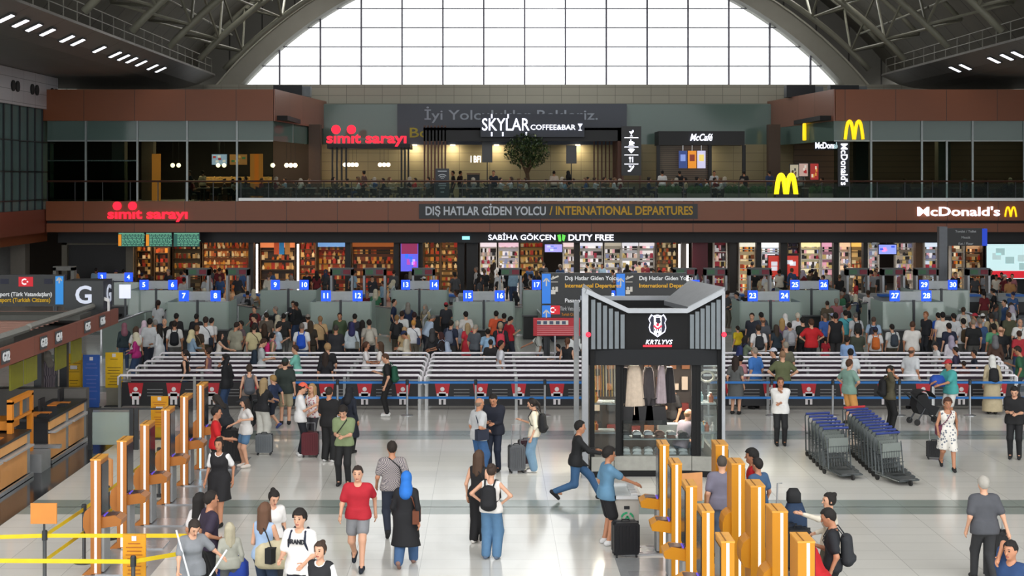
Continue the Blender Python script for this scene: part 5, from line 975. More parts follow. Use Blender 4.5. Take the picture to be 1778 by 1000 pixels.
def softbag(name, lab, loc, w, d, h, c, strap=None, rz=0, stripes=None, cat='bag'):
    t = thing(name, lab, cat, loc, rz); b = MB(); n = 16
    vs = []; prof = [(0, .85), (.15, 1), (.7, .97), (1, .6)]
    for zf, r in prof:
        for i in range(n):
            a = 2 * math.pi * i / n; ca, sa = math.cos(a), math.sin(a); e = .55; vs.append((w / 2 * r * math.copysign(abs(ca) ** e, ca), d / 2 * r * math.copysign(abs(sa) ** e, sa), h * zf))
    b.add(vs, [(k * n + i, k * n + (i + 1) % n, (k + 1) * n + (i + 1) % n, (k + 1) * n + i) for k in range(3) for i in range(n)] + [tuple(range(n)), tuple(range(3 * n, 4 * n))]); b.build('body', M(c, .75, 0, 0, .12, 12), t, smooth=True)
    if strap: q = MB(); [q.tube([(sx * w * .22, -d * .3, h * .3), (sx * w * .2, -d * .2, h * 1.0), (sx * w * .1, 0, h + strap), (sx * w * .2, d * .2, h)], .014, 6) for sx in (-1, 1)]; q.build('strap', M(stripes or '15151a', .7), t)
    return t
softbag('duffel_bag', 'large beige duffel bag with dark striped handles at bottom left', (P(483, 0, 22.6).x, 22.6, .72), .72, .35, .42, 'c0b596', .2, 0, '3a3a3e')
softbag('blue_bag', 'bright blue bag beside the cleaner and the fair haired girl', (P(404, 0, 22.9).x, 22.9, .45), .5, .3, .35, '1f3f9c')
softbag('travel_bag', 'dark blue upright travel bag on a trolley right of the orange columns', (5.3, 25.6, .35), .42, .32, .7, '1c3350', .1)
softbag('small_backpack', 'small black backpack lying on top of the dark blue travel bag', (5.28, 25.6, 1.04), .25, .2, .25, '17191c')
b = MB(); b.tube([(-.08, 0, 0), (-.02, 0, 1.35), (.06, 0, 1.35)], .014, 6); tag(b.build('pull_handle', m_sil, None, (5.05, 25.75, .0)), 'tall silver pull handle behind the dark blue travel bag', 'handle')
def stroller(lab, x, y, rz, c):
    t = thing('pushchair', lab, 'pushchair', (x, y, 0), rz); t.scale = (.85, .85, .85); b = MB(); b.prism([(-.3, .35), (.25, .3), (.4, .55), (.1, .6), (-.05, 1.0), (-.35, .95), (-.42, .6)], -.22, .22); b.build('seat', M(c, .8), t)
    q = MB(); n = 8
    for i in range(n):
        a0, a1 = math.radians(20 + 130 * i / n), math.radians(20 + 130 * (i + 1) / n); q.add([(-.1 + .38 * math.cos(a0), -.25, .72 + .38 * math.sin(a0)), (-.1 + .38 * math.cos(a1), -.25, .72 + .38 * math.sin(a1)), (-.1 + .38 * math.cos(a1), .25, .72 + .38 * math.sin(a1)), (-.1 + .38 * math.cos(a0), .25, .72 + .38 * math.sin(a0))], [(0, 1, 2, 3)])
    q.build('hood', M(c, .8), t, fix=False); f = MB(); [f.tube([(-.6, s * .24, 1.0), (.0, s * .22, .45), (.45, s * .24, .1)], .024, 6) and f.tube([(-.1, s * .22, .55), (-.4, s * .25, .1)], .024, 6) for s in (-1, 1)]; f.tube([(-.6, -.24, 1.0), (-.6, .24, 1.0)], .02, 6); f.build('frame', m_dkmet, t)
    for x_ in (-.4, .45):
        for s in (-1, 1): MB().tube([(x_, s * .26 - .02, .1), (x_, s * .26 + .02, .1)], .1, 14).build('wheel', M('1a1a1a', .6), t)
stroller('black pushchair left of the man in the teal polo', *G(1606, 736), .2, '1a1b1e'); stroller('black pushchair loaded with coats in the queue group', *G(448, 745), 1.9, '1b1c20')
softbag('blue_bag', 'blue and white bag carried over the pushchair by the teal polo man', (P(1629, 0, 40.3).x, 40.3, 1.0), .45, .3, .3, '2450b0')
# ================================================================ PEOPLE: distance fields turned into one continuous surface
f32 = np.float32
def surf(fn, lo, hi, res):
    ax = [np.arange(lo[i], hi[i] + res, res, dtype=f32) for i in range(3)]
    g = np.stack(np.meshgrid(*ax, indexing='ij'), -1); D = fn(g.reshape(-1, 3)).reshape(g.shape[:3]); S = D < 0
    n = [s - 1 for s in S.shape]; acc = np.zeros(n + [3], f32); cnt = np.zeros(n, f32)
    for a in range(3):
        b, c = [k for k in range(3) if k != a]
        for ob in (0, 1):
            for oc in (0, 1):
                s0 = [None] * 3; s1 = [None] * 3
                s0[a] = slice(0, n[a]); s1[a] = slice(1, n[a] + 1); s0[b] = s1[b] = slice(ob, ob + n[b]); s0[c] = s1[c] = slice(oc, oc + n[c])
                d0, d1 = D[tuple(s0)], D[tuple(s1)]; m = S[tuple(s0)] != S[tuple(s1)]
                t = np.where(m, d0 / np.where(m, d0 - d1, 1), 0); p = np.zeros(n + [3], f32); p[..., a] = t; p[..., b] = ob; p[..., c] = oc
                acc += p * m[..., None]; cnt += m
    act = cnt > 0; idx = -np.ones(n, np.int64); idx[act] = np.arange(act.sum())
    V = (acc[act] / cnt[act][:, None] + np.argwhere(act)) * res + np.array([x[0] for x in ax])
    Q = []
    for a in range(3):
        b, c = (a + 1) % 3, (a + 2) % 3; s0 = [slice(None)] * 3; s1 = [slice(None)] * 3; s0[a] = slice(0, -1); s1[a] = slice(1, None)
        A, B = S[tuple(s0)], S[tuple(s1)]; e = np.argwhere(A != B)
        ok = (e[:, b] > 0) & (e[:, c] > 0) & (e[:, b] < n[b]) & (e[:, c] < n[c]); e = e[ok]
        if not len(e): continue
        def at(db, dc): q = e.copy(); q[:, b] -= db; q[:, c] -= dc; return idx[q[:, 0], q[:, 1], q[:, 2]]
        q = np.stack([at(1, 1), at(0, 1), at(0, 0), at(1, 0)], 1); fl = ~A[tuple(e.T)]; q[fl] = q[fl][:, ::-1]; Q.append(q)
    Q = np.concatenate(Q) if Q else np.zeros((0, 4), int); Q = Q[(Q >= 0).all(1)]
    return V, Q
def cap(p, a, b, r1, r2):
    a = np.asarray(a, f32); b = np.asarray(b, f32); ba = b - a; L = float(ba @ ba) + 1e-9; pa = p - a
    h = np.clip((pa @ ba) / L, 0, 1); return np.sqrt(((pa - h[:, None] * ba) ** 2).sum(1)) - (r1 + (r2 - r1) * h)
def ell(p, c, r): r = np.asarray(r, f32); q = (p - np.asarray(c, f32)) / r; return (np.sqrt((q ** 2).sum(1)) - 1) * float(r.min())
def smin(a, b, k): h = np.clip(.5 + .5 * (b - a) / k, 0, 1); return b + (a - b) * h - k * h * (1 - h)
def rot(ax, d): return np.array(Matrix.Rotation(math.radians(d), 3, ax), f32)
def ik(a, b, l1, l2, pole):
    a = np.array(a, f32); b = np.array(b, f32); d = b - a; L = float(np.linalg.norm(d)); mx = (l1 + l2) * .995
    if L > mx: b = a + d / L * mx; L = mx; d = b - a
    u = d / L; x = (l1 * l1 - l2 * l2 + L * L) / (2 * L); hh = math.sqrt(max(0, l1 * l1 - x * x)); p = np.array(pole, f32); p = p - u * float(p @ u); p /= (np.linalg.norm(p) + 1e-6)
    return a + u * x + p * hh, b
POSE = {
 'stand': {}, 'stand2': dict(hr=(.2, .22, 1.02), el=1), 'phone': dict(hl=(-.07, .3, 1.1), hr=(.08, .3, 1.13), hp=28), 'phone1': dict(hr=(.1, .32, 1.2), hp=18),
 'ear': dict(hr=(.14, .1, 1.5), hp=5), 'earl': dict(hl=(-.14, .1, 1.5), hp=5), 'akimbo': dict(hl=(-.19, .04, 1.03), hr=(.19, .04, 1.03), out=1),
 'walk': dict(fl=(-.1, .32, .09), fr=(.1, -.3, .17), hl=(-.27, -.18, .92), hr=(.27, .24, .95), lean=3, tr=-38), 'walk2': dict(fl=(-.1, -.28, .16), fr=(.1, .3, .09), hl=(-.27, .2, .93), hr=(.27, -.16, .9), lean=3, tl=-35),
 'stride': dict(fl=(-.07, .5, .1), fr=(.07, -.42, .2), hl=(-.2, .42, 1.12), hr=(.18, .5, 1.12), lean=7, tr=-42), 'step': dict(fl=(-.09, .17, .09), fr=(.09, -.16, .12), hl=(-.27, -.08, .9), hr=(.27, .12, .9), tr=-18), 'pull': dict(fl=(-.08, .26, .09), fr=(.08, -.2, .13), hr=(.34, -.12, .86), hl=(-.27, .08, .88), lean=4, tr=-22),
 'reach': dict(hr=(.1, .5, 1.12), hl=(-.1, .45, 1.08), lean=6), 'reach1': dict(hr=(.16, .52, 1.1), lean=4), 'side': dict(hl=(-.5, .25, 1.25), hr=(.1, .35, 1.05), hp=10), 'carry': dict(hl=(-.12, .34, 1.05), hr=(.12, .34, 1.05)),
 'mop': dict(hl=(-.42, .3, 1.12), hr=(.36, .38, .95), hp=30, lean=6), 'bend': dict(hl=(-.1, .42, 1.0), hr=(.1, .42, 1.0), lean=28, hp=25), 'selfie': dict(hl=(-.2, .52, 1.45), hr=(.2, .2, 1.05)), 'chin': dict(hr=(.03, .17, 1.42), hl=(.05, .2, 1.1)),
 'behind': dict(hl=(-.05, -.16, .98), hr=(.05, -.16, .98)), 'sit': dict(sit=1, hl=(-.12, .38, .78), hr=(.12, .38, .78), lean=6), 'sit2': dict(sit=1, hl=(-.15, .34, .8), hr=(.08, .36, 1.05), lean=-4), 'lookdown': dict(hp=25, hr=(.12, .3, 1.0)),
 'hold': dict(hr=(.2, .1, 1.05), hl=(-.25, .02, .86)), 'talk': dict(hr=(.18, .32, 1.08), hl=(-.16, .24, 1.02)), 'crouch': dict(sit=1, hl=(-.1, .45, .9), hr=(.1, .45, .95), lean=20)}
def skel(pose, f):
    g = dict(POSE[pose]); k = {}; sit = g.get('sit'); fl = np.array(g.get('fl', (-.1, .0, .09)), f32); fr = np.array(g.get('fr', (.1, .02, .09)), f32)
    if sit: fl = np.array((-.11, .42, .09), f32); fr = np.array((.11, .4, .09), f32)
    pz = .53 if sit else .95; hx = .088
    if not sit:
        for a, s in ((fl, -1), (fr, 1)):
            d2 = (a[0] - s * hx) ** 2 + a[1] ** 2; pz = min(pz, .03 + a[2] + math.sqrt(max(.2, .85 ** 2 * .985 - d2)))
    k['C'] = C = np.array((0, 0, pz), f32); T = rot('X', -g.get('lean', 0)); k['T'] = T
    tl = lambda q: C + T @ np.array(q, f32)
    k['leg'] = []
    for s, a, tp in ((-1, fl, g.get('tl', 0)), (1, fr, g.get('tr', 0))):
        hip = C + np.array((s * hx, 0, -.03), f32); kn, an = ik(hip, a, .435, .42, (s * .05, 1, .1)); k['leg'].append((hip, kn, an, tp))
    sw = .165 if f else .185; k['arm'] = []; dz = pz - .95 if not sit else -.42
    for s, nm in ((-1, 'hl'), (1, 'hr')):
        sh = tl((s * sw, 0, .435)); h = np.array(g.get(nm, (s * .25, .03, .87)), f32) + np.array((0, 0, dz if not sit else 0), f32)
        if nm in g and s * h[0] > .2 and not g.get('out'): h[0] -= s * (.02 if f else 0)
        el, wr = ik(sh, h, .29, .255, (s * 1.2, -.25, 0) if g.get('out') else (s * .35, -1, -.35)); k['arm'].append((sh, el, wr))
    Hd = T @ rot('X', -g.get('hp', 0) + g.get('lean', 0) * .6) @ rot('Z', g.get('hy', 0)); k['H'] = Hd; k['neck'] = tl((0, .005, .545)); k['Hc'] = k['neck'] + Hd @ np.array((0, .02, .125), f32); k['g'] = g; return k
def tq(p, k): q = (p - k['C']) @ k['T']; q = q.copy(); q[:, 1] *= 1.3; return q
def torso(p, k, f, fat, off=0.):
    q = tq(p, k); w = fat
    if f: d = cap(q, (-.075, -.01, -.02), (.075, -.01, -.02), .118 * w, .118 * w); d = smin(d, cap(q, (-.035, 0, .17), (.035, 0, .17), .102 * w, .102 * w), .09); d = smin(d, cap(q, (-.05, 0, .34), (.05, 0, .34), .112 * w, .112 * w), .08); d = smin(d, cap(q, (-.06, .1, .315), (.06, .1, .315), .055, .055), .05); d = smin(d, cap(q, (-.13, 0, .44), (.13, 0, .44), .052, .052), .06)
    else: d = cap(q, (-.06, 0, -.02), (.06, 0, -.02), .118 * w, .118 * w); d = smin(d, cap(q, (-.05, .01, .16), (.05, .01, .16), .115 * w, .115 * w), .09); d = smin(d, cap(q, (-.075, .01, .34), (.075, .01, .34), .125 * w, .125 * w), .08); d = smin(d, cap(q, (-.15, 0, .44), (.15, 0, .44), .06, .06), .07)
    return (d - off) * .85
def legs(p, k, f, off, r=(.094, .064, .058, .04), to=1.):
    d = None
    for hip, kn, an, tp in k['leg']:
        e = cap(p, hip, kn, r[0], r[1]) if to > .5 else cap(p, hip, hip + (kn - hip) * (to * 2), r[0], r[0] * .95)
        if to > .5: end = kn + (an - kn) * ((to - .5) * 2); e = smin(e, cap(p, kn, end, r[2], r[2] + (r[3] - r[2]) * ((to - .5) * 2)), .04)
        if to >= 1 and off == 0: e = smin(e, cap(p, kn + (an - kn) * .12 + np.array((0, -.02, 0), f32), kn + (an - kn) * .45 + np.array((0, -.015, 0), f32), .042, .036), .03)
        d = e if d is None else np.minimum(d, e)
    return d - off
def arms(p, k, f, off, to=1., r=(.05, .04, .037, .026)):
    d = None; sc = .86 if f else 1.
    for sh, el, wr in k['arm']:
        if to <= .5: e = cap(p, sh, sh + (el - sh) * (to * 2), r[0] * sc, r[0] * sc * .98)
        else: e = smin(cap(p, sh, el, r[0] * sc, r[1] * sc), cap(p, el, el + (wr - el) * ((to - .5) * 2), r[2] * sc, r[3] * sc), .03)
        d = e if d is None else np.minimum(d, e)
    return d - off
def bounds(k, pad=.2):
    pts = [k['C'], k['Hc'], k['neck']] + [x for l in k['leg'] for x in l[:3]] + [x for a in k['arm'] for x in a]; pts = np.array(pts); return pts.min(0) - pad, pts.max(0) + pad
def hand_geo(k, f):
    V = []; Fq = []; o = 0; fw = k['T'] @ np.array((0, 1, 0), f32)
    for s, (sh, el, wr) in zip((-1, 1), k['arm']):
        u = (wr - el) / np.linalg.norm(wr - el); sp = fw - u * float(fw @ u)
        if np.linalg.norm(sp) < .5: sp = np.array((-s * .8, 0, .6), f32); sp = sp - u * float(sp @ u)
        sp /= np.linalg.norm(sp); nrm = np.cross(u, sp) * s; nrm = nrm * (1 if nrm @ np.array((-s, 0, -.3), f32) > 0 else -1)
        for i, (off, L) in enumerate(((.026, .068), (.009, .08), (-.009, .074), (-.025, .058), (.034, .06))):
            base = wr + u * (.088 if i < 4 else .03) + sp * off; pts = [base - u * .01]; d = u if i < 4 else (u * .7 + sp * .7); d = d / np.linalg.norm(d)
            for j in range(3): pts.append(pts[-1] + d * L / 2.7); d = d + nrm * .38; d /= np.linalg.norm(d)
            b = MB(); b.tube([tuple(x) for x in pts], [.0105, .0095, .009, .007], 6); V += b.v; Fq += [tuple(x + o for x in q) for q in b.f]; o += len(b.v)
    return V, Fq
def head_sdf(p, f):
    d = ell(p, (0, -.005, .022), (.074, .094, .1)); j = cap(p, (0, .02, -.045), (0, .05, -.082), .058 if not f else .053, .034 if not f else .03); d = smin(d, j, .045)
    d = smin(d, cap(p, (0, .086, .01), (0, .108, -.028), .009, .013), .014); d = np.maximum(d, -(np.minimum(ell(p, (-.031, .098, .014), (.017, .014, .01)), ell(p, (.031, .098, .014), (.017, .014, .01)))))
    d = smin(d, cap(p, (-.035, .08, .03), (.035, .08, .03), .009, .009), .02); d = smin(d, cap(p, (-.017, .083, -.062), (.017, .083, -.062), .008, .008), .01)
    for s in (-1, 1): d = smin(d, ell(p, (s * .077, -.008, -.002), (.01, .02, .03)), .008)
    return smin(d, cap(p, (0, -.012, -.06), (0, -.022, -.17), .05 if not f else .042, .054 if not f else .046), .03)
_HC = {}
def head_mesh(f, res):
    if (f, res) not in _HC:
        V, Q = surf(lambda p: head_sdf(p, f), (-.11, -.13, -.2), (.11, .15, .15), res); c = V[Q].mean(1)
        m = ((np.abs(c[:, 2] + .062) < .009) & (np.abs(c[:, 0]) < .022) & (c[:, 1] > .07)).astype(int) * 2
        _HC[(f, res)] = (V, Q, m)
    return _HC[(f, res)]
def hair_sdf(p, st):
    E = lambda o: ell(p, (0, -.008, .026), (.076 + o, .096 + o, .1 + o)); x, y, z = p[:, 0], p[:, 1], p[:, 2]
    face = np.minimum(y - .028 - .35 * np.maximum(0, z - .03), .075 - z)
    if st == 'buzz': return np.maximum(np.maximum(E(.005), face), -.05 - z + np.maximum(y, 0) * .9)
    if st == 'fringe': return np.maximum(np.maximum(np.maximum(E(.007), y - .01), -.06 - z), z - .035)
    if st == 'curly': d = E(.03) + .008 * np.sin(x * 150) * np.sin(y * 140) * np.sin(z * 150); return np.maximum(np.maximum(d, np.minimum(y - .04, .068 - z)), -.05 - z + np.clip((y + .07) * 1.2, 0, .065))
    if st in ('short', 'cap', 'bun', 'pony', 'long', 'curlyl'):
        d = E(.013) + (.003 * np.sin(x * 120 + y * 60)); lo = np.maximum(d, -.065 - z + (np.clip((y + .06) * 1.3, 0, .075) if st in ('short', 'cap') else np.maximum(y, 0))); d = lo
        if st == 'bun': d = smin(d, ell(p, (0, -.085, .1), (.042, .042, .038)), .01)
        if st == 'pony': d = smin(d, cap(p, (0, -.105, .04), (0, -.15, -.05), .032, .03), .02); d = smin(d, cap(p, (0, -.15, -.05), (0, -.135, -.22), .03, .012), .02)
        if st in ('long', 'curlyl'):
            for s in (-1, 1): d = smin(d, cap(p, (s * .05, -.045, .02), (s * .055, -.075, -.26), .05, .04), .03); d = smin(d, cap(p, (s * .078, -.0, .0), (s * .09, .01, -.2), .02, .02), .02)
            d = smin(d, cap(p, (0, -.07, 0), (0, -.1, -.3), .06, .035), .03)
            if st == 'curlyl': d = d + .008 * np.sin(x * 110) * np.sin(z * 90)
        return np.maximum(d, np.where(z > -.2, face, -1)) if st not in ('long', 'curlyl') else np.maximum(d, np.where(np.abs(x) < .072, face, np.minimum(face, y - .05)))
    if st == 'hijab':
        d = E(.02); d = smin(d, cap(p, (0, -.01, -.05), (0, -.015, -.18), .078, .125), .05); d = smin(d, cap(p, (0, .06, -.13), (0, .07, -.24), .06, .07), .04); d = smin(d, cap(p, (0, -.07, -.12), (0, -.09, -.23), .09, .11), .05)
        return np.maximum(np.maximum(d, -ell(p, (0, .12, .0), (.055, .07, .078))), -.36 - z)
def cap_sdf(p): d = np.maximum(ell(p, (0, -.008, .03), (.09, .112, .112)), .035 - p[:, 2]); return np.minimum(d, np.maximum(ell(p, (0, .125, .045), (.07, .07, .012)), .07 - p[:, 1]))
_PC = {}
def part_mesh(kind, pose, f, fat, st, res):
    key = (kind, pose, f, fat, st, res)
    if key in _PC: return _PC[key]
    k = skel(pose, f); lo, hi = bounds(k); mats = None; nm = 1
    if kind == 'body':
        def fn(p):
            d = torso(p, k, f, fat); d = smin(d, legs(p, k, f, 0), .05); d = smin(d, arms(p, k, f, 0), .035)
            d = smin(d, cap(p, k['C'] + k['T'] @ np.array((0, 0, .44), f32), k['neck'], .06, .046 if f else .055), .05)
            for sh, el, wr in k['arm']: u = (wr - el) / np.linalg.norm(wr - el); d = smin(d, cap(p, wr, wr + u * .075, .026, .034 * (.9 if f else 1)), .02)
            for hip, kn, an, tp in k['leg']: d = smin(d, cap(p, an, an + np.array((0, .13, -.05), f32), .036, .028), .03)
            return d
        V, Q = surf(fn, lo, hi, res); HV, HQ, hm = head_mesh(f, min(res * .55, .014)); HVt = (HV * 1.06) @ k['H'].T + k['Hc']
        vs = V.tolist(); fs = [tuple(q) for q in Q.tolist()]; ms = [0] * len(fs); o = len(vs); vs += HVt.tolist(); fs += [tuple(i + o for i in q) for q in HQ.tolist()]; ms += hm.tolist()
        hv, hq = hand_geo(k, f); o = len(vs); vs += [tuple(map(float, v)) for v in hv]; fs += [tuple(i + o for i in q) for q in hq]; ms += [0] * len(hq)
        for s in (-1, 1):
            c = k['Hc'] + k['H'] @ np.array((s * .033, .088, .015), f32); b = MB(); b.ball(tuple(c), .0115, 8, 6); o = len(vs); vs += b.v; fs += [tuple(i + o for i in q) for q in b.f]; ms += [1] * len(b.f)
            b = MB(); a_ = k['Hc'] + k['H'] @ np.array((s * .019, .099, .041), f32); c_ = k['Hc'] + k['H'] @ np.array((s * .051, .087, .038), f32); b.tube([tuple(a_), tuple(c_)], .004, 5); o = len(vs); vs += b.v; fs += [tuple(i + o for i in q) for q in b.f]; ms += [1] * len(b.f)
        nm = 3
    else:
        C = k['C']; T = k['T']; tz = lambda p: ((p - C) @ T)[:, 2]
        if kind == 'top':        # st: (sleeve, hem, offset)
            sl, hem, of = st
            def fn(p):
                d = torso(p, k, f, fat, of); hf = .015 if sl > .5 else .02
                hp = cap(p, C + T @ np.array((-.06, 0, -.05), f32), C + T @ np.array((.06, 0, -.05), f32), .12 * fat, .12 * fat)
                if hem < -.05: qq = tq(p, k); d = smin(d, np.maximum((np.sqrt((qq[:, 0] * .93) ** 2 + qq[:, 1] ** 2) - (.152 if f else .158) * fat - of * .8) * .85, qq[:, 2] - .1), .04)
                if sl > 0: d = smin(d, arms(p, k, f, hf if sl > .5 else .022, sl), .03)
                z = tz(p)
                if hem < -.2:
                    q = tq(p, k); rr_ = .155 + .14 * np.clip(-q[:, 2] / .6, 0, 1) * (1 if hem < -.3 else .5); d = smin(d, np.maximum((np.sqrt(q[:, 0] ** 2 + q[:, 1] ** 2) - rr_) * .8, q[:, 2] - .05), .05)
                if -.2 <= hem < -.05 and not k['g'].get('sit'): d = smin(d, legs(p, k, f, .012 + of, (.1, .09, .06, .05), .3), .05)
                if hem < -.2: d = smin(d, legs(p, k, f, of, (.1, .085, .06, .05), .5), .07)
                d = np.maximum(d, hem - z); nb = cap(p, C + T @ np.array((0, .02, .5), f32), C + T @ np.array((0, .03, .62), f32), .062 if sl > 0 else .085, .07)
                return np.maximum(d, -nb)
        elif kind == 'bottom':   # st: (length, width, offset)
            to, wd, of = st; r = (.098, .072 * wd, .068 * wd, .054 * wd)
            def fn(p):
                d = smin(torso(p, k, f, fat, .006), legs(p, k, f, of * .6, r, to), .05); d = smin(d, cap(p, C + np.array((-.06, 0, -.03), f32), C + np.array((.06, 0, -.03), f32), .11, .11), .04)
                return np.maximum(np.maximum(d, tz(p) - .08), .035 - p[:, 2])
        elif kind in ('shoel', 'shoer'):
            hip, kn, an, tp = k['leg'][0 if kind == 'shoel' else 1]; A = rot('X', tp)
            lo = an - .2; hi = an + .28
            def fn(p):
                q = (p - an) @ A; d = smin(cap(q, (0, -.045, -.045), (0, .005, -.015), .045, .05), cap(q, (0, .0, -.035), (0, .145, -.055), .05, .038), .03); return np.maximum(d, -.088 - q[:, 2])
            res = res * .7
        elif kind in ('hair', 'cap'):
            h0 = hair_sdf if kind == 'hair' else (lambda p, s: cap_sdf(p)); V, Q = surf(lambda p: h0(p, st), (-.16, -.24, -.4), (.16, .22, .18), min(res * .6, .015)); V = (V * 1.06) @ k['H'].T + k['Hc']
            fn = None
        if kind not in ('hair', 'cap'): V, Q = surf(fn, lo, hi, res)
        vs = V.tolist(); fs = [tuple(q) for q in Q.tolist()]; ms = [0] * len(fs)
    me = bpy.data.meshes.new(kind); me.from_pydata(vs, [], fs)
    for _ in range(nm): me.materials.append(None)
    me.polygons.foreach_set('material_index', ms); me.polygons.foreach_set('use_smooth', [True] * len(fs)); me.update(); _PC[key] = me; return me
def pmat(c):
    """garment colour; 'pattern:hexA:hexB' gives a printed cloth"""
    if ':' not in c: return M(c, .8, 0, 0, .1, 9.)
    if (c,) in _M: return _M[(c,)]
    k, a, b_ = c.split(':'); m = bpy.data.materials.new('cloth_' + k); m.use_nodes = True; nt = m.node_tree; N = nt.nodes.new; L = nt.links.new; bs = nt.nodes['Principled BSDF']; bs.inputs['Roughness'].default_value = .8
    tc = N('ShaderNodeTexCoord'); mx = N('ShaderNodeMix'); mx.data_type = 'RGBA'; mx.inputs[6].default_value = hexc(a); mx.inputs[7].default_value = hexc(b_)
    if k == 'check': t = N('ShaderNodeTexChecker'); t.inputs['Scale'].default_value = 52; L(tc.outputs['Object'], t.inputs[0]); L(t.outputs['Fac'], mx.inputs[0])
    elif k == 'stripe':
        sp = N('ShaderNodeSeparateXYZ'); L(tc.outputs['Object'], sp.inputs[0]); q = N('ShaderNodeMath'); q.operation = 'MULTIPLY'; q.inputs[1].default_value = 18; L(sp.outputs[0], q.inputs[0]); fr_ = N('ShaderNodeMath'); fr_.operation = 'FRACT'; L(q.outputs[0], fr_.inputs[0]); g_ = N('ShaderNodeMath'); g_.operation = 'GREATER_THAN'; g_.inputs[1].default_value = .5; L(fr_.outputs[0], g_.inputs[0]); L(g_.outputs[0], mx.inputs[0])
    else: t = N('ShaderNodeTexVoronoi'); t.inputs['Scale'].default_value = 14; L(tc.outputs['Object'], t.inputs[0]); r = N('ShaderNodeValToRGB'); r.color_ramp.elements[0].position = .28; r.color_ramp.elements[0].color = (1, 1, 1, 1); r.color_ramp.elements[1].position = .36; r.color_ramp.elements[1].color = (0, 0, 0, 1); L(t.outputs['Distance'], r.inputs[0]); L(r.outputs[0], mx.inputs[0])
    L(mx.outputs[2], bs.inputs['Base Color']); _M[(c,)] = m; return m
m_eye = M('2a1c16', .3); SK = {'a': 'd3a184', 'b': 'b98263', 'c': '8d5b41', 'd': '5a3828'}
TOPS = {'t': (.33, -.08, .02), 'l': (.97, -.1, .022), 'k': (0, -.08, .014), 'd': (.3, -.42, .018), 'dk': (0, -.42, .015), 'c': (.97, -.52, .032), 'T': (.97, -.45, .025), 'j': (.97, -.12, .035), 'tl': (.36, -.12, .026), 'K': (0, -.2, .03), 'g': (.97, -.86, .03), 'h': (.6, -.1, .022)}
BOTS = {'p': (1., 1., .012), 's': (.44, 1.25, .02), 'w': (1., 1.45, .014), 'S': (.3, 1.3, .02), 'L': (1., 1.0, .008)}
CLN = [('white', 'e8e8e8'), ('light grey', 'b8babc'), ('grey', '808285'), ('dark grey', '4a4c50'), ('black', '17181a'), ('navy', '1e2a48'), ('blue', '2f62b8'), ('light blue', '8fb4d8'), ('denim blue', '4a6484'), ('teal', '3f9ca0'), ('mint', '8fd0bc'), ('green', '3f9a5a'), ('dark green', '24482f'), ('olive', '5f6848'), ('beige', 'c8b898'), ('cream', 'e8dcc0'), ('brown', '6a4630'), ('red', 'c0262e'), ('dark red', '6a1a24'), ('pink', 'e07a90'), ('magenta', 'c02a80'), ('lilac', 'a89ab8'), ('orange', 'e07a2e'), ('yellow', 'd8c030')]
def cname(c):
    if ':' in c: return {'check': 'checked', 'stripe': 'striped', 'flower': 'flowered'}[c.split(':')[0]]
    a = [int(c[i:i + 2], 16) for i in (0, 2, 4)]; return min(CLN, key=lambda q: sum((x - int(q[1][2 * i:2 * i + 2], 16)) ** 2 for i, x in enumerate(a)))[0]
def bag_mesh(kind, pose, f):
    key = ('bag', kind, pose, f)
    if key in _PC: return _PC[key]
    k = skel(pose, f); C, T = k['C'], k['T']; b = MB(); tr = lambda q: tuple(map(float, C + T @ np.array(q, f32)))
    if kind == 'backpack':
        n = 14
        def fn(p):
            q = (p - C) @ T; d = np.minimum(cap(q, (-.07, -.205, .08), (-.06, -.19, .36), .09, .075), cap(q, (.07, -.205, .08), (.06, -.19, .36), .09, .075)); d = smin(d, cap(q, (0, -.21, .06), (0, -.19, .37), .09, .085), .04); return smin(d, cap(q, (-.06, -.29, .1), (.06, -.29, .1), .045, .045), .03)
        V, Q = surf(fn, C - .55, C + .6, .028); b.add(V.tolist(), [tuple(q) for q in Q.tolist()], 0)
        for s in (-1, 1): b.tube([tr((s * .08, -.16, .42)), tr((s * .1, -.07, .535)), tr((s * .11, .06, .5)), tr((s * .125, .135, .36)), tr((s * .16, .06, .18)), tr((s * .1, -.14, .1))], .018, 6, el=.5)
    else:
        s = 1; b.box(tr((s * .2, -.05, .02)), (.12, .3, .24)); b.tube([tr((s * .2, -.1, .12)), tr((s * .12, -.13, .36)), tr((-.06, -.05, .51)), tr((-.08, .1, .47)), tr((.05, .16, .28)), tr((s * .2, .08, .1))], .011, 5)
    _PC[key] = me = b.mesh(kind, [None], kind == 'backpack'); return me
PEOPLE = []
def person(x, y, ht, yaw, pose='stand', f=0, fat=1., *a, over=None, **k_):
    t = person_(x, y, ht, yaw, pose, f, fat, *a, **k_)
    if over:
        st = over[0]; o = link('waistcoat', part_mesh('top', pose, f, fat, st, k_.get('res', .03)), t); o.material_slots[0].link = 'OBJECT'; o.material_slots[0].material = pmat(over[1])
    return t
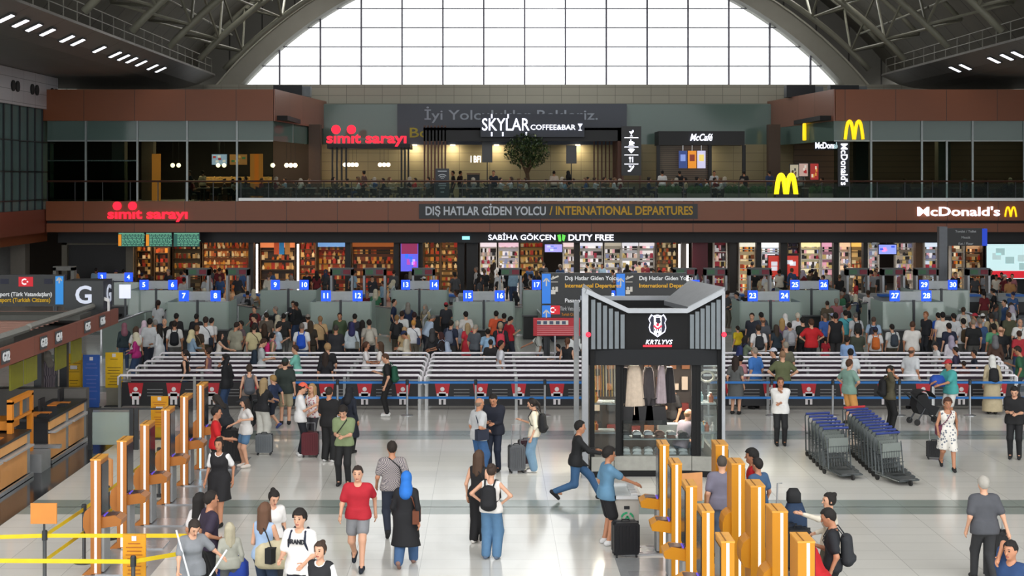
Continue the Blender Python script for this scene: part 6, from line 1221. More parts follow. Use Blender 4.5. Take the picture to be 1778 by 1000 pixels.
def person_(x, y, ht, yaw, pose='stand', f=0, fat=1., top=('t', '808285'), bot=('p', '17181a'), hair=('short', '241a14'), skin='b', shoe='1c1c1e', hat=None, bag=None, label=None, group=None, res=.03, z=0., detail=True):
    t = thing('person', label, 'person', (x, y, z), math.radians(yaw), group); s = ht / 1.75; t.scale = (s, s, s); q = 1. if fat == 1 else fat
    def add(name, kind, st, mats, lab=None):
        o = link(name, part_mesh(kind, pose, f, q, st, res), t)
        for i, m in enumerate(mats): o.material_slots[i].link = 'OBJECT'; o.material_slots[i].material = m
        return o
    sk = M(SK[skin], .5, 0, 0, .04, 8.); add('body', 'body', None, [sk, m_eye, M('9c5548', .5)])
    if hair: add('headscarf' if hair[0] == 'hijab' else 'hair', 'hair', hair[0], [pmat(hair[1])])
    if top: add({'d': 'dress', 'dk': 'dress', 'c': 'coat', 'j': 'jacket', 'g': 'robe'}.get(top[0], 'shirt'), 'top', TOPS[top[0]], [pmat(top[1])])
    if bot: add({'s': 'shorts', 'S': 'shorts'}.get(bot[0], 'trousers'), 'bottom', BOTS[bot[0]], [pmat(bot[1])])
    if detail:
        add('shoe', 'shoel', None, [pmat(shoe)]); add('shoe', 'shoer', None, [pmat(shoe)])
    if hat: add('cap', 'cap', None, [pmat(hat)])
    if bag:
        kind, c = bag; o = link('backpack' if kind == 'backpack' else 'shoulder_bag', bag_mesh(kind, pose, f), None, (x, y, z), math.radians(yaw)); o.scale = (s, s, s); o.material_slots[0].link = 'OBJECT'; o.material_slots[0].material = pmat(c)
        tag(o, None, 'bag'); t['_bag'] = o.name
    PEOPLE.append((t, dict(yaw=yaw, f=f, top=top, bot=bot, hair=hair, hat=hat, bag=bag, ht=ht, x=x, y=y, z=z, label=label))); return t
# ================================================================ THE PEOPLE ON THE OPEN FLOOR  (head pixel, height, turn: 0 seen from behind, 90 facing left, 180 facing the camera)
J = '3f5f88'; BK = '17181a'; WH = 'e4e4e4'
def pp(lab, px, hy, ht, yaw, pose, f=0, dy=0., **k):
    x, y = HD(px, hy, ht); return person(x, y + dy, ht, yaw, pose, f, label=lab, res=.02, **k)
pp('man in red t-shirt and grey shorts walking towards the camera', 622, 803, 1.79, 178, 'walk', top=('t', 'b01c2c'), bot=('S', '84868a'), shoe='1c2430', skin='a', hair=('short', '2a1e18'))
pp('man in checked shirt walking away beside the woman in the blue headscarf', 681, 763, 1.8, 8, 'walk2', top=('t', 'check:a8a09c:55505a'), bot=('p', '1f2636'), bag=('shoulder', BK), skin='b')
pp('woman in bright blue headscarf, long black coat and jeans walking away', 705, 816, 1.66, -4, 'walk2', 1, top=('c', '141519'), bot=('w', J), hair=('hijab', '2470c8'), shoe='8a6a60', bag=('shoulder', '6a3a24'))
pp('man in sage green t-shirt and black trousers looking down at his phone', 597, 702, 1.76, 172, 'phone', top=('t', '7d8c66'), bot=('p', BK), bag=('shoulder', BK), hair=('curly', '1c1612'), skin='a')
pp('man in black t-shirt with back turned, left of the green t-shirt man', 571, 672, 1.76, -20, 'talk', top=('tl', '141416'), bot=('w', BK), shoe='c8c8c8', hair=('buzz', '2a2018'))
pp('man in white t-shirt and coral cap facing the burgundy suitcase', 521, 664, 1.77, -80, 'phone1', top=('tl', WH), bot=('L', '1a1d26'), hat='e0614a', shoe='d8d8d8', skin='a')
pp('fair woman in flowered top standing beyond the burgundy suitcase', 539, 670, 1.62, 150, 'talk', 1, top=('k', 'flower:e8e0e0:b05868'), bot=('p', '3a3a40'), hair=('long', 'a8865a'), skin='a', dy=.4)
pp('woman in black headscarf and dark navy coat behind the green t-shirt man', 606, 671, 1.62, -30, 'stand', 1, top=('c', '161c2a'), bot=('p', BK), hair=('hijab', '15161c'))
pp('woman in white shirt, dark cap and denim shorts reaching left beside the tall black suitcase', 427, 688, 1.64, 120, 'side', 1, top=('tl', 'd8d6d4'), bot=('S', '54779a'), hair=('long', '2a201a'), hat='1d2026', shoe='d8d0c8', skin='a')
pp('man in bright red polo shirt behind the orange columns at left', 374, 706, 1.76, -80, 'talk', top=('t', 'c4161e'), bot=('p', BK), hair=('short', '120e0c'))
pp('airline clerk in white blouse and black waistcoat dress striding forward', 381, 760, 1.68, 168, 'step', 1, top=('t', WH), over=((0, -.42, .034), '17161a'), bot=None, hair=('bun', '241812'), skin='b', shoe='141414')
pp('man in dark purple t-shirt standing behind the cleaner', 364, 853, 1.78, -60, 'hold', top=('t', '2e2438'), bot=('p', BK), hair=('short', '1c1612'))
pp('dark haired woman in white top half hidden left of the purple t-shirt man', 340, 862, 1.66, -40, 'stand', 1, top=('t', 'd4d0d0'), bot=('p', BK), hair=('long', '15110f'), dy=.25)
pp('cleaner in grey polo shirt holding two mop handles', 332, 895, 1.66, -150, 'mop', 1, top=('tl', '808489'), bot=('p', '2a2c30'), hair=('pony', '2a201a'), skin='a')
pp('fair haired girl in grey top behind the bright blue bag', 399, 908, 1.35, 20, 'stand', 1, top=('l', 'a8a89c'), bot=('p', '55585a'), hair=('long', 'b0a890'), skin='a')
pp('woman with long brown hair in pale blue top holding the beige duffel bag', 459, 873, 1.7, -25, 'talk', 1, top=('k', '9cb4d4'), bot=('p', '24344c'), hair=('long', '5f4230'), skin='a', bag=('shoulder', BK))
pp('dark haired woman with bun in white top behind the long haired woman', 471, 850, 1.68, -150, 'lookdown', 1, top=('t', 'e0dedc'), bot=('p', '2a2c30'), hair=('bun', '17110e'), skin='a', dy=.1)
t = pp('young man with curly dark hair in white lettered t-shirt and backpack straps', 521, 885, 1.76, 165, 'talk', top=('tl', 'e2e0de'), bot=('p', '202430'), hair=('curly', '17110e'), skin='a', bag=('backpack', '1c2438'))
o = text('lettering', 'BRAND', (0, -.01, 0), .07, M('22242c', .8), t, width=.26, bold=.03); o.location = (0, .158, 1.31); o.rotation_euler = (math.pi / 2, 0, math.pi)
pp('woman with glasses in white blouse and black waistcoat at the bottom edge', 557, 940, 1.64, 160, 'stand', 1, top=('l', WH), over=((0, -.12, .036), '1b1c20'), bot=('p', BK), hair=('bun', '3a2a20'), skin='a')
pp('bald man in pale grey t-shirt and jeans with dark shoulder bag', 831, 691, 1.76, -55, 'hold', top=('tl', 'bcbec0'), bot=('w', '2f5684'), hair=('fringe', '7a6a5c'), bag=('shoulder', '22283a'), skin='b', fat=1.12, shoe='5a5450')
pp('man in dark navy jacket over a white shirt reading a paper', 858, 681, 1.8, 165, 'phone', top=('j', '161b2a'), bot=('p', '1c2436'), hair=('short', '17110e'))
pp('woman with dark ponytail in cream blouse and wide pale jeans', 928, 691, 1.68, 80, 'phone1', 1, top=('h', 'e6dec8'), bot=('w', '6f8fa8'), hair=('pony', '1c1410'), bag=('backpack', '14161a'), shoe='e0ddd8', skin='a')
pp('woman with long brown hair in black sleeveless outfit', 831, 782, 1.7, -25, 'stand', 1, top=('k', '17171a'), bot=('w', '141417'), hair=('long', '4a3628'), skin='a', bag=('shoulder', '191a1e'), shoe='e0ddd8')
pp('woman with bun in white tank top and jeans carrying a black backpack', 853, 806, 1.66, -15, 'akimbo', 1, top=('k', 'e6e4e0'), bot=('w', '53799c'), hair=('bun', '3a2c24'), skin='a', bag=('backpack', '16171b'), shoe='5a6a80')
pp('man in black shirt and blue jeans striding right with arm outstretched', 999, 718, 1.8, -88, 'stride', top=('l', '141518'), bot=('p', '34587e'), hair=('short', '120e0c'), shoe='17171a')
pp('young man in pale blue t-shirt and black shorts at the recycling station', 1052, 777, 1.77, -78, 'reach1', top=('tl', '5d87a5'), bot=('s', '141519'), hair=('curly', '15100d'), shoe='cfcfcf', skin='b')
pp('man in black t-shirt with green backpack standing at the blue belts', 673, 613, 1.77, 85, 'phone1', top=('t', '17181a'), bot=('L', '141416'), hair=('buzz', '4a3020'), bag=('backpack', '17503c'), shoe='d8d8d8', skin='a')
pp('security man in white shirt with hand at his chin and a black tie pass', 1355, 655, 1.7, 176, 'chin', top=('tl', 'e4e4e4'), bot=('p', '202125'), hair=('short', '4a3528'), skin='b')
pp('broad man in olive t-shirt with hands on hips seen from behind', 1359, 609, 1.8, 0, 'akimbo', top=('t', '5d6344'), bot=('p', '1b1c20'), hair=('buzz', '8a6a50'), fat=1.1, skin='a')
pp('grey haired man in royal blue t-shirt and blue shorts', 1311, 603, 1.78, 40, 'stand', top=('tl', '3f78c4'), bot=('s', '3a6a94'), hair=('buzz', '8c8074'), skin='a', fat=1.1)
pp('woman with long brown hair in grey dress beside the striped kiosk', 1277, 618, 1.65, -25, 'stand', 1, top=('d', '5a5c5c'), bot=None, hair=('long', '2a1e18'), skin='a')
pp('child in pink top between the grey dress and the blue t-shirt', 1293, 622, 1.5, -30, 'stand', 1, top=('t', 'd89aa0'), bot=('p', '3a3a48'), hair=('bun', '1a1412'), dy=.7)
pp('man in sage shirt and orange shorts with hands on hips', 1474, 624, 1.76, -60, 'akimbo', top=('tl', '86a89c'), bot=('s', 'e0a25c'), hair=('short', '4a3020'), skin='a', fat=1.05)
pp('bearded man in olive brown shirt with black backpack talking on the phone', 1544, 635, 1.74, -80, 'ear', top=('t', '4f4a38'), bot=('p', '141416'), hair=('short', '15110e'), bag=('backpack', '15161a'))
pp('heavy man in teal polo and white shorts holding the blue bag', 1651, 624, 1.74, 110, 'reach', top=('tl', '4aa6a4'), bot=('s', 'd4d4d0'), hair=('cap', '2a2018'), hat='b02a34', fat=1.25, skin='b')
pp('woman in white headscarf and long beige coat with mini backpack', 1723, 617, 1.66, -6, 'stand', 1, top=('g', 'bcae8f'), bot=('p', BK), hair=('hijab', 'd8d8d4'), bag=('backpack', '17181b'))
pp('bald man in pale shirt standing behind the blue belts', 1577, 600, 1.8, -50, 'stand', top=('tl', 'ccd0d4'), bot=('p', '3a3c44'), hair=('fringe', '4a3a30'), skin='b', fat=1.12, dy=-.3)
pp('woman with red sunglasses in flowered white dress carrying bright bags', 1645, 687, 1.68, 172, 'walk', 1, top=('dk', 'flower:e0ddd6:6d7480'), bot=None, hair=('curly', '4a2c20'), skin='b', bag=('shoulder', '6a3048'))
pp('man in black t-shirt and trousers holding papers at the right edge', 1762, 668, 1.76, 155, 'phone', top=('tl', '131417'), bot=('L', '141519'), hair=('short', '17110e'), skin='a')
pp('grey haired man in charcoal t-shirt pulling a black suitcase away', 1710, 825, 1.78, 3, 'pull', top=('tl', '4b4d53'), bot=('p', '2c2d30'), hair=('short', 'a8a49c'), skin='a', fat=1.08)
t = pp('dark haired man in navy polo on the phone at the bottom right corner', 1757, 938, 1.75, 130, 'ear', top=('t', '24406a'), bot=('p', BK), hair=('short', '120d0b'), skin='b')
pp('man with glasses in red polo shirt between the orange columns', 1307, 780, 1.77, 80, 'talk', top=('t', 'c01a22'), bot=('p', BK), hair=('curly', '120e0c'), skin='b', dy=-.0)
pp('person in blue denim shirt behind the man in the red polo', 1320, 799, 1.68, 40, 'stand', top=('t', '3d5a7c'), bot=('p', '2a3444'), hair=('short', '1a1412'), dy=.2)
pp('man in mauve grey t-shirt and jeans seen from behind at the orange columns', 1254, 792, 1.78, -5, 'reach1', top=('tl', '716f80'), bot=('p', '5b6c82'), hair=('buzz', '4a443e'), skin='a', fat=1.06)
pp('woman with top bun in beige shirt holding up a phone', 1442, 856, 1.68, 95, 'selfie', 1, top=('l', 'cfc8b8'), bot=('p', '5a5548'), hair=('bun', '14100e'), skin='a')
pp('man in black t-shirt with dark grey backpack at bottom right', 1446, 882, 1.8, 75, 'phone1', top=('t', '1b1e24'), bot=('p', BK), hair=('short', '15110e'), bag=('backpack', '26292e'))
pp('man in red polo shirt bending over a screen behind the last orange column', 1428, 918, 1.62, 60, 'bend', top=('t', 'b8161e'), bot=('p', BK), hair=('short', '120e0c'))
# group in front of the rails, left
pp('woman with hair bun and grey backpack in the group before the rails', 433, 633, 1.66, 10, 'stand', 1, top=('k', '8a7a70'), bot=('w', '3a3c42'), hair=('bun', '3a2c20'), bag=('backpack', '565a62'), skin='a')
pp('woman with long fair hair in black top beside the loaded pushchair', 455, 657, 1.65, -30, 'reach', 1, top=('t', '1b1c20'), bot=('w', 'cfcfc8'), hair=('long', '9a8460'), skin='a')
pp('fair haired boy in navy t-shirt and shorts', 476, 650, 1.42, 60, 'walk2', top=('t', '22304e'), bot=('s', '1b2030'), hair=('curly', '9a7a48'), skin='a', shoe='44508a')
pp('man in dark green t-shirt and khaki shorts seen from behind', 495, 622, 1.8, 0, 'stand', top=('tl', '26302c'), bot=('s', 'a39a80'), hair=('cap', '2a2018'), hat='23302c', skin='a', fat=1.1)
pp('man in black jacket and jeans talking on the phone before the rails', 394, 615, 1.78, 80, 'earl', top=('j', '15171c'), bot=('p', '2c4468'), hair=('short', '120e0c'), skin='b')
pp('person in dark clothes bending over the luggage behind the denim shorts woman', 414, 664, 1.6, 60, 'bend', top=('l', '24282e'), bot=('p', '1c2230'), hair=('long', '2a2420'), skin='a', dy=-1.6)
pp('woman in long striped grey robe and headscarf behind the check-in counters', 83, 610, 1.72, 60, 'stand', 1, top=('g', 'stripe:8a8088:4a4650'), bot=None, hair=('hijab', '8a847c'), dy=0)
pp('kiosk vendor in black t-shirt standing inside the striped kiosk', 1190, 655, 1.72, 110, 'lookdown', top=('t', '141416'), bot=('p', BK), hair=('short', '120e0c'), dy=0)
PEOPLE[-1][0].location = (kx(1186), KY + 1.75, .16); 
person(kx(1186), KY + .42, 1.72, -60, 'crouch', 0, 1.1, ('l', '9a8c98'), ('p', '5a6a80'), ('fringe', '8a6a4a'), 'a', z=.16, res=.02, label='balding man in lilac grey shirt sitting low inside the striped kiosk')
pp('person with dark cap and white top kneeling among the far right luggage', 1603, 664, 1.7, -30, 'stand', top=('l', '2a2c30'), bot=('p', BK), hair=('short', '1c1512'), dy=-.2) if 0 else None
m = M('dfe3e8', .5)
b = MB(); b.tube([(-.42, .2, 1.5), (-.1, .2, .35)], .014, 8); b.ball((-.08, .2, .32), .09, 10, 6, 0, (1, 1, .6)); x, y = HD(332, 895, 1.66); tag(b.build('mop', [m], None, (x + .25, y - .45, .0)), 'white mop handle held low by the cleaner', 'mop')
b = MB(); b.tube([(.5, .1, 1.25), (.05, .1, .55)], .014, 8); tag(b.build('broom', [m], None, (x + .1, y - .5, 0)), 'second white handle raised to the right by the cleaner', 'broom')
# ================================================================ THE QUEUE   px, head y, top colour, sleeve, hair style, hair colour, turn, pose, bag, height
Q_ = '''216 561 24343a l hijab 8a5a68 20 stand - 1.65
236 567 d8d8d8 t long 4a3426 -20 stand - 1.66
237 579 b02878 l hijab cfc8b0 80 talk - 1.6
250 557 d8c0d0 l hijab e0c8d8 0 stand - 1.6
260 553 c8ccd0 tl short 15110e 4 stand - 1.85
270 555 c8c8c4 t buzz 8c8a86 30 stand - 1.75
277 564 d0d4d8 T long 17120f 75 talk - 1.75
286 553 17181c t fringe a89070 170 stand - 1.72
303 557 d4d4d2 t short 241a14 10 stand backpack:15181f 1.78
306 544 17181c l short 0f0c0b 0 stand - 1.75
332 573 86a0b8 l hijab cfc49a -50 talk - 1.6
341 545 1c1c20 l short 120e0c 0 stand - 1.7
342 565 3a2e22 t short 5a4028 -10 stand shoulder:8a7a60 1.7
357 550 dcdee0 t short 2a1e18 0 stand shoulder:1d2636 1.88
367 552 d8d8d8 t short 1a1412 -30 stand - 1.72
379 577 dcd6cc k long 17110e -80 reach - 1.6
409 559 9c9a88 tl short 2a1e18 -30 phone1 - 1.8
419 557 6a5a60 t short 17120f 120 stand - 1.7
443 545 16181c l cap 1a1a1a 90 stand - 1.82
441 563 c2b88e t cap 2a2018 0 stand shoulder:3a2c20 1.72
459 562 1a1816 k long 3a2a1e 0 stand - 1.66
466 539 5a5248 t short 241a12 20 stand - 1.72
484 536 c8bfa4 l hijab cfc8b0 60 stand - 1.6
491 531 1c1e20 t short 120e0c 0 stand - 1.7
481 561 b8c8d8 t short 17120e -60 phone1 backpack:8a94a0 1.74
473 578 8a8f6e k pony 14100e -70 stand backpack:c8206a 1.58
453 587 b8bec0 t short 3a2418 -75 phone backpack:1c2c3c 1.78
524 561 dfe2e4 t buzz 6a6058 0 stand backpack:1a50c0 1.8
535 546 d0d0d0 t cap 8a8078 20 stand - 1.7
539 557 2c241c t long 3a2c1c 0 stand - 1.72
556 549 b89a70 t short 8a6a48 10 stand shoulder:1a1a1a 1.7
583 564 26272c t buzz 3a3430 0 talk - 1.82
590 541 44553c l short 14100e 180 stand - 1.7
611 560 b8c4cc l hijab 2a2a58 0 stand shoulder:6a6a60 1.72
616 545 2a2c38 t short 100c0b 0 stand - 1.7
517 602 7cc4b4 tl short 3a241a 90 reach - 1.68
569 598 15161a t curly a08058 20 stand - 1.72
641 555 a8a49a t short 1c1612 10 stand backpack:b8b4a8 1.76
629 556 1a1b20 t long 1a1412 0 stand - 1.62
689 547 1f2226 t bun 8a6a40 0 stand backpack:1d1f22 1.72
707 537 d8dcdc t short 2a1c14 -20 stand - 1.78
721 540 15171a t short 2a1418 0 stand - 1.74
733 538 b4c8e0 t short 6a6a66 -60 bend - 1.7
718 556 e0e2e6 t short c08a40 0 stand shoulder:2a3458 1.64
702 568 b8a078 t hijab b09068 -10 stand - 1.5
706 574 d0c8b4 l cap 1c2a50 85 phone - 1.68
752 571 24262a l hijab 3a3a3c 0 stand - 1.7
768 579 201a1e t long 3a1c1c 80 reach backpack:a8b8d0 1.62
783 556 222a40 t short 1e1812 -20 stand backpack:6a7488 1.74
794 557 8a94a4 t bun c8c0b0 10 stand - 1.6
809 539 d2d0cc t short 0e0b0a 20 stand - 1.76
812 561 c83040 d long a8906a 20 stand - 1.62
643 594 e0dede t pony 4a2e20 -90 talk - 1.66
656 596 e4e0dc t long 4a3626 80 talk - 1.66
824 563 5a6068 t buzz 9a9488 -40 phone1 - 1.72
864 539 d85a34 t short 15110e 0 stand - 1.76
874 544 2a2c34 t short 14100e 0 stand - 1.7
884 549 b82030 t short 14100e -60 phone1 - 1.74
869 560 22262c j short a89a80 0 stand backpack:e04458 1.76
847 571 8fb0cc t short 15110e 0 stand backpack:90b4d4 1.6
869 591 d8dae2 t short 17120f -80 stand - 1.7
852 592 1c1a1c t short 2a2018 0 stand - 1.5
937 568 d6dad4 t short 120e0c 85 reach1 backpack:1c1e22 1.76
994 571 d8dcdc t cap 8a8478 0 stand shoulder:1a1c22 1.82
974 597 2c2024 t short 14100e 80 reach - 1.35
1281 566 d0b420 t short 1c1410 30 stand - 1.35
1292 581 6a7864 t long 1a1412 -70 reach1 backpack:2a3468 1.62
1311 543 2c303c t short 2a1e18 150 stand - 1.72
1319 541 3a4450 t short 120e0c 20 stand - 1.72
1325 551 4c5058 t fringe 6a5040 -10 stand - 1.74
1317 564 e2e0e0 t cap 3a2a20 0 stand backpack:23262c 1.76
1348 564 23303a t long 3a2e24 20 stand - 1.6
1358 553 7a5a78 t long b08e58 -10 stand - 1.66
1370 542 d8d4cc l hijab dcdad8 0 stand - 1.66
1381 543 dcdce0 t bun d0c8b8 0 stand - 1.7
1371 560 a8acb4 t short 2a2420 10 stand backpack:b8bcc4 1.62
1394 551 1a2420 t short 1a1816 10 stand - 1.78
1409 554 c01c24 tl short 4a3020 8 akimbo - 1.86
1451 543 15171c K short 120e0c 0 stand - 1.88
1468 538 4aa0ac t short 120e0c -10 stand shoulder:20304c 1.8
1485 543 c0c4c8 t buzz 5a5854 10 stand backpack:2a2a2e 1.74
1489 570 3a4034 t short 1a1a16 0 talk - 1.66
1433 585 a82030 d pony 100c0b 20 stand - 1.2
1471 587 8fb0e0 l short 1a1412 -40 talk - 1.6
1477 604 ccd4d8 t short 14100e -10 stand - 1.7
1344 602 1a1c20 l cap c8ccd8 80 stand - 1.72
1365 596 6a6a58 t buzz 8a8478 30 stand - 1.78
1434 527 3f66b0 t buzz 5a5048 20 stand - 1.7
1446 533 b8b4a8 t cap 9aa0c0 0 stand - 1.68
1517 550 9ab4d0 t buzz 4a3c34 -20 stand backpack:2c3444 1.72
1520 568 d8dadc t cap 1c2448 -10 stand backpack:c86828 1.6
1549 563 d0d4d4 t short 1a1412 10 stand backpack:3a4450 1.62
1584 558 dad8d4 tl buzz 4a3020 -25 reach1 - 1.88
1614 541 24262c t short 8a5a3a 120 stand - 1.74
1626 540 2454b0 t short 120e0c 20 stand - 1.72
1637 542 dcdcd8 t short 14100e -10 stand - 1.82
1648 561 1c2238 t short 1a1412 10 stand - 1.74
1656 544 d0d4d8 t short 17120f 10 stand - 1.7
1652 586 c8c4cc T hijab 9c94a8 0 stand - 1.62
1626 594 dcdee0 t cap 15171c 90 stand - 1.4
1673 553 cfd0d4 t short 15110e 0 stand backpack:4a3a24 1.76
1690 554 1a1c1e t buzz 8a7a68 0 stand - 1.8
1702 553 34507a t buzz 7a7064 0 stand - 1.74
1726 562 5aa078 t short 15110e 0 stand - 1.8
1738 567 1c2024 t fringe 8a6048 20 stand - 1.76
1728 582 4a3226 l hijab 6a6a6e -10 stand - 1.64
1752 527 4a4c38 t short 4a3020 10 stand - 1.74
1771 554 d8dad8 t fringe b0907a 180 stand shoulder:15161a 1.74
1697 527 b8a8b0 t cap a82838 60 stand - 1.7
1709 528 c8ccd0 t cap e0e0e0 -20 stand - 1.66
1719 530 b0a080 t short 2a2018 0 stand backpack:3a3024 1.7
1692 611 1c2434 t short 100c0b 80 stand - 1.4
1674 627 5a2a2c t short 2a1c18 20 stand - 1.2
1771 600 2a5a40 t short 2a1c14 60 phone1 - 1.78
1770 575 a82834 t short 3a2418 0 stand - 1.66
322 605 15161a k pony 1a1210 85 stand - 1.68
362 607 7a5a6a k bun 2a1c18 85 talk - 1.6
565 612 15161c t long 2a1e18 0 stand - 1.6
985 588 17181c K pony 5a3a28 -20 stand - 1.66
1660 600 34304a t short 17110e 60 stand - 1.5'''
RY = (42.5, 43.6, 44.7, 45.8, 46.8, 47.9)
def lane(y):
    if 41.2 < y < 48.6:
        L_ = [41.95] + [(a + b_) / 2 for a, b_ in zip(RY[:-1], RY[1:])] + [48.5]; return min(L_, key=lambda q: abs(q - y))
    return y
PL = [(a[1]['x'], a[1]['y'], 0) for a in PEOPLE]
pend = []
for ln in Q_.split('\n'):
    px, hy, c, sl, hs, hc, yaw, pose, bag, ht = ln.split(); px, hy, yaw, ht = float(px), float(hy), float(yaw), float(ht)
    x, y = HD(px, hy, ht); y = lane(y)
    if 54.6 < y < 59: y = 54.6 - R.random() * .3
    x = (px - VX) * y / F; pend.append([x, y, c, sl, hs, hc, yaw, pose, bag, ht])
fix = [(x, y) for x, y, _ in PL]
for it in range(60):                             # nobody stands inside anybody else
    for i, a in enumerate(pend):
        for o in fix + [(b_[0], b_[1]) for j, b_ in enumerate(pend) if j != i]:
            dx, dy = a[0] - o[0], a[1] - o[1]; d = math.hypot(dx, dy)
            if d < .46: k = (.46 - d) * .35; a[0] += (dx / (d + 1e-6)) * k * (1 if abs(dx) > .02 else 1); (not (41.2 < a[1] < 48.6)) and a.__setitem__(1, min(a[1] + dy / (d + 1e-6) * k * 1.6, 54.7) if a[1] < 54.8 else a[1] + dy / (d + 1e-6) * k)
BOTC = ['1c1e24', '2a3040', '34486a', '3a3a3c', '5a5a58', '4a4438', '22252c', '6a6458']
for x, y, c, sl, hs, hc, yaw, pose, bag, ht in pend:
    f = 1 if hs in ('long', 'hijab', 'bun', 'pony') else 0; hat = None
    if hs == 'cap': hat = hc; hc = '2a2018'
    person(x, y, ht, yaw, pose, f, 1., (sl, c), None if sl == 'd' else (R.choice('ppw'), R.choice(BOTC)), (hs, hc), R.choice('aabb'), R.choice(['1c1c1e', 'c8c8c8', '3a3a40']), hat, tuple(bag.split(':')) if bag != '-' else None, res=.03)
# booth officers
for px, yb_ in ((322, 56.6), (380, 56.6), (610, 56.6), (1310, 56.6), (1565, 56.6)):
    person(P(px, 0, yb_).x, yb_, 1.72, 178, 'stand', 0, 1., ('l', '23272f'), ('p', BK), ('short', '14100e'), 'b', res=.03)
# ================================================================ CROWD BEYOND THE BOOTHS AND IN THE SHOPS
TC = ['17181c', '1c1e24', '2a2c34', 'd8d8d8', 'c8ccd0', '8a8c90', '22304e', '6a1a24', 'c02a30', 'b8a888', '4a4c50', '3a5a8a', '90b0c8', '5a5040', 'b08050', '202226', 'a86a70', '3f7a5a', 'dcd6c8', '30323a']
HC = ['14100e', '1c1512', '2a1e18', '3a2c20', '17120f', '6a5038', '8a8078']
rr = random.Random(23); spots = []
def tryspot(px0, px1, y0, y1, n, md=.5, bad=lambda x, y: False):
    k = 0; tries = 0
    while k < n and tries < n * 60:
        tries += 1; y = rr.uniform(y0, y1); px = rr.uniform(px0, px1); x = (px - VX) * y / F
        if bad(x, y) or any(math.hypot(x - a, y - b_) < md for a, b_ in spots): continue
        spots.append((x, y)); k += 1
def bad(x, y):
    for px, w in [(p_, 1.1) for p_ in (343, 412, 593, 650, 735, 886, 1190, 1243, 1320, 1490, 1552, 1610, 1700)]:
        if abs(x - P(px, 0, 71).x) < .95 and 70.4 < y < 72: return True
    for px in (215, 445, 530, 625, 780, 1290, 1525, 1585, 1670, 1745):
        if abs(x - P(px, 0, 68).x) < 1.2 and 65.8 < y < 70: return True
    if 60.6 < y < 63.7 or y > 82.2 and y < 84: return True
    return abs(x - P(1680, 0, 73).x + 1.2) < .8 and abs(y - 73.2) < .8
tryspot(230, 1000, 57.8, 60.3, 12, .6, lambda x, y: any(abs(x - P(p_, 0, 55.4).x) < 1.5 for p_ in (342, 591, 840, 1090))); tryspot(1260, 1770, 57.8, 60.3, 9, .6, lambda x, y: any(abs(x - P(p_, 0, 55.4).x) < 1.5 for p_ in (1339, 1588)))
tryspot(210, 1000, 64.2, 66.8, 28, .6, bad); tryspot(1230, 1770, 64.2, 66.8, 20, .6, bad); tryspot(130, 1770, 72.2, 81.5, 105, .55, bad); tryspot(840, 1180, 73, 82, 14, .55, bad); tryspot(1290, 1640, 84.2, 86, 9, .6, bad); tryspot(840, 1170, 84.2, 87, 12, .6, bad)
for x, y in spots:
    hs = rr.choice(['short', 'short', 'short', 'long', 'bun', 'hijab', 'cap', 'buzz', 'pony', 'curly']); f = hs in ('long', 'hijab', 'bun', 'pony'); hat = rr.choice(['d8d8d8', '1c2448', 'a82838', '1c1c1e']) if hs == 'cap' else None
    hc = rr.choice(['cfc8b0', '8a847c', '22242a', 'a8a0b0', '3a4a6a']) if hs == 'hijab' else rr.choice(HC)
    person(x, y, rr.uniform(1.6, 1.84), rr.choice([0, 0, 10, -15, 60, 90, -90, -60, 180, 150]), rr.choice(['stand', 'stand', 'talk', 'phone1', 'walk', 'stand2']), int(f), 1., (rr.choice(['t', 't', 'l', 'tl']), rr.choice(TC)), (rr.choice('ppw'), rr.choice(BOTC)), (hs, hc), rr.choice('aabbc'), '1c1c1e', hat, ('backpack', rr.choice(TC)) if rr.random() < .18 else None, res=.04, detail=False)
# ================================================================ TERRACE GUESTS
rr = random.Random(5); n = 0
for seats in DECKT:
    for x, y, rz in seats:
        if rr.random() < .38: continue
        hs = rr.choice(['short', 'short', 'long', 'bun', 'hijab', 'buzz']); f = int(hs in ('long', 'hijab', 'bun')); n += 1
        person(x, y, rr.uniform(1.62, 1.8), math.degrees(rz) + 180, rr.choice(['sit', 'sit2']), f, 1., (rr.choice(['t', 't', 'l']), rr.choice(TC)), ('p', rr.choice(BOTC)), (hs, rr.choice(HC) if hs != 'hijab' else 'b0a898'), rr.choice('aabb'), '1c1c1e', None, None, res=.04, z=5.4, detail=False)
for px, y, yaw, c, hs in ((632, 86.5, 60, '5a4440', 'bun'), (787, 87.8, 100, '17181c', 'short'), (799, 87.8, -60, '2a1c1c', 'short'), (857, 83.4, 170, '1c2230', 'short'), (962, 86, 0, 'c8b8a8', 'buzz'), (987, 86.5, 60, '111216', 'hijab'), (1292, 86, 0, '15171c', 'cap'), (1336, 86, 20, '2a3c60', 'short'), (1391, 83.3, 30, 'a8acb0', 'short'), (1180, 86, 20, '1a1c20', 'short'), (1240, 87, 180, 'c0c4c8', 'short'), (1150, 84, 0, 'd8d8d8', 'short'), (330, 83.5, 120, '2a2c34', 'short'), (352, 84.2, -20, 'c8b8a0', 'bun')):
    person(P(px, 0, y).x, y, 1.72, yaw, 'stand', int(hs in ('bun', 'hijab')), 1., ('t', c), ('p', BK), (hs, '17120f' if hs != 'hijab' else '15161a'), 'b', '1c1c1e', '1c1c1e' if hs == 'cap' else None, None, res=.04, z=5.4, detail=False)
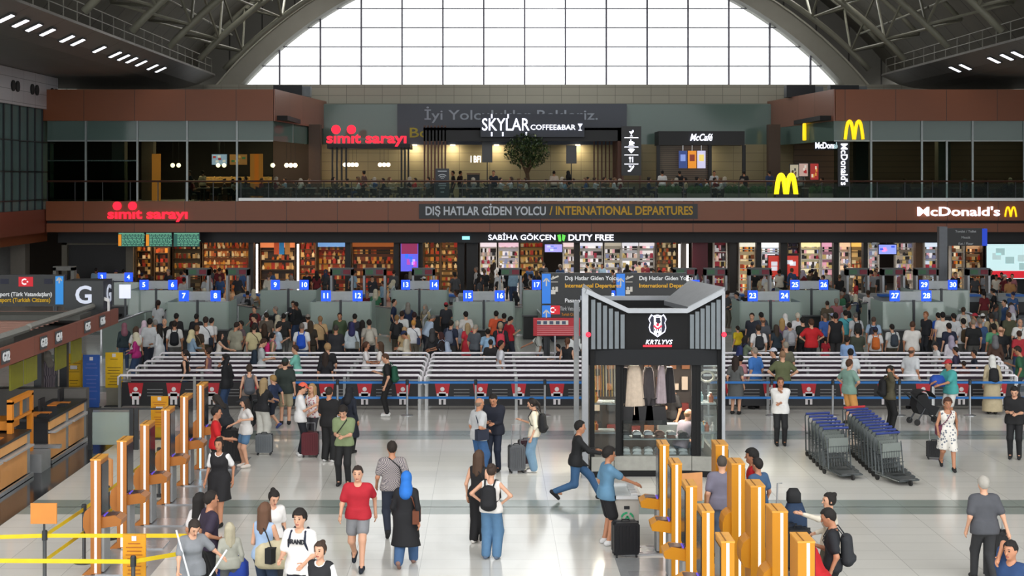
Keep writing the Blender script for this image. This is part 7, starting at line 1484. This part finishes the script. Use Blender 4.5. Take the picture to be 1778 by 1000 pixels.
# ---- the smallest, farthest figures become one crowd
def crowd(lab, cand):
    vs, fs, ms, mats = [], [], [], []
    for t, d in cand:
        Mx = Matrix.Translation(t.location) @ Matrix.Rotation(t.rotation_euler.z, 4, 'Z') @ Matrix.Scale(t.scale.x, 4); kids = [c for c in KID.get(t.name, [])]
        for c in kids:
            me = c.data; o = len(vs); co = np.empty(len(me.vertices) * 3, f32); me.vertices.foreach_get('co', co); co = co.reshape(-1, 3) @ np.array(Mx.to_3x3(), f32).T + np.array(Mx.translation, f32); vs += co.tolist()
            ix = []
            for s_ in c.material_slots:
                m_ = s_.material
                if m_ not in mats: mats.append(m_)
                ix.append(mats.index(m_))
            fs += [tuple(i + o for i in p.vertices) for p in me.polygons]; ms += [ix[p.material_index] for p in me.polygons]; bpy.data.objects.remove(c)
        if '_bag' in t: bpy.data.objects.remove(bpy.data.objects[t['_bag']])
        PEOPLE.remove((t, d)); bpy.data.objects.remove(t)
    b = MB(); b.v, b.f, b.m = vs, fs, ms; o = b.build('crowd', mats, smooth=True, fix=False); tag(o, lab, 'crowd', None, 'stuff')
KID = {}
for c in bpy.data.objects:
    if c.parent: KID.setdefault(c.parent.name, []).append(c)
far = sorted([a for a in PEOPLE if a[1]['label'] is None and a[1]['y'] > 57.6], key=lambda a: a[1]['y'])
more = len(PEOPLE) - 298
if more > 0:
    hi = [a for a in far if a[1]['z'] > 5][::-1]; lo = [a for a in far if a[1]['z'] < 5][::-1]; nh = min(len(hi), more // 2)
    crowd('seated guests at the rear tables of the upper terrace', hi[:nh]); crowd('distant travellers massed before and inside the lit shops', lo[:more - nh])
# ================================================================ LABELS
HAIRN = {'short': 'short-haired', 'buzz': 'cropped-haired', 'fringe': 'balding', 'long': 'long-haired', 'bun': 'bun-haired', 'pony': 'ponytailed', 'curly': 'curly-haired', 'hijab': 'headscarfed', 'cap': 'capped'}
TOPN = {'t': 't-shirt', 'tl': 'loose t-shirt', 'l': 'long-sleeved top', 'k': 'sleeveless top', 'd': 'dress', 'T': 'tunic', 'j': 'jacket', 'K': 'vest', 'c': 'coat', 'g': 'robe', 'dk': 'dress', 'h': 'blouse'}
def facing(y): y = (y + 180) % 360 - 180; return 'seen from behind' if abs(y) < 45 else 'facing left' if 45 <= y <= 135 else 'facing right' if -135 <= y <= -45 else 'facing the hall'
def zone(d):
    px = VX + d['x'] * F / d['y']
    if d['z'] > 5:
        a = min(((300, 'in the left restaurant'), (440, 'at the restaurant corner'), (637, 'under the left red name'), (768, 'near the wireless board'), (925, 'near the potted tree'), (1096, 'near the icon tower'), (1217, 'before the small dark cafe'), (1365, 'by the glowing arches'), (1480, 'by the vertical sign'), (1700, 'behind the right restaurant glass')), key=lambda q: abs(q[0] - px))[1]; return 'on the terrace ' + a
    if d['y'] > 82: return 'in the shop ' + ('under the duty free sign' if px < 1190 else 'right of the burgundy pillar')
    if d['y'] > 63:
        a = min(((180, 'by the dark doorway'), (276, 'below the flight boards'), (395, 'before the confectionery shop'), (480, 'before the towel shop'), (575, 'before the toy shelf'), (650, 'before the food stall'), (711, 'by the violet screen'), (766, 'before the bottle shelves'), (880, 'left below the duty free sign'), (960, 'below the duty free sign'), (1060, 'right below the duty free sign'), (1150, 'before the skincare shelves'), (1216, 'by the burgundy pillar'), (1340, 'before the cold white shelf'), (1440, 'before the pink shelf'), (1541, 'by the pink and blue screen'), (1660, 'by the info board'), (1750, 'before the cyan wall')), key=lambda q: abs(q[0] - px))[1]
        return ('behind the booths ' if d['y'] < 70 else 'in the far crowd ') + a
    a = min(((342, 'seven'), (591, 'eleven'), (840, 'fifteen'), (1090, 'nineteen'), (1339, 'twenty-three'), (1588, 'twenty-seven')), key=lambda q: abs(q[0] - px))[1]
    if d['y'] > 57.5: return 'in the channel by booth ' + a
    if d['y'] > 55: return 'behind booth ' + a
    return ('between the rails' if d['y'] < 48.6 else 'queueing') + ' below booth ' + a
import re as _re
def nw(l): return len(_re.findall(r"[A-Za-z0-9][A-Za-z0-9'-]*", l))
for t, d in PEOPLE:
    if d['label'] is None:
        h = HAIRN[d['hair'][0]] if not d['hat'] else cname(d['hat']) + '-capped'; c = cname(d['top'][1]); tn = TOPN[d['top'][0]]; fc = facing(d['yaw']); bg = ' with %s %s' % (cname(d['bag'][1]), 'backpack' if d['bag'][0] == 'backpack' else 'bag') if d['bag'] else ''; z = zone(d)
        for s in ('%s person in %s %s%s %s %s' % (h, c, tn, bg, fc, z), '%s person in %s %s%s %s' % (h, c, tn, bg, z), '%s one in %s%s %s' % (h, c, bg, z), 'person in %s%s %s' % (c, bg, z), 'person in %s %s' % (c, z)):
            if nw(s) <= 14: break
        t['label'] = s
ONM = ['leftmost', 'second leftward', 'third leftward', 'fourth leftward', 'fifth leftward', 'sixth leftward', 'seventh leftward', 'eighth leftward']
def uniq():
    by = {}
    for o in bpy.data.objects:
        if o.parent is None and 'label' in o and 'group' not in o and o.name in COL.objects: by.setdefault(o['label'], []).append(o)
    for l, os_ in by.items():
        if len(os_) > 1:
            os_.sort(key=lambda o: o.location.x)
            for i, o in enumerate(os_): o['label'] = ' '.join(l.split()[:14]) + ', ' + (ONM[i] if i < 8 else 'far rightward %s' % 'abcdefghijkl'[i - 8])
uniq()
for t, d in PEOPLE:
    if '_bag' in t:
        o = bpy.data.objects[t['_bag']]; del t['_bag']
        zz = zone(d) if d['label'] is None else 'on the open floor'
        o['label'] = ' '.join(('%s %s worn over %s %s %s' % (cname(d['bag'][1]), 'backpack' if d['bag'][0] == 'backpack' else 'shoulder bag', cname(d['top'][1]), '' if nw(zz) > 6 else TOPN[d['top'][0]], zz)).split())
uniq()
